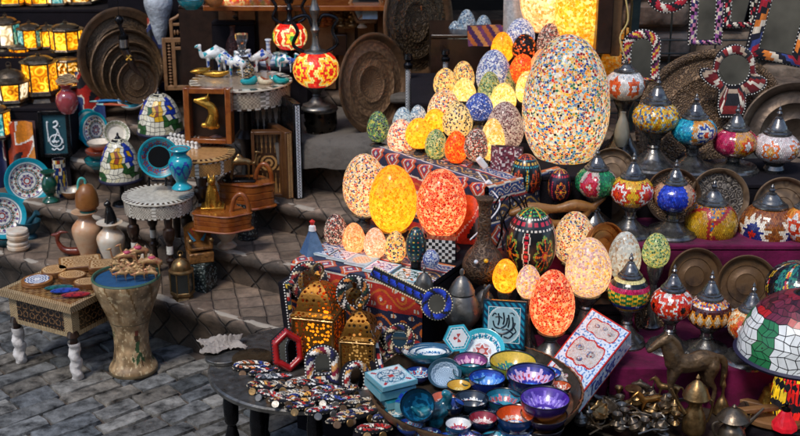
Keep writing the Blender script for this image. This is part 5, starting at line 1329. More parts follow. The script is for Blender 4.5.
# small lantern, inlaid pedestal, gilt chair
lantern('small gilt hexagonal lantern with clear glass standing on the first step', 183, 251, 297, 23, 3.82, 6, mat('smoky_glass', H('20231f'), .1, .2, 0, 30, .1, coat=1), BRS, top=.42, botf=.16, zs=.18, dome=True)
b = MB(); hh = .105; b.box((0, 0, hh/2), (.085, .085, hh)); tagit(b.build('inlaid_pedestal', eggmat('shell_inlay_teal', HL('23302f 2c3a38 1b2524 7a8480 26312f'), 70, H('121716'), .1), bev=.003), 'square dark pedestal speckled with shell inlay under the gilt throne', 'pedestal', at(202, 288, z=.18), -.35)
def throne():
    p = at(202, 287, z=.18); p.z = .286; t = thing('toy_throne', 'carved gilt wooden throne with blue painted panels on the speckled pedestal', 'throne', p, .35)
    b = MB(); b.box((0, 0, .02), (.09, .075, .04)); b.box((0, -.0, .055), (.085, .07, .012)); b.box((-.038, -.0, .07), (.014, .07, .035)); b.box((.038, 0, .07), (.014, .07, .035)); b.build('seat', mat('carved_amber_wood', H('8f6234'), .35, .3, .8, 130, .5, 60, coat=.2), t, bev=.004)
    b = MB(); b.poly([(-.045, .03), (.045, .03), (.05, .12), (.03, .135), (0, .145), (-.03, .135), (-.05, .12)], .016); b.build('backrest', mat('carved_gilt', H('9a6a34'), .4, .5, .8, 120, .4, 60), t).location = (0, .032, 0)
    b = MB()
    for s in (-1, 1): b.add([(s*.008, -.0105, .07), (s*.038, -.0105, .11), (s*.02, -.0105, .065)], [(0, 1, 2)], H('3f8fb8')); b.add([(s*.006, -.012, .075), (s*.03, -.012, .118), (s*.024, -.012, .12)], [(0, 1, 2)], H('a8322a'))
    b.build('painted_wings', PNT, t).location = (0, .032, 0)
    for s in (-1, 1):
        b = MB(); b.ball((s*.038, -.04, .09), .010, 8); b.build('armrest_knob', BRS, t)
throne()
# ================= CENTRE BACK =================
stand('dark cabinet under the wooden shelf at the top', -.95, .05, 4.95, 5.3, .56, 1.06, WOODD, cat='cabinet', name='cabinet')
b = MB(); b.box((0, 0, 0), (.9, .30, .022)); tagit(b.build('plank_shelf', WOODR, bev=.003), 'orange brown plank shelf holding little figurines at the top', 'shelf', (-.36, 4.90, 1.075))
b = MB()
for i in range(9): b.box((-.34+.085*i, 0, 0), (.07, .012, .34), (.3, .2, .14))
tagit(b.build('slatted_board', WOODP), 'weathered slatted wooden board below the plank shelf', 'board', (-.40, 4.93, .87))
FIG = [(330, 24, 12), (341, 26, 17), (352, 26, 20), (338, 20, 14), (324, 26, 10), (347, 27, 10), (362, 27, 12)]
fl = ['tall thin wooden figurine at the left of the plank shelf', 'round brass figurine next to the wooden one on the plank shelf', 'stacked brass ornament in the middle of the plank shelf', 'brown figurine behind the brass ones on the plank shelf', 'small dark figurine at the left end of the plank shelf', 'low brass figurine at the front edge of the plank shelf', 'pale round pottery piece under the blue card']
for (x, y, h), l in zip(FIG, fl):
    pot('figurine', l, 'figurine', x, y+1, y-h, [(4, 0), (5, .1), (2.5, .3), (4.5, .5), (2.6, .68), (3.2, .82), (1.5, .95), (.3, 1)], BRS if 'brass' in l else (ALAW if 'pale' in l else WOODR), Y=4.86)
beadframe('hexagonal pale framed mirror standing on the plank shelf', 366, 4, 4.84, [(-10, -19), (10, -19), (18, 0), (10, 19), (-10, 19), (-18, 0)], [(-7.5, -15), (7.5, -15), (14, 0), (7.5, 15), (-7.5, 15), (-14, 0)], ['b59a78', 'a0825e'] and 'b59a78 8a6c48', th=.012, lean=.05, beads='c9b28c', bs=.02, group=None, cloth=WOODP)
b = MB(); b.box((0, 0, 0), (.062, .003, .034), H('a9c6e0')); tagit(b.build('price_card', PNT), 'blank pale blue card leaning against the hexagonal mirror', 'card', at(370, 15, Y=4.80), 0, -.2)
b = MB(); b.box((0, 0, 0), (.06, .05, .09)); tagit(b.build('small_box', WOODD, bev=.004), 'small dark wooden box below the plank shelf beside the round tray', 'box', at(340, 44, Y=4.88))
SCR = embossed('chased_bronze_scroll', H('6a4e38'), H('d8ac7c'), 70, .42, .6, rings=60)
SCR2 = embossed('deep_cut_brass', H('1f1712'), H('b89468'), 50, .35, 1.3, 'F1', rings=85)
tray('round bronze tray with chased scrolls and plain rim standing on the stone slab', 371.5, 84, 67, 102, 4.42, SCR, lean=.12, flip=1, rim=.13, rim_m=COPP)
tray('big dark openwork brass tray leaning at the top centre', 416, 22, 70, 115, 4.72, SCR2, lean=.1, flip=1, rim=.14, rim_m=COPP)
def staff(label, cx, y0, y1, Y):
    p = at(cx, y1, Y=Y); mp = mpp(p); h = at(cx, y0, Y=Y).z-p.z; t = thing('staff', label, 'staff', p, .2)
    b = MB(); b.lathe([(0, 0), (.010, 0), (.010, h*.78), (0, h*.78)], 16, lambda u, v: H('c4c6c8') if (int(u*12)+int(v*40)) % 2 else H('6a6c70'), m=40); b.build('inlaid_shaft', INL, t)
    b = MB(); b.lathe([(0, h*.78), (.016, h*.78), (.018, h*.84), (.009, h*.88), (.017, h*.92), (.014, h), (0, h)], 16); b.build('black_head', BLK, t)
staff('silver inlaid staff with a black turned head before the round bronze tray', 408, 54, 118, 4.3)
staff('silver inlaid staff with a black head, below the big dark openwork tray', 445, 50, 100, 4.35)
b = MB(); b.box((0, 0, 0), (.34, .3, .03)); tagit(b.build('stone_shelf', _M['grey_slab'], bev=.01), 'grey stone ledge behind the two inlaid staffs', 'ledge', at(432, 92, Y=4.6))
stand('dark stone base under the grey ledge', -.05, .22, 4.55, 4.8, .56, .78, mat('dark_stone', H('6b635c'), .8, 0, .8, 30, .4, 10))
# carved stool and tall mosaic ewers
def stool():
    p = at(321, 141, Y=4.36); p.z = .662; t = thing('carved_stool', 'dark openwork metal stool carrying the red mosaic ewer lamp', 'stool', p); mp = mpp(p); h = at(321, 107, Y=4.36).z-p.z; R = 17*mp
    b = MB(); b.lathe([(0, h*.86), (R, h*.86), (R*1.05, h*.93), (R, h), (0, h)], 32); b.build('seat', PEWT, t)
    b = MB(); b.lathe([(R*.86, 0), (R*.98, h*.3), (R*.95, h*.86)], 36, m=10); b.build('openwork_side', pierced('pierced_iron', H('3a342e'), 34, .34), t, sharp=80)
    b = MB(); b.lathe([(R*.5, .0), (R*.5, h*.85)], 20); b.build('inner_core', mat('pale_core', H('6c6458'), .7, 0, .2, 50, .2, 20), t)
    return p.z+h
SZ = stool()
def ewer(label, cx, cy, w, hg, ytop, ybase, bw, Y, zs, col, lit=True):
    t = mlamp(label, cx, cy, w, hg, ytop, ybase, bw, Y, zs, col, lit=lit, group='red mosaic ewer lamps', m=PEWT if bw > 30 else BLK, cat='ewer lamp', ewer_neck=True)
    pc = at(cx, cy, Y=Y); mp = mpp(pc); z = pc.z-zs; R = w/2*mp
    for s in (-1, 1):
        b = MB(); q = spl([(s*R*.45, 0, z+hg*.5*mp), (s*R*.95, 0, z+hg*.75*mp), (s*R*.75, 0, z+hg*1.15*mp), (s*R*.95, 0, z+hg*1.5*mp), (s*R*.35, 0, z+hg*1.62*mp), (s*R*.12, 0, z+hg*1.3*mp)], 5)
        b.tube(q, [.007]*len(q), 8); b.build('handle', BLK, t)
    t.rotation_euler.z = .15
    return t
redm = medal(4, 7, 'd8241a e8b428 c81e18 f0a020 d9c26a', 'c4180f d82a14 e63a18', .42, .95, .1)
ewer('big red mosaic ewer lamp with yellow flower and twin black handles on the carved stool', 316, 69, 46, 33, -34, 107, 32, 4.33, SZ, redm)
ewer('red mosaic ewer lamp with a green and yellow flower, standing behind the big one', 290, 36, 34, 25, -30, 68, 20, 4.72, .85, medal(4, 6, '3f9a3a e8c43a d8481c e8d890', 'c4180f d82a14', .4, .95, .45))
stand('dark step carrying the rear red mosaic lamp', -.7, -.38, 4.62, 4.92, .56, .85, DARKC)
mlamp('orange and red mosaic lamp at the top edge behind the oval table', 235, 0, 30, 16, -25, 27, 16, 4.95, 1.0, medal(6, 5, 'e8902a c8301c e8c47a', 'd8601c c83a18', .4, .8), lit=True)
stand('dark pillar step under the orange lamp at the top', -.80, -.62, 4.88, 5.04, .6, 1.0, DARKC)
panel('red, yellow and blue diamond patterned cloth strip hanging behind the oval table', 246, 272, -10, 62, 4.98, lambda x, y: HL('b3261c d9a02a 2a3f7a 3d7a3a e0c090 a8301c')[(int((x+y)/.022)+int((x-y+1)/.022)*2) % 6])
pot('resin_cone', 'dark reddish knobbed bottle standing in shadow behind the oval table', 'bottle', 234, 62, 26, [(6, 0), (8, .3), (6, .6), (2.5, .8), (3, 1)], embossed('knobbed_red', H('2a1210'), H('7a4038'), 70), Y=4.8, z=None)

# ================= EGG STALL =================
def rstand(label, a, b_, depth, z0, z1, m):
    a = Vector((a[0], a[1], 0)); b_ = Vector((b_[0], b_[1], 0)); d = (b_-a).normalized(); n_ = Vector((-d.y, d.x, 0)); c = (a+b_)/2+n_*(depth/2)
    L_ = (b_-a).length
    t = stand(label, -L_/2, L_/2, -depth/2, depth/2, z0, z1, m); t.location = (c.x, c.y, z0); t.rotation_euler = (0, 0, atan2(d.y, d.x)); return t
A0, B0 = at(292, 262, z=.56), at(424, 290, z=.56)
rstand('low covered stall table holding the painted tiles', (A0.x, A0.y), (B0.x, B0.y), .42, .0, .56, DARKC)
A1, B1 = at(376, 150, z=.74), at(486, 188, z=.74)
rstand('upper stall table draped in patterned cloth under the upper eggs', (A1.x, A1.y), (B1.x, B1.y), .36, .0, .74, DARKC)
drape('appliqué_cloth'.replace('é', 'e'), 'red, blue and white appliqué cloth hanging from the tile table', 'cloth', A0, B0, .56, .34, carpet_col(1, 'b8281c'), over=.2)
drape('applique_cloth', 'red appliqué cloth with navy and gold scroll border hanging below the upper eggs', 'cloth', A1+Vector((-.01, .01, 0)), B1, .74, .26, carpet_col(4, 'b8281c'), over=.16)
drape('applique_cloth', 'blue and red patterned cloth hanging on the shadowed flank of the upper egg table', 'cloth', B1+Vector((.004, -.004, 0)), B1+Vector((.25, .208, 0)), .742, .3, carpet_col(7, 'a8241c'), over=.01)
panel('orange red cloth with white squiggles hanging beside the long necked vase', 440, 481, 196, 262, 3.36, bold(9, 'c8381c', 'd9581c', 'f0e8dc'), -.7)
panel('speckled maroon and blue cloth hanging left of the round black painted egg', 488, 520, 148, 196, 3.52, (lambda x, y: rnd.choice(HL('7a2a3a d8ccc8 5a2a3a 8a4a5a')) if x > 0 else (H('2a48a8') if abs(sin(x*90)+sin(y*110)) < .6 else H('dfe0e4'))), -.3)
W_ = 'f2ede2'
E_multi = lambda n, e, sc: eggmat(n, HL('e9e4d8 f0ece0 2a3f8c f0ece4 d8a92a b8321f e6e0d4 6fa8c0 15161c f2eee4 e08a2a 8fb0c8'), sc, H('efe8da'), .09, e)
BIG = eggmat('speckle_big', HL('e6ebe6 2040a0 a8d4e0 e89c10 eeeade d02c18 50a8d8 15161c f0c858 ec7a18 3070b8 f2e0a0 2a7a5a e8c030 e2e8e4 8a1428 eca040'), 62, H('ece6d4'), .09, .36)
MUL = eggmat('speckle_multi', HL('f4ecd8 2a3f8c f0d088 e8b030 c8321f f0e4cc 1a1c2a e8c060 e07a20 f2dca8'), 88, H('f6eed8'), .09, .42)
RMUL = eggmat('speckle_red_multi', HL('f0e4d0 c8321f f0ead8 e89a30 2a3f8c d8401f f0e0c0 f4ecd8'), 92, H('f6eed8'), .09, .35)
YEL = eggmat('yellow_glow', HL('ee9a10 f6b420 f09808 fac23c e8860a f6ac1c'), 62, H('fac850'), .06, .95)
YEL2 = eggmat('pale_yellow_glow', HL('f6c85a fbe09a f8d070 f4b848 fdebc0'), 75, H('fcefc8'), .06, .8)
YMUL = eggmat('yellow_multi', HL('f0c850 2a3f7c f2d070 c8401f f4dc90 1c1c28 e8a830 f4e0a0'), 88, H('f8e8b8'), .09, .4)
ORG = eggmat('orange_red_glow', HL('e03a0c f0681c c8240a f89a30 d8200c ec4a10'), 85, H('f49a40'), .06, .9)
RORG = eggmat('red_chip_glow', HL('d83018 f4b080 c81c10 e8582a f6ccA0 d02414 ec6a2c b81810'.lower()), 66, H('f8c890'), .08, .6)
SAL = eggmat('salmon_glow', HL('f4a060 f8c89a f09048 f6b880 e87838'), 95, H('f8dcb8'), .06, .7)
SAL2 = eggmat('pink_cream_glow', HL('f0b890 f4d4bc e8a078 f6dccc e89468'), 95, H('f6e4d4'), .06, .5)
BLU = eggmat('blue_chips', HL('dfe6ee 2a50b0 e6ecf0 1c3a98 6f92d0 e4e8ee 2848a8'), 95, H('e6eaf0'), .09, .12)
DBLU = eggmat('deep_blue_chips', HL('1c3aa0 2a50c0 d0d8e8 182c80 3a64c8'), 95, H('9ab0dc'), .06, .12)
PBLU = eggmat('pale_blue_chips', HL('c8dae4 8ab0c8 e4ecee 5a88b0 dfe8ea 2c3c60'), 90, H('e4ecee'), .09, .1)
GRN = eggmat('green_chips', HL('7fa86a 3f7a4a d8dca0 a8c080 2a5a40 e0c850'), 90, H('d8dcb8'), .08, .12)
GRN2 = eggmat('dark_green_blue_chips', HL('3f7a4a 1f3a5a d8cf50 5a9a5a 16302a 8ab060 2a4a80'), 85, H('b8c8a0'), .08, .1)
PUR = eggmat('purple_chips', HL('6a2a3a d8ccc8 7a3444 e0d4cc 54202c c8b0ae'), 100, H('e2d8d0'), .10, .08)
DRK = eggmat('dark_red_chips', HL('2a1420 b83a24 d8d0c8 1c1c38 e0d8d0 7a2030 14141c'), 105, H('d8c8b8'), .07, .18)
CPU = eggmat('cream_purple', HL('f4dca8 c8a8b8 f2d08c d8c0c8 f6e4c0 e8b050 b898b0'), 80, H('f4e2c0'), .06, .38)
PAL = eggmat('pale_white', HL('dfe4e0 e6e8e2 c8a888 dde6e6 e4e6e0 d0bca4'), 70, H('e2e6e2'), .04, .12)
BYE = eggmat('blackdot_yellow', HL('f0d890 1a1a20 f2e0a0 e8c860 2a3050 f4e4b0'), 75, H('f4e4b8'), .10, .25)
ODRK = eggmat('orange_dots_black', HL('1a1012 1c1214 160e12 f07030 1a1012'), 70, H('16100f'), .1, .5)
z1 = .74; z2 = .80; z3 = .88
# top group
egg('yellow egg lamp at the top left of the upper cluster', 502, 31, 63, 23, 4.15, z3, YEL)
egg('blue and white egg lamp at the top between the yellow one and the amber globes', 520, 17, 50, 29, 4.25, z3, BLU)
egg('black egg lamp with glowing orange dots at the top', 524, 33, 62, 25, 4.12, z3, ODRK)
egg('orange red lit egg lamp under the black dotted one', 522, 53, 84, 26, 4.0, z3, ORG)
egg('black and white checked egg lamp with red specks behind the giant egg', 549, 22, 60, 26, 4.2, z3, DRK)
egg('plump orange egg lamp between the giant egg and the orange red one', 541, 48, 84, 24, 3.98, z3, SAL)
egg('tall blue and white egg lamp left of the orange red one', 493, 48, 96, 35, 4.02, z3, BLU)
egg('yellow egg lamp with coloured specks at the upper left', 463, 60, 92, 23, 4.1, z3, YMUL)
egg('cream egg lamp with brown specks at the far upper left', 445, 67, 97, 24, 4.05, z3, YMUL)
egg('plain pale glowing egg lamp in the upper left cluster', 464, 77, 107, 24, 3.96, z3, YEL2)
egg('pale glowing egg lamp right beside the giant egg', 526, 70, 104, 22, 3.92, z3, YEL2)
egg('pale yellow glowing egg lamp below the tall blue and white one', 503, 82, 114, 26, 3.88, z3, YEL2)
egg('blue, green and yellow speckled egg lamp next to the tall blue and white one', 489, 70, 112, 24, 3.95, z3, GRN)
egg('green speckled narrow egg lamp between the two pale yellow ones', 506, 66, 100, 18, 4.0, z3, GRN)
# middle rows
egg('white egg lamp with coloured chips behind the yellow glowing pair', 444, 88, 130, 34, 3.86, z2, MUL)
egg('black dotted cream egg lamp behind the red one', 457, 101, 138, 31, 3.78, z2, BYE)
egg('deep blue egg lamp with white grout', 479, 92, 120, 28, 3.8, z2, DBLU)
egg('pale blue small egg lamp behind the red speckled white one', 418, 104, 134, 19, 3.86, z2, PBLU)
egg('bright yellow glowing egg lamp, upper of the yellow pair', 435, 108, 134, 24, 3.8, z2, YEL)
egg('purple and white egg lamp left of the giant egg', 504, 100, 152, 38, 3.72, z1, PUR)
egg('pale blue egg lamp with dark flecks behind the yellow pair', 403, 106, 140, 22, 3.9, z2, PBLU)
# front row of the upper table
egg('green and yellow egg lamp at the left end of the upper table', 378, 110, 142, 22, 3.88, z1, GRN2)
egg('white egg lamp with red and orange chips, near the left end of the upper table', 401, 118, 154, 28, 3.8, z1, RMUL)
egg('bright yellow glowing egg lamp, lower of the yellow pair', 419, 117, 148, 28, 3.74, z1, YEL)
egg('green and white egg lamp between the yellow pair and the red lit one', 436, 128, 159, 23, 3.68, z1, GRN)
egg('red orange lit egg lamp at the front of the upper table', 456, 130, 163, 23, 3.62, z1, ORG)
egg('dark egg lamp with red and white chips beside the red orange lit one', 476, 127, 161, 25, 3.58, z1, DRK)
egg('cream egg lamp with amber flecks right of the dark speckled one', 492, 117, 161, 25, 3.6, z1, YEL2)
egg('giant white egg lamp covered in coloured chips', 563, 30, 170, 86, 3.72, .735, BIG, k=.08)
# lower big three and front row
egg('large white egg lamp with black, blue and yellow chips, left of the yellow one', 365, 152, 216, 44, 3.50, .56, MUL, k=.08)
egg('large plain yellow lit egg lamp between two speckled ones', 393, 163, 232, 48, 3.36, .56, YEL, k=.1)
egg('large red and white lit egg lamp on the tile table', 441, 167, 236, 50, 3.30, .56, RORG, k=.08)
z0 = .56
egg('small dark plaid egg lamp with glowing specks at the left end of the tile table', 336, 213, 246, 24, 3.36, z0, DRK)
egg('small orange speckled egg lamp second from the left behind the tiles', 354, 222, 253, 23, 3.28, z0, SAL)
egg('small pink and orange egg lamp in the middle of the row behind the tiles', 375, 227, 258, 23, 3.22, z0, SAL2)
egg('small cream egg lamp with blue and yellow chips behind the tiles', 395.5, 230, 262, 22, 3.17, z0, YMUL)
# right of the vase
stand('dark covered block under the tall speckled egg lamps', .40, .66, 3.16, 3.36, .3, .42, DARKC)
egg('white egg lamp with blue, red and yellow chips beside the big painted black egg', 573, 210, 264, 42, 3.30, .42, MUL)
egg('cream and purple lit egg lamp in front of the white speckled one', 587, 236, 296, 46, 3.14, .36, CPU)
egg('pale white egg lamp with beige flecks left of the small green one', 623, 230, 280, 33, 3.24, .34, PAL)
egg('small mint green egg lamp on a black foot', 655, 232, 267, 28, 3.22, .34, GRN)
egg('little yellow lit egg lamp in front of the long necked vase', 505, 258, 292, 26, 3.06, .36, YEL)
egg('little pale cream egg lamp beside the little yellow one', 528, 264, 298, 25, 3.02, .36, CPU)
egg('orange and red lit egg lamp on a silver foot behind the bowls', 551, 268, 334, 45, 2.98, .36, RORG, sm=PEWT)
# hand painted eggs
def peg(label, cx, top, bot, w, Y, zs, colf, n=96, rows=56, k=.1):
    n = int(n*1.6); rows = int(rows*1.6)
    pb = at(cx, bot, Y=Y); h = at(cx, top, Y=Y).z-pb.z; mp = mpp(pb); b = MB()
    t = thing('painted_egg', label, 'painted egg', (pb.x, Y, zs), .12, group='hand painted dark eggs')
    b.lathe(eggprof(w*mp, h*.98, 40, k), n, lambda u, v: jit(colf(u, v), .06), m=rows)
    b.build('painted_shell', mat('satin_paint', None, .28, 0, .12, 60, .15, 30, coat=.3), t, sharp=80).location = (0, 0, pb.z-zs)
    s = MB(); Hh = max(.012, pb.z-zs+.006); R = w*mp*.3; s.lathe([(0, 0), (R, 0), (R*.8, Hh*.4), (R*.85, Hh), (0, Hh)], 24); s.build('stand', BLK, t)
def dotted(base, k, ph=0, asp=1.5, ctr='e0a020', c1='c8301f', c2='3f9a4a', band='e8e0d0', dot='c8283c'):
    B, C0, C1, C2, BD, DT = [H(x) for x in (base, ctr, c1, c2, band, dot)]
    def f(a, t):
        if abs(t-.70) < .012 or abs(t-.82) < .010 or abs(t-.16) < .01: return BD if int(a*64) % 2 else B
        if .72 < t < .80: return DT if abs(((a*18) % 1)-.5) < .3 and abs(t-.76) < .022 else B
        if t > .83: 
            return C2 if (int(a*10)+int(t*40)) % 2 and int(a*60) % 3 else (C0 if int(a*30) % 4 == 0 else B)
        if t < .14: return C1 if int(a*30) % 2 and abs(t-.1) < .02 else B
        x = (((a*k+ph) % 1)-.5)*asp; y = (t-.43)*2.1; d = hypot(x, y); an = atan2(y, x); pr = .30+.13*abs(cos(4*an))
        if d < .07: return C0
        if d < .12: return C1
        if abs(d-pr) < .035: return C2 if int(an*9) % 2 else mixc(C2, C0, .5)
        if d < pr and abs(sin(4*an)) < .35: return C0 if int(d*24) % 2 else C1
        u2 = ((a*k+ph+.5) % 1)-.5
        if abs(t-.43) < .24:
            wv = .05+.035*abs(cos((t-.43)*18))
            if abs(abs(u2)-wv) < .014: return BD
            if abs(u2) < wv*.6 and int(t*60) % 3: return DT
        return B
    return f
peg('large black egg painted with green and orange dotted flowers', 530, 206, 276, 50, 3.20, .42, dotted('15181c', 4, .28), k=.04)
peg('round black egg painted with a red flower and turquoise bands', 525, 153, 196, 31, 3.50, .56, dotted('14171d', 5, .35, ctr='e07020', c1='c8301f', c2='b83020', band='2f9aa0', dot='d8a83a'), n=72, rows=40, k=.06)
peg('small dark purple egg with yellow and red flowers on a black foot', 559, 168, 202, 24, 3.46, .56, dotted('241428', 4, .6, c1='c8301f', c2='c8402f', ctr='e8c030', band='241428', dot='c8283c'), n=64, rows=36)
peg('small teal black egg with tiny coloured dots at the end of the tile row', 416, 226, 263, 21, 3.12, .56, lambda a, t: (HL('d8c040 40a0a0 c85030')[int(a*30+t*20) % 3] if (int(a*40) % 3 == 0 and int(t*34) % 3 == 0) else H('0f3036')), n=80, rows=48)
# giant amber globes at the top
YG = eggmat('amber_lumps', HL('f8b020 fcd460 f09c10 ffe490 f8a818'), 48, H('fde08a'), .04, .8)
CG2 = eggmat('cream_amber_lumps', HL('f4c890 f8dcb0 e89a50 fae6c8 f0b878'), 48, H('f8e4c4'), .04, .8)
def globe(label, cx, cy, w, h, Y, m, zs):
    p = at(cx, cy, Y=Y); mp = mpp(p); t = thing('globe_lamp', label, 'globe lamp', (p.x, Y, zs), group='huge lit globe lamps'); b = MB()
    b.ball((0, 0, p.z-zs), (w/2*mp, w/2*mp, h/2*mp), 48); g_ = b.build('glass_globe', m, t, sharp=80)
    s = MB(); z_ = p.z-zs-h/2*mp+.02; s.lathe([(0, 0), (.08, 0), (.06, .02), (.04, z_*.5), (.07, z_), (0, z_)], 20); s.build('stand', BLK, t); bulb(t, (0, 0, p.z-zs), w/2*mp, m['lit'])
globe('huge cream and orange lit globe lamp at the top, left of the yellow one', 548, -2, 56, 76, 4.35, CG2, .88)
globe('huge bright yellow lit globe lamp at the top centre', 586, 10, 62, 96, 4.2, YG, .7)
b = MB(); pp = at(612, 55, Y=4.28); mp = mpp(pp)
b.grid(lambda u, v: ((u-.5)*44*mp+.02*sin(v*7), .03*sin(u*5+v*4)+.02*noise.noise(Vector((u*5, v*5, 0))), (v-.5)*52*mp*(1-.35*abs(u-.4))), 30, 30, (.5, .5, .5)); o = b.build('yellow_lampshade', YG, sharp=80); m_ = o.modifiers.new('s', 'SOLIDIFY'); m_.thickness = .02
tagit(o, 'crumpled lit yellow glass shade between the giant globes and the arched mirror', 'lampshade', pp)
# door post beside the globes
b = MB(); b.box((0, 0, 0), (.055, .1, 1.2)); tagit(b.build('door_post', WOODD, bev=.004), 'dark reddish wooden post at the top right of the yellow globe', 'post', (at(604, 0, Y=4.1).x, 4.1, 1.02+.6))
b = MB(); b.box((0, 0, 0), (.035, .05, 1.2)); tagit(b.build('door_post', WOODP, bev=.004), 'pale brown wooden batten beside the dark post', 'post', (at(617, 0, Y=4.14).x, 4.14, 1.0+.6))
b = MB(); b.box((0, 0, 0), (.03, .04, 1.6)); tagit(b.build('steel_upright', mat('blue_steel', H('2f4148'), .4, .6, .2, 60, .3, 20), bev=.002), 'blue grey steel upright that carries the wire grid', 'post', (at(637, 0, Y=4.2).x, 4.22, 1.5))
b = MB(); q = [at(625, -5, Y=4.0), at(628, 20, Y=3.98), at(620, 38, Y=3.97), at(626, 60, Y=3.95)]; b.tube(spl([tuple(x) for x in q], 5), .003, 6); tagit(b.build('lamp_cable', mat('yellow_cable', H('b8a060'), .5, 0, 0, 40, .1)), 'thin yellow cable hanging down to the white and orange mosaic lamp', 'cable')
# dim ledge left of the globes
stand('dark wooden shelf step in the shadow behind the upper eggs', .12, .55, 4.45, 4.8, .56, 1.02, WOODD)
for (x, a, c_, w, l) in [(466, 8, 52, 22, 'dim blue and white egg lamp in the shadows, front one'), (483, 14, 44, 18, 'dim blue and white egg lamp in the shadows, right one'), (455, 20, 46, 16, 'dim blue and white egg lamp in the shadows, left one')]:
    egg(l, x, a, c_, w, 4.6, .95, PBLU)
panel('purple and orange shiny cloth in the shadow left of the yellow egg', 468, 503, 26, 46, 4.4, lambda x, y: HL('6a3a6a b86a30 4a2a5a c88a50')[int((x*1.5+y)/.03) % 4], .2)
panel('white cloth hanging at the top behind the upper eggs', 503, 530, -12, 36, 4.5, lambda x, y: H('aab0b4'))
# long necked vase, teapots
pot('long_necked_vase', 'engraved brown metal vase with a long neck, inset with coloured stones', 'vase', 483, 281, 198, [(12, 0), (15, .03), (20, .12), (21, .22), (17, .34), (10, .44), (7, .55), (6.5, .72), (6, .88), (8, .96), (9, 1), (6, .99)], embossed('engraved_brown', H('3a2a20'), H('8a6a4c'), 80, .4), z=None, Y=3.14)
for i, (x, y, c_) in enumerate([(476, 262, 'c8d0d8'), (486, 261, 'e8b020')]):
    p = at(x, y, Y=3.075); b = MB(); b.ball((0, 0, 0), .007, 8, H(c_)); tagit(b.build('inset_stone', GLS), ['pale blue stone set in the belly of the long necked vase', 'yellow stone set in the belly of the long necked vase'][i], 'stone', p)
def teapot(label, cx, yb, yt, w, Y, zs, sp=1, m=PEWT, dome=1):
    p = at(cx, yb, Y=Y); mp = mpp(p); h = at(cx, yt, Y=Y).z-p.z; p.z = p.z if zs is None else zs; R = w/2*mp
    t = thing('teapot', label, 'teapot', p, .3*sp)
    b = MB(); b.lathe(spr([(0, 0), (R*.6, 0), (R*.55, h*.06), (R*.95, h*.22), (R, h*.38), (R*.75, h*.55), (R*.6, h*.62)], 4), 32); b.build('body', m, t)
    b = MB(); b.lathe([(R*.66, h*.60), (R*.7, h*.63), (R*.66, h*.66), (R*.5, h*.76), (R*.24, h*.85), (R*.08, h*.88), (R*.14, h*.93), (R*.1, h*.98), (0, h)], 24); b.build('lid', m, t)
    b = MB(); q = spl([(sp*R*.8, 0, h*.25), (sp*R*1.2, 0, h*.4), (sp*R*1.35, 0, h*.6), (sp*R*1.6, 0, h*.68)], 4); b.tube(q, [R*.2*(1-.6*i/len(q)) for i in range(len(q))], 8); b.build('spout', m, t)
    b = MB(); q = spl([(-sp*R*.6, 0, h*.58), (-sp*R*1.2, 0, h*.6), (-sp*R*1.35, 0, h*.4), (-sp*R*.9, 0, h*.25)], 4); b.tube(q, R*.09, 8); b.build('handle', m, t)
teapot('grey pewter teapot with a domed lid behind the blue beaded mirror', 461, 331, 268, 38, 3.0, None, 1)
teapot('second grey pewter teapot in the dark, right of the domed one', 484, 324, 284, 28, 3.08, None, -1)
lantern('small glass dome with silver ribs behind the blue beaded mirror', 424, 262, 300, 22, 3.0, 8, GLASS, PEWT, top=.8, botf=.1, ring=False)
figure('tile_stack', 'black and white patterned box behind the teal black painted egg', 'box', (0, 0, 0), 0, [([(0, 0, 0), (.001, 0, 0)], [.001, .001])], BLK, .001) if False else None
b = MB(); b.grid(lambda u, v: ((u-.5)*.09, 0, v*.07), 18, 14, lambda u, v: H('d8dad8') if (int(u*9)+int(v*7)) % 2 else H('24282c')); b.box((0, .02, .035), (.088, .038, .068), H('24282c')); tagit(b.build('checked_box', INL), 'black and white chequered box behind the teal black painted egg', 'box', at(440, 262, Y=3.2), -.2)
pot('blue_ball', 'blue and white glazed pot beside the chequered box', 'pot', 431, 266, 250, [(5, 0), (8, .3), (8, .6), (4, .95), (2, 1)], BLU, Y=3.08)
# wires with white plugs
b = MB(); q = [at(478, 172, Y=3.44), at(490, 188, Y=3.38), at(500, 204, Y=3.3), at(488, 222, Y=3.25), at(470, 240, Y=3.2)]; b.tube(spl([tuple(x) for x in q], 5), .0025, 6, H('d8d8d8')); tagit(b.build('white_cable', PNT), 'thin white cable hanging beside the long necked vase', 'cable')
for i, (x, y, r) in enumerate([(482, 163, .9), (491, 186, .8)]):
    b = MB(); b.box((0, 0, 0), (.042, .018, .02)); tagit(b.build('cable_switch', PLAST, bev=.004), ['white cable switch, upper of two beside the round black egg', 'white cable switch, lower of two beside the round black egg'][i], 'switch', at(x, y, Y=3.40), 0, 0, ry=r)
# tangled cables in dark
for i in range(7):
    b = MB(); x0 = 488+i*7; q = [at(x0+rnd.uniform(-6, 6), y, Y=3.3+rnd.uniform(-.04, .04)) for y in (196, 208, 220, 236, 250)]; b.tube(spl([tuple(x) for x in q], 5), .003, 6); tagit(b.build('black_cable', BLK), 'black lamp cable in the tangle between the vase and the big painted egg', 'cable', group='black tangled cables')
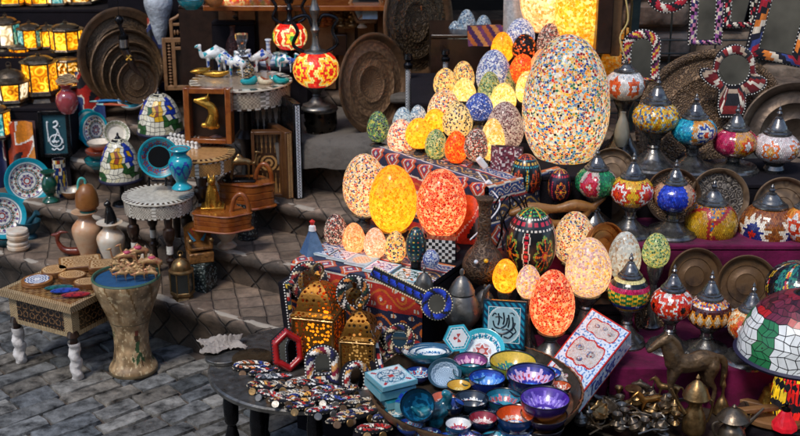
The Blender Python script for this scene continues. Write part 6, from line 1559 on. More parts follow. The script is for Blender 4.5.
# gnarled olive wood piece
figure('driftwood', 'gnarled pale brown olive wood board below the round black egg', 'wooden board', at(556, 212, Y=3.4), .1, [([(-.14, 0, .0), (-.08, 0, .015), (0, 0, .01), (.06, .0, .02), (.12, 0, .01)], [.012, .02, .014, .02, .012]), ([(-.05, 0, .01), (-.02, -.01, -.03), (.04, 0, -.035), (.1, 0, -.01)], [.01, .012, .012, .01]), ([(.1, 0, .0), (.15, 0, .04)], [.012, .008])], mat('olive_wood', H('a8763e'), .4, 0, .3, 50, .35, 25, tint2=H('6b4520')), .004)
# tiles on the tile table
dT = (B0-A0).normalized(); rT = atan2(dT.y, dT.x)
def tile(label, cx, cy, wx, wy, colf, z=.568, rz=None, th=.007, name='painted_tile', n=24, stack=None, lean=0, cat='tile', edge='cfdfe0'):
    p = at(cx, cy, z=z); b = MB(); b.grid(lambda u, v: ((u-.5)*wx, (v-.5)*wy, th), n, n, lambda u, v: jit(colf(u, v), .08))
    b.box((0, 0, th/2-.0005), (wx, wy, th-.001), H(edge)); return tagit(b.build(name, CER, sharp=30), label, cat, p, rT if rz is None else rz, lean)
def tilecol(bg, c1, c2, rim, k=8):
    A, B, D, R_ = H(bg), H(c1), H(c2), H(rim)
    def f(u, v):
        x, y = u-.5, v-.5; e = max(abs(x), abs(y)); d = hypot(x, y); an = atan2(y, x)
        if e > .45: return R_
        if e > .40: return A
        if d < .08: return D
        if abs(d-(.22+.09*cos(k*an))) < .035: return B
        if abs(d-.34) < .02: return B
        if d > .38 and (abs(abs(x)-abs(y)) < .05): return D
        return A if (int(u*20)*7+int(v*20)*3) % 5 else mixc(A, B, .5)
    return f
tile('blue patterned tile at the left end of the tile table', 325, 252, .075, .075, tilecol('d8dfe2', '33507f', 'b85030', '8fb0c0'))
tile('blue and white tile second from the left on the tile table', 342, 257, .07, .07, tilecol('dfe2e0', '4a6a9a', '8a3a30', '9ab8c4'))
tile('tile with a beige oval medallion between the blue patterned ones', 362, 262, .078, .078, lambda u, v: H('6fa8b8') if max(abs(u-.5), abs(v-.5)) > .44 else (mixc(H('d8c8a8'), H('a86a40'), .6 if (int(u*18)+int(v*18)) % 3 == 0 else 0) if hypot((u-.5), (v-.5)) < .36 else H('9ac4cc')))
tile('light blue rimmed tile with purple star in the middle of the tile table', 382, 269, .085, .085, tilecol('e6e6ea', '6a5aa0', 'a84a60', '5ab0cc', 6))
tile('teal rimmed tile with dark swirls at the right end of the tile table', 408, 277, .085, .085, tilecol('dfe4e0', '2f5a50', 'b86a40', '6ab8c4', 5))
for i in range(3): tile(['lowest', 'middle', 'upper'][i]+' teal tile of the little stack under the right end tile', 407, 282, .084, .084, lambda u, v: H('5aa8b4'), z=.545+.008*i) if False else None
# small blue pyramid figurine and bright cap
def pyr():
    p = at(313, 254, z=.56); t = thing('pyramid_lamp', 'small blue pyramid with a red topped finial at the left end of the tile table', 'ornament', p, .4)
    b = MB(); b.add([(-.032, -.032, 0), (.032, -.032, 0), (.032, .032, 0), (-.032, .032, 0), (-.008, -.008, .075), (.008, -.008, .075), (.008, .008, .075), (-.008, .008, .075)], [(0, 1, 5, 4), (1, 2, 6, 5), (2, 3, 7, 6), (3, 0, 4, 7), (4, 5, 6, 7)], [H(x) for x in ('5a7898', '33507a', '2f4a70', '46648c', '222222')]); b.build('glass_sides', GLS, t, sharp=10)
    b = MB(); b.lathe([(0, .074), (.012, .076), (.010, .09), (.005, .094), (.009, .105), (0, .112)], 14, lambda u, v: H('c8281f') if v > .6 else H('d8d8d8')); b.build('finial', CERM, t)
pyr()
# ================= RIGHT: wall grid, mirrors, trays, mosaic lamps =================
WIRE = mat('grid_wire', H('3c4448'), .45, .8, .1, 40, .2, 20)
t = thing('wire_grid', 'dark welded wire display grid standing before the stone wall', 'wire grid', (1.25, 4.28, 1.0))
for i in range(8): b = MB(); x = -.58+.17*i; b.tube([(x, 0, -.35), (x, 0, .7)], .0035, 6); b.build('wire', WIRE, t)
for z in (-.25, -.20, -.02, .03, .20, .25, .42, .47): b = MB(); b.tube([(-.62, -.006, z), (.75, -.006, z)], .0035, 6); b.build('wire', WIRE, t)
YM = 4.1
PALS = {'a': 'b8283a e8dcc8 d87a9a 1a1a22 8a4a9a e0b040', 'b': '7a1c28 e8dcc8 2a3f7a b8502c e0d0b8', 'c': '1c1c24 e8e0d0 8a2a3a c87a30 e8e0d0 3a4a8a'}
O = rectpts(38, 52, 12, 15); beadframe('arched mirror in a black and pink beaded frame beside the amber globes', 641, 55, 4.02, O, follow(O, 20, 38, 9), '1c1c24 e8dcc8 b8283a e0b040 7a2a5a', th=.012, lean=.05, bs=.012, icz=-3)
O = oval(22, 20); beadframe('round red and black beaded mirror cut off by the top edge', 668, -7, YM, O, [(x*.5, z*.5) for x, z in O], 'a81c2a 1a1a22 c02838 e8dcc8', th=.012, bs=.012, w=.03)
O = rectpts(34, 52, 12); beadframe('narrow arched mirror in a purple and cream beaded frame at the top of the grid', 706, 19, YM, O, [(x, z) for x, z in follow(O, 17, 40)], '15151c 8a4a8a e0d0b8 2a2a5a c87a9a', th=.012, bs=.012)
O = rectpts(34, 60, 12); beadframe('small rectangular mirror in a black beaded frame beside the purple one', 741, -2, YM, O, follow(O, 18, 46), '1a1a22 b82838 15151c e8dcc8', th=.012, bs=.012)
O = rectpts(60, 90, 12); beadframe('large tilted rectangular mirror with red woven frame at the top right corner', 784, 18, 4.04, O, follow(O, 33, 66), 'a82030 1a1a22 d87a30 e0d0b8 1a1a2a 3a4a8a', th=.014, bs=.013, roll=.2, w=.035)
# hamsa
def hamsa():
    out = []
    ctr = [(-11, -40), (-14, -30), (-14, -12), (-22, -8), (-32, 0), (-34, 8), (-28, 10), (-22, 6), (-20, 18), (-14, 28), (0, 34), (14, 28), (20, 18), (22, 6), (28, 2), (34, -2), (32, -10), (22, -16), (14, -18), (14, -30), (11, -40)]
    pts = spl([(x, z) for x, z in ctr], 3); n = len(pts)
    pts = pts[::-1]
    inn = []
    for i, (x, z) in enumerate(pts):
        a = atan2(z-8, x); inn.append((15*cos(a), 8+15*sin(a)))
    return pts, inn
O, I = hamsa()
beadframe('hand shaped beaded frame with a round mirror hanging over the large brass tray', 733, 78, 3.95, O, I, '7a1c20 e8dcc8 8a2a2a 2a2a30 c0a890 6a1c24', th=.014, bs=.010, w=.02, twist=.5)
# trays behind the lamps
HAM = embossed('hammered_copper_brown', H('4a382a'), H('c09a70'), 60, .4, .9, 'F1')
HAM2 = embossed('worn_brass_plate', H('5f4c3a'), H('a88a68'), 26, .45, .35)
DUL = mat('dull_brown_tray', H('80603f'), .5, .35, .4, 60, .4, 10, rv=.12, tint2=H('3c2c20'))
tray('very large hammered brass tray standing behind the hand shaped mirror', 712, 128, 156, 148, 3.98, HAM, lean=.3, rim=.12, rim_m=HAM, flip=-1, yaw=0)
tray('grey brown metal tray with smooth rim at the right edge behind the capped lamps', 795, 138, 112, 110, 3.90, mat('grey_tray', H('54473c'), .4, .75, .4, 50, .3, 12, rv=.1), lean=.3, yaw=-.1, rim=.16)
tray('brown engraved tray leaning low behind the red flowered lamp', 672, 196, 54, 56, 3.53, HAM, lean=.3, yaw=0, rim=.12, rim_m=COPP)
tray('pale rimmed patterned tray with dots behind the two squat pots', 718, 198, 58, 60, 3.53, embossed('dotted_tray', H('2f2a28'), H('b8aa98'), 50, .4, .6, 'F1'), lean=.3, yaw=0, rim=.16, rim_m=HAM2)
tray('worn brass tray at the right behind the second squat pot', 782, 208, 62, 62, 3.53, HAM2, lean=.3, yaw=0, rim=.12)
tray('small copper tray leaning behind the small green lamp foot', 612, 205, 46, 50, 3.52, DUL, lean=.35, yaw=.3, rim=.1)
tray('brown tray half hidden behind the tall glass stem lamp', 612, 172, 48, 46, 3.54, HAM2, lean=.3, yaw=-.2, rim=.1)
tray('brown metal tray leaning under the magenta cloth, left of two', 694, 276, 56, 58, 3.24, DUL, lean=.25, yaw=.15, rim=.14, rim_m=COPP)
tray('brown metal tray leaning under the magenta cloth, right of two', 746, 284, 60, 56, 3.22, DUL, lean=.25, yaw=-.1, rim=.14)
tray('small curved copper dish leaning by the pale speckled egg', 603, 247, 42, 50, 3.24, mat('orange_copper', H('a8642a'), .3, .8, .3, 50, .3, 14, rv=.1), lean=.3, yaw=.6, rim=.08)
tray('small brown tray leaning at the front of the low magenta bench behind the red lamp', 652, 318, 40, 42, 3.22, HAM, lean=.25, yaw=.2, rim=.12)
tray('small dented copper tray behind the green banded lamp', 600, 312, 44, 46, 3.20, HAM2, lean=.25, yaw=.1, rim=.12)
tray('narrow brass tray in the shadow behind the white frosted lamp', 752, 120, 44, 60, 3.88, HAM2, lean=.25, yaw=.3, rim=.1) if False else None
# engraved copper kite plates hanging between the lamps
for i, (x, y, s, r, l) in enumerate([(672, 146, 30, .5, 'engraved copper plate wedged between the first and second capped lamps'), (714, 156, 28, .7, 'engraved copper plate wedged between the second and third capped lamps'), (750, 164, 26, .4, 'grey engraved plate between the third lamp and the white one')]):
    p = at(x, y, Y=3.86); q = s*mpp(p)/2; b = MB(); b.poly([(-q, -q*.7), (q*.6, -q), (q, q*.6), (-q*.5, q)], .006); tagit(b.build('engraved_plate', HAM if i < 2 else PEWT, bev=.002), l, 'plate', p, 0, -.3, ry=r)
# --- mosaic lamps
def mix2(a, b_): return a+' '+b_
def scat(pal): 
    P = HL(pal); return lambda a, t: P[int(rnd.random()*len(P))]
def blockm(pal, petals_, bands, k=4, R=.42, asp=.9, ph=0, side=None):
    S_ = HL(side) if side else None
    B = HL(bands); G = HL(pal)
    def f(a, t):
        u = (a*k+ph) % 1; cell = int(a*k+ph) % 2
        x = (u-.5)*asp; y = t-.5; d = hypot(x, y)/R; an = atan2(y, x); dm = d*(1+.18*cos(petals_*an))
        if S_ and cell: return S_[int(rnd.random()*len(S_))]
        if dm < 1: return B[min(len(B)-1, int(dm*len(B)))]
        return G[int(rnd.random()*len(G))]
    return f
f0 = 3*pi/2/(2*pi)   # longitude .75 faces the street
mlamp('white and orange mosaic lamp on a clear glass bulb stem', 625, 85, 40, 27, 58, 158, 46, 3.84, .69, blockm('e4e0dc dcd8d4 e8e4de c8d0d4', 6, 'e8e4e0 d8501c e0642a e4e0dc', 6, .4, 1.0, .0))
pot('glass_bulb', 'grey clear glass bulb below the white and orange mosaic lamp', 'glass bulb', 621, 146, 112, [(5, 0), (7, .15), (8, .35), (6, .65), (3, .9), (3, 1)], mat('grey_glass', H('8a8a80'), .08, 0, 0, 40, .1, coat=.8), Y=3.76)
mlamp('yellow, blue and white flecked mosaic lamp in front of the big brass tray', 656, 117, 47, 28, 75, 172, 52, 3.74, .69, scat('e0a81c e8b830 d8901c 3a5a8a c8d0c8 7fa0b0 e8c040 b86a1c'))
mlamp('orange and turquoise mosaic lamp with a blue and red flower', 694, 130, 45, 25, 93, 178, 50, 3.72, .69, blockm('e08a2a d8a040 c87a30 e0b060', 7, 'd8401c e8e0d0 2a4a9a d8d0c0 e09030', 5, .44, .9, .25, side='1a9ac0 2ab0cc 1486b0 3ab8d0'))
mlamp('magenta and tan mosaic lamp with a white star flower', 735, 142, 44, 26, 104, 186, 52, 3.72, .69, blockm('b8906a c89a70 d8902a', 6, 'e8e4e0 d8501c e8a030 c0906a', 5, .44, .95, .25, side='b01c4a c02a5a d03a60'))
mlamp('white frosted mosaic lamp with orange petals at the right', 776, 147, 46, 27, 106, 192, 52, 3.70, .69, blockm('e0d4d0 dccac8 e4dcd8 d8c4c0', 6, 'e8c890 e8903a e0d4d0 e8702a e4dcd8', 5, .36, 1.0, .3))
mlamp('pink, red and green flowered mosaic lamp right of the small purple egg', 596, 182, 42, 27, 147, 228, 44, 3.44, .575, blockm('c8b8a8 d0c0b0', 5, 'e8d8c8 c8283a d83a5a c01c3a b8a898', 6, .46, .95, .5, side='1a7a4a 2a9a5a 1f6a4a'))
mlamp('yellow, red and white star mosaic lamp next to the pink flowered one', 632, 191, 43, 28, 152, 234, 46, 3.40, .575, blockm('e8b02a f0c040 e8a020 d8901c', 8, 'e8501c d8301c f0e8e0 d83a1c e8b82a', 4, .46, .95, .25))
mlamp('royal blue and tan mosaic lamp with red and white rosettes', 674, 196, 42, 27, 159, 246, 52, 3.40, .575, blockm('c89a7a d0a888', 8, 'd8401c f0e8e0 d8502a c8a080 b88a6a', 4, .46, .95, .75, side='1c3ac0 1430a8 2a4ad0'))
mlamp('squat yellow medallion mosaic pot lamp on the magenta bench', 711, 223, 52, 42, 180, 252, 40, 3.42, .575, blockm('d8902a 3a5a8a c87a2a 4a6a9a e0b040 b8702a', 3, 'c89a1c d0a428 c8901c b8861c a8302a', 4, .42, .8, .25), nu=76, rows=24)
mlamp('squat brown mosaic pot lamp with a navy and white sunflower', 768, 228, 58, 46, 184, 258, 44, 3.42, .575, blockm('8a4a1c 9a5620 7a401c a0602a', 12, 'c82a1c 1c2a6a 24307a f0e8d8 ece0c8', 4, .32, .9, .15), nu=84, rows=26)
mlamp('orange and white mosaic lamp cut off by the right edge', 803, 224, 36, 34, 190, 258, 40, 3.36, .575, blockm('e07a2a e8a040', 6, 'f0e8e0 d8401c e8e0d8 e87a2a', 4, .4))
mlamp('green, pink and yellow banded mosaic lamp with a pointed black cap', 629, 292, 42, 33, 252, 330, 40, 3.10, .34, lambda a, t: (H('e8d890') if t > .88 else H('16181a') if t > .78 else (H('c8205a') if t > .62 else (rnd.choice(HL('2a9a4a 1f7a3a')) if t > .34 and (int(a*22)+int(t*14)) % 2 else (H('e8c030') if t > .34 else (H('2a3f9a') if t > .2 else H('c8b020')))))), rows=16)
mlamp('red and white flowered mosaic lamp above the brass horse', 672, 303, 42, 29, 264, 350, 46, 3.06, .34, blockm('f0e4dc e8dcd4', 7, '1a1014 e8401c d8281c f0e8e0 e84a1c d8301c', 4, .5, .95, .25))
mlamp('dark red mosaic lamp with yellow diamond rows and steel cap', 709, 312, 44, 30, 270, 358, 48, 3.04, .34, lambda a, t: (rnd.choice(HL('c8401c e8a030 3a4a9a e8d8c8')) if t > .78 else (H('4a1414') if t > .64 or t < .24 else (H('f0d8b0') if (abs(((a*16) % 1)-.5)+abs(t-.44)*2.2) < .28 else (H('e0902a') if (abs(((a*16) % 1)-.5)+abs(t-.44)*2.2) < .6 else H('3a1010'))))), rows=17)
mlamp('orange and white mosaic lamp with tall ringed cap beside the stained glass shade', 750, 325, 44, 32, 282, 374, 50, 2.98, .34, blockm('e8a040 e87a2a f0d8b0', 5, 'e8e0d8 d8481c e87a2a f0d0a0', 4, .44, .95))
# big dark painted mosaic ball
def darkball():
    p = at(800, 288, Y=3.12); mp = mpp(p); t = thing('mosaic_lamp', 'dark green mosaic globe with coloured seams at the right edge', 'mosaic lamp', (p.x, 3.12, .34)); b = MB(); R = 34*mp; z0 = p.z-.34
    P = [(R*sin(x), z0-R*.8*cos(x)) for x in [radians(12)+radians(156)*i/20 for i in range(21)]]
    b.lathe([(0, P[0][1])]+P+[(0, P[-1][1])], 48, H('1a1a1e'))
    tesserae(b, P, 100, 30, lambda a, t: (rnd.choice(HL('c8283a 1a1a1e e8e0d0 14161a')) if abs(((a*8+t*.8) % 1)-.5) < .06 else (H('e0b030') if abs(((a*8+t*.8) % 1)-.5) < .09 else (rnd.choice(HL('1f6a6a 2a7a72 123a44 2a8a6a')) if int(a*8+t*.8) % 2 else rnd.choice(HL('14202a 1c1418 201a2a'))))))
    b.build('globe', GLS, t, sharp=20)
    s = MB(); s.lathe([(0, 0), (.06, 0), (.05, .02), (.03, z0-R*.8), (0, z0-R*.8)], 20); s.build('foot', BLK, t)
darkball()
# big stained glass umbrella lamp
def bigshade(a, t):
    u = (a*6+.35) % 1
    if t > .66: return rnd.choice(HL('5a1c2a 6a2438 3a1420 7a2a3a')) if t < .9 else H('8a2030')
    if t > .55: return H('b01c24') if u < .5 else H('6a2038')
    if u < .45: return H('e4e8e6')
    if u < .55: return H('dfe4e0')
    return H('2a7a4a') if u < .9 else H('e4e8e6')
bl = tiff('large stained glass lampshade of red, white and green glass at the right edge', 797, 291, 352, 116, 2.86, .22, bigshade, nu=44, rows=11)
def bodyglass():
    p = at(792, 415, Y=2.86); p.z = .22; mp = mpp(p); b = MB(); 
    P = [(.050, .02), (.058, .06), (.05, .12), (.034, .18), (.02, .215)]
    b.lathe([(0, .02)]+P+[(0, .215)], 32, H('17181c')); 
    def cf(a, t): return H('c8201c') if ((a*3+t*.5) % 1) < .45 else rnd.choice(HL('e0b01c e8c030'))
    tesserae(b, resample(P, 12), 16, 7, cf, gap=.14); o = b.build('lit_glass_body', GLSL, bl, sharp=20); o.location = (.0, 0, 0)
bodyglass()
def smallred():
    p = at(784, 428, z=.25); t = thing('faceted_lantern', 'tiny red glass pyramid lantern at the bottom right', 'lantern', p, .3)
    b = MB(); b.lathe([(0, 0), (.034, 0), (.034, .012), (.010, .055), (0, .055)], 8, H('a01420')); b.build('glass_body', GLSL, t, sharp=5)
    b = MB(); b.lathe([(.012, .054), (.014, .06), (.004, .066), (.006, .075), (0, .085)], 10); b.build('cap', BLK, t)
smallred()
b = MB(); b.lathe([(.038, 0), (.040, .004), (.034, .012), (.026, .04), (.02, .06), (.008, .066), (.008, .075), (0, .08)], 28); tagit(b.build('brass_bell', GOLD, sharp=30), 'yellow brass bell standing on the round wooden board', 'bell', at(769, 408, z=.24))
b = MB(); R = .115; b.lathe([(0, 0), (R*.95, 0), (R, .006), (R, .018), (R*.94, .021), (R*.9, .018), (0, .018)], 48)
tagit(b.build('wooden_stand', WOODP, sharp=30), 'round pale wooden board under the stained glass lamp at the bottom right', 'board', at(772, 412, z=.225))
for i, r in enumerate((-.5, .2)):
    b = MB(); b.box((0, 0, 0), (.15, .022, .014)); tagit(b.build('wooden_strip', WOODP, bev=.003), ['upper carved wooden strip crossing the round wooden board', 'lower carved wooden strip crossing the round wooden board'][i], 'wooden strip', at(758, 404+i*5, z=.255+i*.016), r)
# magenta cloth sweeping off the bench front
p0, p1 = at(610, 352, z=.34), at(800, 378, z=.34)
drape('magenta_cloth', 'magenta cloth falling in folds from the front of the low bench', 'cloth', (p0.x-.02, 2.93), (1.6, 2.90), .342, .22, lambda x, y: H('6e0f48'), over=.1, wave=.02, m=PURP)
stand('low dark platform under the brassware and the wooden board', .28, 1.5, 2.3, 2.92, 0, .22, DARKC)
b = MB()
for i in range(4): 
    pass
pz = at(770, 340, z=.35); b = MB(); b.grid(lambda u, v: ((u-.5)*.16, (v-.5)*.13, .012*noise.noise(Vector((u*4, v*4, 2)))+.010*noise.noise(Vector((u*11, v*11, 0)))), 24, 20, (.5, .5, .5)); tagit(b.build('plastic_sheet', mat('crinkled_plastic', H('a8b0b8'), .2, 0, 1, 60, .2, 20), sharp=80), 'crumpled translucent plastic sheet between the two steel capped lamps', 'plastic sheet', at(733, 318, Y=3.12))

# ================= brass horse and brassware =================
def big_horse():
    return [([(-.40, 0, .98), (-.22, 0, .93), (0, 0, .92), (.22, 0, .97), (.42, 0, .94)], [.19, .21, .20, .22, .18]),
            ([(-.38, 0, 1.02), (-.5, 0, 1.24), (-.62, 0, 1.46)], [.2, .16, .10]), ([(-.6, 0, 1.48), (-.72, 0, 1.42), (-.92, 0, 1.27)], [.115, .10, .06]),
            ([(-.58, .05, 1.54), (-.58, .06, 1.66)], [.035, .012]), ([(-.58, -.05, 1.54), (-.58, -.06, 1.66)], [.035, .012]),
            ([(-.5, 0, 1.54), (-.34, 0, 1.36), (-.22, 0, 1.14)], [.05, .07, .05]),
            ([(-.36, .1, .88), (-.38, .1, .5), (-.36, .1, .28), (-.38, .1, .04)], [.12, .07, .045, .055]), ([(-.34, -.1, .88), (-.46, -.1, .52), (-.38, -.1, .28), (-.42, -.1, .04)], [.12, .07, .045, .055]),
            ([(.36, .1, .86), (.32, .1, .56), (.44, .1, .34), (.38, .1, .04)], [.17, .10, .05, .055]), ([(.40, -.1, .86), (.36, -.1, .56), (.5, -.1, .34), (.46, -.1, .04)], [.17, .10, .05, .055]),
            ([(.54, 0, 1.02), (.68, 0, .92), (.72, 0, .6), (.66, 0, .35)], [.06, .08, .07, .025])]
hp = at(684, 408, z=.22)
hz = .28/1.55*.62
figure('brass_horse', 'large weathered brass horse statue standing before the magenta cloth', 'statue', at(688, 404, z=.262), .18, big_horse(), mat('weathered_brass', H('84694a'), .45, .5, .9, 70, .6, 26, rv=.15, tint2=H('3f3225')), .0035, .138)
b = MB(); b.box((0, 0, 0), (.2, .07, .045)); tagit(b.build('statue_block', WOODD, bev=.004), 'dark block under the large brass horse', 'plinth', at(690, 398, z=.24), .18)
def shallow(label, cx, cy, w, z, m, h=.03):
    p = at(cx, cy, z=z); R = w/2*mpp(p); t = thing('round_tray', label, 'tray', p); b = MB(); b.lathe([(0, .004), (R*.86, .004), (R*.92, h*.6), (R*.97, h)], 72); b.build('well', m, t, sharp=50)
    b = MB(); b.lathe([(R*.97, h), (R, h*1.02), (R*1.01, h*.9), (R*.94, h*.4), (R*.88, 0), (0, -.001)], 96, wob=lambda u, t: 1+.012*abs(sin(u*pi*40))); b.build('rim', m, t, sharp=50); return p, R
shallow('wide grey brown metal tray heaped with small brass pieces', 655, 412, 180, .225, IRON, .035)
# heap of little metal pieces
SM = [BRS, IRON, PEWT, DBRZ, PEWT, IRON]
camelfig('small bright brass horse lying in the middle of the heap', 650, 415, .262, .052, mat('bright_brass', H('c08a4a'), .3, .9, .2, 60, .25, 20), .3, None, 'figurine', 'horse_figurine', horse_tubes())
camelfig('dull brass horse behind the bright one in the heap', 668, 402, .262, .05, BRS, -.2, None, 'figurine', 'horse_figurine', horse_tubes())
camelfig('small pale brass camel at the left front of the heap', 596, 420, .262, .05, BRS, .6, None)
camelfig('dark iron camel at the back of the heap', 640, 398, .262, .05, IRON, 2.8, None)
rr = random.Random(11); loc = ['near the purple bowl', 'by the tea set box', 'under the bright horse', 'beside the brass pot', 'at the front edge', 'at the back rim', 'by the dull horse', 'in the middle']
for i in range(96):
    a = rr.uniform(0, 2*pi); q = sqrt(rr.random())*.9; x, y = 630+66*q*cos(a), 414+22*q*sin(a); k = i % 5; z = .245+rr.uniform(0, .045)+(1-q)*.02
    pp = at(x, y, z=z); m = rr.choice(SM); b = MB(); n_ = 'brass_trinket'
    if k == 0:   # spoon
        L2 = rr.uniform(.06, .1); b.tube([(-L2/2, 0, 0), (L2*.2, 0, .006), (L2/2, 0, .002)], [.0028, .0022, .003], 6); b.ball((L2/2+.012, 0, .001), (.016, .010, .004), 10); n_ = 'spoon'; lb = 'long handled metal spoon lying in the brass heap'; c_ = 'spoon'
    elif k == 1:  # leaf dish
        b.grid(lambda u, v: (.044*(2*v-1), .02*sin(pi*v)**.7*(2*u-1)*(1+.15*sin(v*40)), .008*(2*u-1)**2+.014*(2*v-1)**2), 8, 20, (.5, .5, .5)); n_ = 'leaf_dish'; lb = 'little leaf shaped metal dish lying in the brass heap'; c_ = 'dish'
    elif k == 2:
        b.lathe([(0, 0), (.012, 0), (.009, .004), (.004, .01), (.006, .02), (.012, .026), (.013, .032), (.009, .03), (0, .022)], 16); n_ = 'goblet'; lb = 'tiny metal goblet standing in the brass heap'; c_ = 'goblet'
    elif k == 3:
        b.tube([(.018*cos(j*pi/8), .018*sin(j*pi/8), .004*sin(j)) for j in range(17)], .0028, 6); n_ = 'bangle'; lb = 'twisted metal bangle lying in the brass heap'; c_ = 'bangle'
    else:
        b.lathe([(0, 0), (.014, 0), (.018, .01), (.012, .02), (.015, .024), (.006, .03), (.003, .036), (0, .038)], 14); n_ = 'lidded_pot'; lb = 'tiny lidded metal pot in the brass heap'; c_ = 'pot'
    o = b.build(n_, m, sharp=40)
    if k in (0, 1, 3): o.modifiers.new('s', 'SOLIDIFY').thickness = .0015
    tagit(o, lb, c_, pp, rr.uniform(0, 6), rr.uniform(-.5, .5) if k != 2 else 0, group='small brass things, each a '+c_)
def dallah(label, cx, yb, yt, w, z, m, sp=-1):
    p = at(cx, yb, z=z); mp = mpp(p); h = at(cx, yt, Y=p.y).z-p.z; R = w/2*mp; t = thing('coffee_pot', label, 'coffee pot', p, .2)
    b = MB(); b.lathe(spr([(0, 0), (R*.8, 0), (R, h*.12), (R*.85, h*.3), (R*.55, h*.45), (R*.6, h*.55), (R*.75, h*.6)], 4), 32); b.build('body', m, t)
    b = MB(); b.lathe([(R*1.1, h*.6), (R*1.15, h*.62), (R*1.05, h*.66), (R*.85, h*.76), (R*.45, h*.85), (R*.12, h*.9), (R*.18, h*.94), (R*.08, h*.98), (0, h)], 28); b.build('lid', m, t, sharp=30)
    b = MB(); q = spl([(sp*R*.9, 0, h*.35), (sp*R*1.6, 0, h*.55), (sp*R*2.3, 0, h*.8)], 5); b.tube(q, [R*.2*(1-.6*i/len(q)) for i in range(len(q))], 8); b.build('spout', m, t)
    b = MB(); q = spl([(-sp*R*.8, 0, h*.55), (-sp*R*1.5, 0, h*.5), (-sp*R*1.3, 0, h*.2), (-sp*R*.8, 0, h*.12)], 5); b.tube(q, R*.1, 8); b.build('handle', m, t)
dallah('brass coffee pot with a pointed lid and spout in front of the horse', 693, 432, 374, 24, .25, BRS)
dallah('dark coffee pot with a small lid at the bottom edge', 731, 440, 404, 28, .235, IRON, 1)
pot('brass_hand_bell', 'slender brass bell with a tall stem behind the dark coffee pot', 'bell', 721, 412, 374, [(9, 0), (8, .1), (5, .3), (2, .42), (1.4, .6), (2.6, .7), (1, .85), (1.6, .93), (.4, 1)], BRS, z=.235)
pot('iron_goblet', 'small dark metal candlestick rising out of the brass heap', 'candlestick', 632, 404, 388, [(5, 0), (2, .2), (2, .8), (8, .92), (8, 1)], BRS, z=.262)
for i, (x, y) in enumerate([(566, 414), (569, 402), (573, 420)]): pass

# ================= tea set box =================
def teabox():
    BL, BR, TL = at(545, 390, z=.30), at(590, 412, z=.26), None
    p = at(594, 352, Y=2.92); mp = mpp(p); t = thing('tea_set_box', 'blue and red flowered tea set gift box with clear windows, lying tilted against the bench', 'gift box', p, 0)
    # front plane spanned by right vector and up vector read off the photo
    c00, c10, c11, c01 = at(538, 377, Y=2.80), at(578, 399, Y=2.70), at(631, 332, Y=2.95), at(592, 308, Y=3.06)
    def lay(u, v): return (c00*(1-u)*(1-v)+c10*u*(1-v)+c11*u*v+c01*(1-u)*v)-p
    n_ = (c10-c00).cross(c01-c00).normalized()
    def f(u, v):
        x, y = u, v; red, wh, bl, lb = H('c02a20'), H('d8e0e8'), H('4a78b8'), H('a8c4dc')
        if min(x, 1-x) < .035 or min(y, 1-y) < .02: return red
        wins = [(.5, .83, .34, .10), (.5, .5, .36, .16), (.45, .17, .34, .10)]
        for (cx, cy, rx, ry) in wins:
            e = abs((x-cx)/rx)**3+abs((y-cy)/ry)**3
            e += .25*sin((x)*22)
            if e < .8: return mixc(HL('d8cfc8 c8a890 b8b4b8 e0dcd8 a86a58 8a9ab0 d8b878')[int(abs(noise.noise(Vector((x*14, y*24, 0))))*11) % 7], H('c8c0b8'), .45)
            if e < 1.15: return red
        k = noise.noise(Vector((x*22, y*38, 1)))
        return bl if k > .25 else (lb if k > .05 else wh)
    b = MB(); b.grid(lambda u, v: lay(u, v)+n_*.0, 70, 110, f); b.build('printed_front', mat('glossy_card', None, .18, 0, 0, 40, .05), t, sharp=30)
    th = .055; s = MB()
    def side(a, c, nu=60):
        def sf(u, v):
            if v < .06 or v > .94: return H('c02a20')
            k = noise.noise(Vector((u*30, v*6, 3))); return H('4a78b8') if k > .35 else (H('b8cce0') if k > .1 else H('dfe6ec'))
        s.grid(lambda u, v: (a+(c-a)*u)-n_*th*v, nu, 12, sf)
    q = [lay(0, 0), lay(1, 0), lay(1, 1), lay(0, 1)]
    for i in range(4): side(q[i], q[(i+1) % 4])
    s.add([tuple(x-n_*th) for x in q], [(3, 2, 1, 0)], H('c8d4e0')); s.build('box_sides', _M['glossy_card'], t, sharp=30)
    # cups and teapot seen in the windows
    for (u, v, r) in [(.35, .84, .008), (.52, .86, .008), (.68, .83, .008), (.33, .52, .012), (.62, .50, .013), (.48, .40, .009), (.3, .18, .008), (.5, .16, .009), (.68, .2, .008)]:
        c_ = lay(u, v); b = MB(); b.ball(tuple(c_), (r, r, r*.9), 14, lambda u, v: rnd.choice(HL('d8d4d0 c8b8b0 a84a4a 8a7a70 4a6a9a'))); b.build('cup', CER, t)
    fc = bpy.data.curves.new('title', 'FONT'); fc.body = 'Tea Set'; fc.size = .05; fc.align_x = 'CENTER'; fc.align_y = 'CENTER'; fc.extrude = .0004; fc.shear = .35
    f0_ = bpy.data.objects.new('title_curve', fc); C.objects.link(f0_); dg = bpy.context.evaluated_depsgraph_get(); me = bpy.data.meshes.new_from_object(f0_.evaluated_get(dg)); bpy.data.objects.remove(f0_)
    fo = bpy.data.objects.new('printed_title', me); C.objects.link(fo); fo.parent = t; me.materials.append(mat('blue_ink', H('1c3a8a'), .3, 0, 0, 40, .05))
    ex = (q[2]-q[1]).normalized(); nz = -(ex.cross(n_)).normalized(); 
    if nz.x < 0: nz = -nz
    ey = nz.cross(ex); mid = q[1]+(q[2]-q[1])*.42-n_*th*.5+nz*.0015
    fo.matrix_local = Matrix(((ex.x, ey.x, nz.x, mid.x), (ex.y, ey.y, nz.y, mid.y), (ex.z, ey.z, nz.z, mid.z), (0, 0, 0, 1)))
teabox()

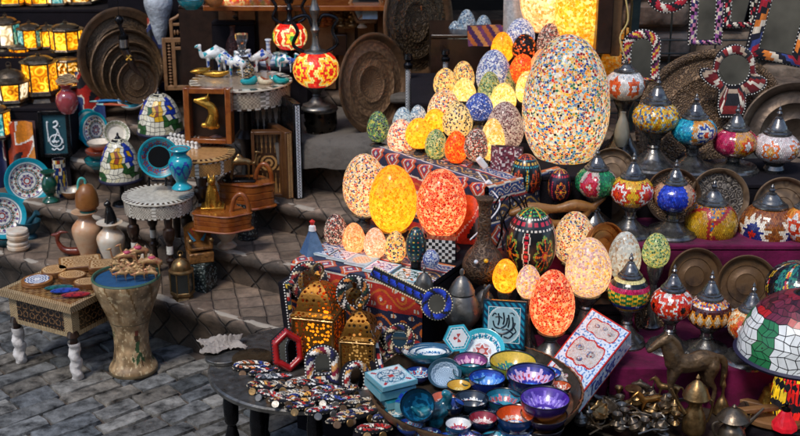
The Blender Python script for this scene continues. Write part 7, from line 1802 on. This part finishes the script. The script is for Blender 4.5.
# ================= calligraphy tile, hexagonal tile =================
def calltile():
    p = at(504, 325, Y=2.93); mp = mpp(p); w, h = 43*mp, 50*mp; t = thing('calligraphy_tile', 'square turquoise bordered tile with black Arabic calligraphy propped behind the bowls', 'tile', p, -.16, -.12)
    b = MB()
    def cf(u, v):
        x, y = u-.5, v-.5; e = max(abs(x), abs(y)); 
        if e > .47: return H('12303c')
        if e > .38: return H('1f8aa8') if (abs(((u*7+v*7) % 1)-.5) < .25) else H('1c3f5a')
        if e > .36: return H('d8e4e4')
        if hypot(x, y) > .40: return H('2a9ab0') if (int(u*30)+int(v*30)) % 2 else H('1c5a70')
        return H('a8ccd4') if hypot(x, y) < .37 else H('dfe8e8')
    b.grid(lambda u, v: ((u-.5)*w, 0, (v-.5)*h), 64, 64, cf); b.box((0, .006, 0), (w, .01, h), H('12303c')); b.build('glazed_face', CER, t, sharp=30)
    c = MB(); K = H('0c1c28'); s = mp*1.0
    P = [([(-11, 4), (-9, -2), (-3, -3), (2, 1), (3, 8)], .75), ([(-12, -4), (-6, -9), (2, -8), (8, -3), (11, 3)], .9), ([(4, 11), (5, 4), (4, -2)], .8), ([(8, 9), (9, 2), (8, -5)], .8), ([(-6, 12), (-5, 5), (-6, 0)], .8), ([(-1, 13), (0, 6), (-1, 1)], .8), ([(-9, 8), (-5, 9), (-2, 7)], .6), ([(0, -12), (5, -13), (9, -9), (6, -6)], .7), ([(-9, -12), (-5, -14), (-2, -11), (-4, -9)], .7), ([(-12, 9), (-10, 12), (-8, 11)], .6), ([(5, 13), (8, 13), (10, 11)], .5), ([(10, -2), (12, -6), (9, -9)], .6), ([(-2, -5), (2, -4), (5, -5)], .6)]
    strokes(c, P, s, -.001, K); c.build('lettering', CER, t)
calltile()
def hextile():
    p = at(458, 338, Y=2.86); mp = mpp(p); t = thing('hexagonal_tile', 'hexagonal white tile with turquoise edge standing behind the platters', 'tile', p, .25, -.35)
    b = MB(); R = 15*mp
    b.M = UP
    def cf(u, v):
        if v > .86: return H('3fb0c4')
        if v > .76: return H('e4e8e6')
        if v > .64: return H('1f7a94') if (int(u*36) % 2) else H('5ac0cc')
        if v < .35: return H('b84a4a') if int(u*7) % 2 else H('e4e4e2')
        return H('e4e8e8')
    def fn(u, v):
        a = 2*pi*u; hx = cos(pi/6)/cos(((a) % (pi/3))-pi/6); return (R*v*hx*cos(a), R*v*hx*sin(a), 0)
    b.grid(fn, 72, 18, cf, True); b.lathe([(R, 0), (R, -.008), (0, -.008)], 6, H('2a8aa0')); b.build('glazed_face', CER, t, sharp=30)
hextile()

# ================= tray of bowls =================
BT = .385
def btray():
    p = at(472, 393, z=BT); R = .272; t = thing('round_tray', 'big round dark metal tray on a low table carrying all the painted bowls', 'tray', (p.x+.01, p.y, BT-.012))
    b = MB(); b.lathe([(0, 0), (R*.93, 0), (R*.98, .02), (R, .035)], 96); b.build('well', IRON, t, sharp=50)
    b = MB(); b.lathe([(R, .035), (R*1.015, .036), (R*1.02, .03), (R*.99, .008), (R*.93, -.006), (0, -.006)], 160, wob=lambda u, v: 1+.012*abs(sin(u*pi*60))*(1 if v < .5 else 0)); b.build('fluted_rim', COPP, t, sharp=50)
    b = MB(); b.M = Matrix.Translation((0, 0, -BT+.01)); b.lathe([(0, 0), (.13, 0), (.12, .02), (.04, .05), (.04, .3), (.12, BT-.018), (0, BT-.018)], 24); b.build('pedestal', WOODD, t)
btray()
def bset(main, k=10, ring=None, ctr='e8e4dc', edge=None, c2='d8342a', c3='e8e4dc', w=.45):
    """painted bowl: centre rosette, flower ring, edge"""
    M_ = H(main)
    return [(.10, H(c3)), (.16, H(c2)), (.48, petals(k, ctr, main, 0, w)), (.52, H(c3)), (.92, petals(k, ring or ctr, main, .5, .4, c2)), (1.1, H(edge or main))]
BG = 'painted bowls on the round tray'
for i, (w, y, l) in enumerate([(53, 358, 'largest white and blue rimmed oval platter of the nested three'), (42, 358.5, 'middle white and blue rimmed platter of the nested three'), (32, 359, 'smallest inner platter of the nested three with a blue flower border')]):
    p = at(428+i*1.6, y, z=BT+.03+.006*i); R = w/2*mpp(p); b = MB(); cf = platecol([(.35, petals(9, '3a5a9a', 'e4e8e8', .1*i, .4, 'b84a3a')), (.6, H('e4e8e6')), (.78, petals(26, '2a6a9a', 'dfe6e6', 0, .5)), (.9, H('e4eae8')), (1.2, H('2a5a7a'))])
    b.lathe([(R*q/14, .003+.02*(q/14)**3) for q in range(15)], 64, lambda u, v: jit(cf(u, v), .08)); b.lathe([(R, .023), (R*.98, .018), (R*.6, -.004), (0, -.004)], 64, H('2a7a8a'))
    tagit(b.build('platter', CER, sharp=50), l, 'platter', p, .1, -.16, group='nested oval platters')
bowl('purple and pink bowl with white rosettes atop a teal stack, behind the cobalt bowl', 470.5, 359, 34, 15, BT+.012, bset('8a3a7a', 7, 'e0a0c0', 'd890b0', '6a2a5a', 'e8c0d0'), '1f7a8a', group=BG)
bowl('teal lower bowl carrying the purple and pink one', 470.5, 371, 35, 12, BT, bset('1f7a8a', 8), '1f8a9a', group=BG)
plate('white plate with a turquoise rim standing tilted behind the purple and pink bowl', 482, 351, 45, 24, 2.86, platecol([(.4, petals(8, 'b84a3a', 'e8ecea', 0, .4)), (.62, H('e8ecea')), (.8, petals(16, '2a9ab0', 'e4eaea', 0, .5, '1c4a8a')), (1.1, H('3ab0c0'))]), lean=.95, yaw=-.1)
bowl('yellow bowl with green leaves behind the big navy one', 513, 360, 46, 20, BT, [(.4, petals(9, 'e8dcc0', 'd8b030', 0, .5)), (.8, petals(12, '3a8a6a', 'd8b83a', 0, .4, '2a5a8a')), (1.1, H('d8b430'))], '8a9a3a', group=BG)
bowl('cobalt blue bowl with pale centre in the middle of the tray', 487, 376.5, 36, 18, BT, [(.4, petals(8, '8ac0e8', '2a6ad0', 0, .5)), (.93, petals(9, '5a9ae0', '1c50b8', 0, .5, '9ac8ee')), (1.1, H('1c3f9a'))], '14286a', group=BG)
bowl('large navy bowl with red and white roses on top of the right rear stack', 531, 373, 48, 20, BT+.03, [(.35, petals(8, '9ad0ea', '3a7ad0', 0, .5)), (.45, petals(12, '5aa8e0', '2a4ac0', 0, .4)), (.93, petals(10, 'd8b8d8', '2a2a90', 0, .45, 'c83a4a')), (1.1, H('1c1c6a'))], '181a48', group=BG)
bowl('navy bowl under the large rose painted one', 531, 387, 46, 14, BT, [(1.1, H('1c2a6a'))], '14183a', group=BG)
bowl('small yellow bowl with a dark rim near the middle of the tray', 459, 384.5, 24, 8, BT+.012, [(.5, petals(7, 'e8d890', 'd8a828', 0, .4)), (1.1, H('d0a028'))], '2a2a20', group=BG)
bowl('black and white patterned bowl with red petals in front of the small yellow one', 471.5, 398, 34, 14, BT+.008, [(.2, H('e8e4dc')), (.5, petals(8, 'e4e0da', '2a4a7a', 0, .5, 'b83a2a')), (.8, petals(13, 'dfe0dc', '1c3050', .3, .5, 'c84a3a')), (1.1, H('1c2a3a'))], '1c2a3a', group=BG)
bowl('dark bowl under the black and white patterned one', 471.5, 408, 33, 12, BT-.004, [(1.1, H('1c2a3a'))], '26384a', group=BG)
bowl('teal bowl with red flowers between the patterned one and the purple one', 503.5, 396, 36, 16, BT, [(.3, petals(8, 'e0e4dc', '2a8aa0', 0, .4)), (.55, H('2a90a8')), (.85, petals(9, 'd8808a', '2a8aa4', 0, .4, 'b83a3a')), (1.1, H('1f6a84'))], '1a5060', group=BG)
bowl('violet bowl with a white flower centre topping the front right stack', 545, 397, 49, 20, BT+.04, [(.42, petals(8, 'e8e0f0', '5a3ab0', 0, .45)), (.93, petals(11, '8468c8', '482492', 0, .4, 'b8a0e8')), (1.1, H('52289a'))], '2c1858', group=BG)
bowl('orange and gold bowl below the violet one', 544, 413, 46, 14, BT+.016, [(1.1, H('d88a2a'))], 'c07a28', group=BG, outf=lambda u, t: H('d8882a') if .5 < t < .75 else H('241a3a'))
bowl('black bowl with a white flower at the bottom of the violet stack', 543, 424, 42, 14, BT-.012, [(1.1, H('16161f'))], '16161f', group=BG)
bowl('orange rimmed bowl with a blue and white flower at the front', 515.5, 413, 38, 18, BT+.014, [(.25, H('e8e4dc')), (.55, petals(8, 'e8e4dc', '4a8ac0', 0, .5, 'c03a2a')), (.75, petals(16, 'e8dcd0', 'd8582a', 0, .35)), (1.1, H('d8501f'))], '1c3a6a', group=BG)
bowl('blue bowl under the orange rimmed one', 515.5, 425, 37, 14, BT-.004, [(1.1, H('1c5a9a'))], '1a4a80', group=BG)
bowl('small orange edged dish tucked behind the little blue and white bowl', 443, 396.5, 24, 9, BT+.008, [(.6, petals(8, 'd8e0e0', 'a85a3a', 0, .4)), (1.1, H('c8603a'))], '5a2a1a', group=BG)
bowl('little blue and white bowl with red dots atop a small stack', 451, 403, 26, 12, BT+.014, [(.25, H('c83a2a')), (.6, petals(8, 'e4e4e0', '2a4a9a', 0, .5)), (1.1, H('24489a'))], '141c3a', group=BG)
bowl('white bowl with red and blue petals at the front edge of the tray', 458.5, 423, 26, 10, BT+.012, [(.2, H('e8e4dc')), (.75, petals(8, 'c83a2a', 'e8e8e4', 0, .4, '2a4a9a')), (1.1, H('e0e2e0'))], '2a5a8a', group=BG)
bowl('red bowl with white flecks on the stack beside the white petal one', 483, 417, 28, 12, BT+.016, [(.35, petals(7, 'e8e0d8', 'a8283a', 0, .5)), (.8, petals(12, 'e8d8d0', '9a2430', 0, .4)), (1.1, H('8a1c2a'))], '1c2440', group=BG)
bowl('navy bowl under the red flecked one', 483, 427, 28, 10, BT, [(1.1, H('1c2850'))], '1c2850', group=BG)
for (l, x, y, w_, z_, c_, c2_, o_) in [
 ('tiny turquoise bowl squeezed between the cobalt bowl and the small yellow one', 470, 381, 18, .0, 'd8e8e8', '1f90a8', '145060'), ('small cobalt bowl between the teal flowered one and the orange rimmed one', 493, 407, 22, .0, 'a8c8f0', '1c48a8', '101c48'),
 ('small white and blue bowl at the right front of the tray', 520, 437, 26, .0, '2a5aa8', 'dfe4e8', '1c3a6a'), ('small turquoise bowl at the very front of the tray', 494, 437, 26, .0, 'e0ece8', '1f8aa0', '10404c'),
 ('small dark blue bowl at the front beside the teal bird', 470, 436, 24, .0, 'c8d0e8', '24409a', '141c3a'), ('teal bowl at the back rim beside the calligraphy tile', 499, 352, 30, .0, 'd8e8e0', '1f8a94', '144a54'),
 ('small cobalt bowl at the back right rim of the tray', 548, 372, 26, -.0, 'a8c8f0', '2048a8', '141c48'), ('orange flowered bowl in the shadow behind the violet stack', 560, 385, 22, -.0, 'e8dcc8', 'c8582a', '3a1c1c')]:
    bowl(l, x, y, w_, 10, BT+z_, bset(c2_, 8, c_, c_, None), o_, group=BG)
for (l, x, y, w_, o_) in [('cobalt blue bowl nested under the cobalt one in the middle of the tray', 487, 384, 35, '1c48a0'), ('turquoise bowl nested under the teal one with red flowers', 503.5, 403, 35, '1f8a9a'), ('green bowl nested under the yellow leaf painted one', 513, 367, 45, '2f6a5a'),
  ('deep blue bowl with turquoise leaves at the left front of the tray', 410, 424, 27, '1c3f90'), ('small midnight blue bowl in front of the teal bird', 429, 433, 26, '182c6a'), ('turquoise and cobalt bowl between the tile stack and the teal bowl', 396, 411, 25, '1a7a90'), ('cobalt bowl at the very front beside the midnight blue one', 449, 438, 26, '2048a8'), ('deep blue bowl behind the deep teal one, by the arched dish', 418, 372, 27, '1c3a8a'), ('turquoise bowl near the foot of the white turquoise rimmed plate', 459, 374, 24, '2a9ab0'),
 ('white and blue bowl under the little blue and white one', 451, 409, 26, 'c8d4dc'), ('orange brown bowl under the small yellow one', 459, 390, 24, '8a4a24'), ('turquoise bowl under the white petal one at the front edge', 458.5, 429, 26, '2a9aa8')]:
    bowl(l, x, y, w_, 9, BT-.008, bset(o_, 8, 'a8d0e0' if 'blue' in l else 'e8dcc8', 'a8d0e0', None, 'd8d0b0' if 'cobalt' in l else 'c8503a'), o_, group=BG)
# tilted deep bowl, arch dish, tile boxes, bird
bowl('deep teal bowl tipped towards the street, painted with dark fish', 422, 388, 34, 26, BT+.028, [(.5, lambda a, t: H('2a8ab0') if noise.noise(Vector((a*9, t*6, 0))) > 0 else H('145a80')), (.88, lambda a, t: H('1f7aa8') if noise.noise(Vector((a*12, t*8, 2))) > .05 else H('0f4468')), (1.1, H('0f3448'))], '10405a', group=BG, tilt=.75, yaw=-.25)
plate('grey patterned arched dish leaning between the deep teal bowl and the small yellow one', 445, 376, 26, 34, 2.76, platecol([(.8, lambda a, t: H('7a94a8') if (int(a*30)+int(t*14)) % 2 else H('a8bccc')), (1.1, H('2a4a5a'))]), lean=.95, yaw=-.2)
def tiles_at(label, cx, cy, z, wx, colf, rz, m=CER, th=.012, lean=0): tile(label, cx, cy, wx, wx, colf, z=z, rz=rz, th=th, n=28, lean=lean, edge='6fa8b4')
tiles_at('white tile with red and turquoise flowers on top of the left tile stack', 391, 380, BT+.065, .10, tilecol('b8d4d8', '1c6a88', 'a8283a', '5aa8b4', 6), .5)
tiles_at('lower white and turquoise tile of the left stack', 390, 389, BT+.035, .10, tilecol('9ac4cc', '1f6a88', 'a83a4a', '3a8a9c', 5), .45, th=.022)
tiles_at('plain teal tile below the white ones', 398, 398, BT+.012, .10, lambda u, v: mixc(H('15606e'), H('2a8a9a'), .5+.5*noise.noise(Vector((u*6, v*6, 0)))), .4, th=.018)
tiles_at('small cobalt and teal tile box in front of the deep bowl', 411, 408, BT+.02, .065, lambda u, v: H('1c3aa0') if noise.noise(Vector((u*7, v*7, 4))) > 0 else H('1c6a90'), -.3, th=.028)
figure('glazed_bird', 'dark teal glazed pottery bird sitting at the front of the tray', 'figurine', at(434, 421, z=BT+.01), .4, [([(-.035, 0, .03), (0, 0, .026), (.03, 0, .03)], [.014, .026, .02]), ([(.025, 0, .035), (.038, 0, .062), (.03, 0, .07)], [.017, .012, .011]), ([(.035, 0, .07), (.05, 0, .066)], [.008, .003]), ([(-.035, 0, .03), (-.06, 0, .05)], [.013, .005]), ([(0, .0, .02), (0, 0, .0)], [.022, .026])], mat('teal_bird_glaze', H('0f4a5c'), .1, 0, .3, 60, .4, 30, coat=.9, tint2=H('1f7a8a')), .003)

# ================= slipper table =================
TZ = .35; tp = at(305, 364, z=TZ); TR = .272
def stable():
    t = thing('round_table', 'low round table with turned dark legs carrying the beaded keyrings', 'table', (tp.x, tp.y, 0)); b = MB(); b.lathe([(0, TZ), (TR*.98, TZ), (TR, TZ-.004), (TR, TZ-.014), (TR*.97, TZ-.018), (0, TZ-.018)], 80); b.build('table_top', PEWT, t, sharp=30)
    for a in (3.5, 4.15, 4.9, 5.7, 1.2, 2.3):
        k = MB(); k.M = Matrix.Translation((TR*.8*cos(a), TR*.8*sin(a), 0)); h = TZ-.018
        k.lathe([(0, 0), (.016, 0), (.018, h*.1), (.012, h*.14), (.018, h*.3), (.02, h*.5), (.012, h*.6), (.02, h*.64), (.022, h*.8), (.016, h), (0, h)], 14); k.build('leg', BLK, t, sharp=40)
stable()
tray('pale plain round dish at the left end of the keyring table', 228, 352, 50, 46, 2.99, ALAW, lean=1.25, yaw=.3, rim=.1, depth=.01) if False else None
disc('grey brown shell dish lying at the left end of the keyring table', 223, 355, 36, PEWT, (.8, .8, .8), .012, name='shell_dish', cat='dish', z=TZ)
b = MB(); b.grid(lambda u, v: ((u-.5)*.12*(1+.15*sin(v*9)), (v-.5)*.09*(1+.2*sin(u*7)), .006+.022*abs(noise.noise(Vector((u*3, v*3, 1))))+.012*abs(noise.noise(Vector((u*9, v*9, 1))))), 30, 24, (.5, .5, .5)); o = b.build('crumpled_paper', mat('brown_white_paper', H('9a9086'), .7, 0, .8, 60, .3, 14), sharp=30); o.modifiers.new('s', 'SOLIDIFY').thickness = .002; tagit(o, 'crumpled off white paper at the far left of the keyring table', 'paper', at(222, 347, z=TZ+.012), .3)
disc('round brown rimmed metal tray lying behind the first keyring', 253, 357, 42, DBRZ, (.6, .6, .6), .016, name='metal_dish', cat='dish', z=TZ)
def slipper(label, px, py, L_, ang, pal, z=TZ, wx=.36, k=2, lift=0, sc=1):
    p = at(px, py, z=z+.016); mp = mpp(p); a = L_/2*mp; bb = a*wx; p.z = z+.002+lift
    t = thing('beaded_keyring', label, 'keyring', p, ang, rnd.uniform(-.15, .15), group='beaded keyrings on the round table')
    b = MB(); P = HL(pal); n = 84; K = 16; r = bb*.5
    def fn(u, v):
        A = 2*pi*u; B_ = 2*pi*v; nar = 1-.25*cos(A)
        cx = (a-r)*cos(A); cy = (bb-r*.6)*sin(A)*nar; nx, ny = cos(A), sin(A)
        rr_ = r*(1+.10*abs(sin(A*11)))
        return (cx+nx*rr_*cos(B_), cy+ny*rr_*cos(B_), r*.9+rr_*.8*sin(B_))
    b.grid(fn, n, K, lambda u, v: jit(P[int(u*17+v*4+.8*noise.noise(Vector((u*9, v*5, L_)))) % len(P)] if (v > .10 and v < .42 and (u*17+v*4) % 1 > .3) else H('101016'), .2), True); b.build('padded_ring', CLO, t, sharp=80)
    d = MB()
    for i in range(30):
        A = 2*pi*i/30; nar = 1-.25*cos(A); d.ball(((a+.0015)*cos(A), (bb+.0015)*sin(A)*nar, r*.6), .0021, 6, H('b8aa94') if i % 3 else H('2a2a30'))
    for i in range(14):
        A = 2*pi*i/14; nar = 1-.25*cos(A); d.ball(((a-2*r)*cos(A), (bb-1.6*r)*sin(A)*nar, r*1.1), .0017, 6, H('c4b8a4'))
    d.build('beading', BEAD, t)
    s = MB(); s.grid(lambda u, v: ((a-r)*v*cos(2*pi*u), (bb-r)*v*sin(2*pi*u)*(1-.25*cos(2*pi*u)), r*.5), 24, 3, H('1a1820'), True); s.build('lining', DARKC, t)
    for i in range(k):
        c = MB(); A = -pi/2-.5+1.0*i; x, y = (a+.006)*cos(A)*.8, -(bb+.014); c.M = Matrix.Translation((x, y, .004)) @ Matrix.Rotation(.9+.4*i, 4, 'X') @ Matrix.Rotation(.3*i, 4, 'Y')
        c.lathe([(0, 0), (.0095, 0), (.0105, .0008), (.0095, .0016), (0, .0016)], 18); o = c.build('coin', [COPP, PEWT, BRS][int(rnd.random()*3)], t, sharp=30)
    return t
SP = [('oval keyring of white, orange and blue stitches nearest the brown dish', 252, 364, 38, .0, 'd8c8b0 d87a3a e8e0d4 2a3f8a e8dcc8 a8502c', 0),
 ('grey and white keyring with a red tip beside the red mirror', 274, 376, 38, .1, '8a9094 e4e0da 6a7078 c8281f d8d4d0 4a5058', 0),
 ('red and white keyring curled like a shell above the table edge', 270, 392, 30, -.5, 'c8281f e8dccc b8201c e8e0d4', 0),
 ('beige and white keyring between the red shell like one and the orange one', 291, 391, 30, .3, 'd8c8ac e8e0d0 b89a78 8a8a88', 0),
 ('cream and grey keyring lying behind the orange stitched one', 302, 379, 36, .5, 'd8ccb8 8a8a8c e8e0d4 b8502c', 0),
 ('orange keyring with blue and white stitches at the front of the table', 311, 396, 48, .15, 'e0a04a e8dcc4 2a3f8a d88a30 e8e4da 7a2a2a', 0),
 ('blue and white keyring behind the orange stitched one', 328, 389, 34, .1, '3a4a9a dcdce0 2a2f6a e8e4e0 a83a3a', .004),
 ('red and white striped keyring at the front edge', 323, 408, 36, .3, 'b8201c e8dccc c8281f 2a2f6a e8e0d4', 0),
 ('red, white and navy keyring with a curled end', 345, 399, 36, .5, 'b82820 e8dccc 2a2f6a e0c090', 0),
 ('large mixed keyring of navy, orange and cream stitches at the right', 357, 412, 44, .35, '2a2f5a e0b070 e8dccc a8282a 1c2040 d8c8b0', 0),
 ('bright red keyring at the bottom right of the table', 374, 426, 36, .1, 'b8201c 8a1a1a e8dccc c8281f', -.0),
 ('keyring of black, cream and orange stitches under the tall hand mirror', 372, 404, 34, .6, '1a1a22 e0b070 e8dccc 8a2a2a', 0)]
rq = random.Random(21); PP = ['b8281f e8dccc 2a2f6a 15151c', 'e0a04a e8dcc4 15151c 8a2a2a', '2a3f8a e4e0da 15151c 3a4a9a', 'd8c8ac 15151c b89a78 e8e0d0', '8a1a1a 15151c e8dccc d8a05a', '4a5058 e4e0da 15151c b8281f']
AD = [('between the two front legs of the table edge', 300, 404, .2), ('half under the navy and orange one', 341, 419, .3), ('lying across the red striped one', 332, 400, -.2), ('tucked behind the red shell like one', 282, 384, -.4), ('beside the foot of the oval striped mirror', 345, 390, .6), ('by the foot of the arched striped mirror', 313, 384, 0), ('between the brown dish and the red mirror', 264, 370, .3), ('hanging over the table edge under the grey one', 262, 385, -.2), ('at the corner where the round tray overlaps the table', 385, 416, .7), ('behind the bright red one', 362, 400, .4), ('on the table edge below the white orange one', 284, 400, -.1), ('in the middle of the pile', 322, 396, .9)]
for i, (w_, x, y, a_) in enumerate(AD): SP.append((['red and cream', 'orange and black', 'blue and white', 'beige and black', 'dark red', 'grey'][i % 6]+' keyring '+w_, x, y, 30, a_, PP[i % 6], .003+.004*(i % 3)))
for (l, x, y, L_, ang, pal, lf) in SP: slipper(l, x, y, L_, ang, pal, lift=lf)
stand('dark covered shelf filling the gap right of the keyring table', -.12, .02, 2.52, 2.95, 0, .33, DARKC)
# mirrors standing on the table
O = oval(18, 23, 6); O = [(18*cos(pi/2+pi/3*i+a), 23*sin(pi/2+pi/3*i+a)) for i in range(6) for a in (0,)]
O = [tuple(Vector(O[i]).lerp(Vector(O[(i+1) % 6]), k/8)) for i in range(6) for k in range(8)]
RED = mat('red_leather', H('a81418'), .35, 0, .3, 60, .2, 20, coat=.2)
beadframe('hexagonal mirror in a padded red leather frame', 287, 350, 2.92, O, [(x*.55, z*.58) for x, z in O], 'b01418 a81216', th=.02, lean=.25, yaw=.35, beads='1a1a1f 2a2a2f', bs=.009, cloth=RED)
O = rectpts(35, 44, 10, 16); beadframe('arched mirror with striped purple and white cloth frame next to the red one', 322, 366, 2.83, O, [(x*.5, z*.5+2) for x, z in oval(17, 20, len(O))] if False else follow(O, 15, 20, 7), '2a2a5a e8dccc 8a1f3a d89a5a e8e0d4 1a1a2a', th=.02, lean=.2, yaw=.2, w=.017, icz=3)
O = oval(17, 19, 48); beadframe('oval mirror with red and cream striped frame in front of the small gilt lantern', 355, 379, 2.80, O, oval(8, 12, 48), 'a82a2a e8dccc 2a2f5a d8a05a e8e0d4', th=.02, lean=.25, yaw=.6)
beadframe('narrow striped mirror frame seen almost edge on, leaning against the tile box', 381, 362, 2.85, rectpts(40, 74, 12), follow(rectpts(40, 74, 12), 20, 54), 'a82a2a e8dccc 2a2f6a c83a2a e8e0d4 1a1a2a', th=.022, lean=.5, yaw=1.05, roll=.45)
O = oval(20, 20, 48); beadframe('round dark mirror with a beaded black frame above the large gilt lantern', 308, 281, 3.08, O, oval(11, 12, 48), '15151c 2a2a30 e0c8a0 8a2a2a', th=.018, lean=.2, yaw=.3)
O = oval(17, 19, 48); beadframe('oval mirror in a black and green frame between the two gilt lanterns', 353, 293, 3.0, O, oval(8, 12, 48), '15151c 1f3a2a c87a3a 1a1a22 e8dccc', th=.018, lean=.15, yaw=.1)
beadframe('tall narrow beaded frame seen edge on at the left of the gilt lantern', 291, 300, 3.06, rectpts(30, 48, 10), follow(rectpts(30, 48, 10), 14, 30), 'b8281f 1f4a5a e8c040 15151c e8dccc', th=.02, lean=.1, yaw=1.1)
def handmirror(label, cx, cy, Y, hx, hz, pal, r=16, ang=0, ln=52):
    O = [(r*cos(a), r*1.05*sin(a)) for a in [2*pi*i/48 for i in range(48)]]
    t = beadframe(label, cx, cy, Y, O, [(x*.5, z*.55) for x, z in O], pal, th=.018, lean=.2, yaw=-.1, beads='e0d0a8', bs=.008)
    mp = mpp(at(cx, cy, Y=Y)); b = MB(); P = HL(pal); e = Vector((hx*mp, -.005, hz*mp)); s = e.normalized()*r*mp*.95
    w_ = Vector((-e.z, 0, e.x)).normalized()*.016
    b.grid(lambda u, v: tuple(s+(e-s)*v+w_*(2*u-1)+Vector((0, -.012*sin(pi*u)-.004, 0))), 8, 40, lambda u, v: P[int(v*26+u*3) % len(P)] if .2 < u < .8 else H('15151c')); b.build('padded_handle', CLO, t, sharp=80)
    for q in (-1.05, 1.05):
        d = MB()
        for i in range(24): c = s+(e-s)*(i/23)+w_*q; d.ball((c.x, c.y-.006, c.z), .003, 6, jit(H('e0d0a8'), .1))
        d.build('bead_row', BEAD, t)
handmirror('blue beaded hand mirror with a long handle hanging before the tile table', 437, 303, 2.90, -66, 30, '2038a8 1a2a8a 15151c 2a48c0', 16)
handmirror('dark beaded hand mirror hanging lower, its handle curving to the left', 400, 338, 2.90, -34, -50, '15151c 8a2a2a e0c8a0 1a1a22 2a2f6a', 15)
# gilt pierced lanterns
GP = pierced('pierced_gold', H('94682c'), 95, .40, .5)
HOT = mat('lit_amber_bulb', H('ff8a18'), .4, 0, 0, 40, .1, emit=1.3)
WARM = mat('dim_amber_bulb', H('e8b060'), .4, 0, 0, 40, .1, emit=.35)
lantern('large pierced gilt lantern with domed top glowing amber inside', 320, 264, 358, 58, 2.98, 4, HOT, BRS, top=.50, botf=.04, zs=TZ+.002, pier=GP, rz=.55, ring=True)
lantern('smaller pierced gilt lantern with domed top in front of the large one', 361, 298, 376, 48, 2.86, 4, WARM, BRS, top=.47, botf=.05, zs=TZ+.002, pier=pierced('pierced_gold_small', H('9c6e30'), 120, .40, .5), rz=.62, ring=True)
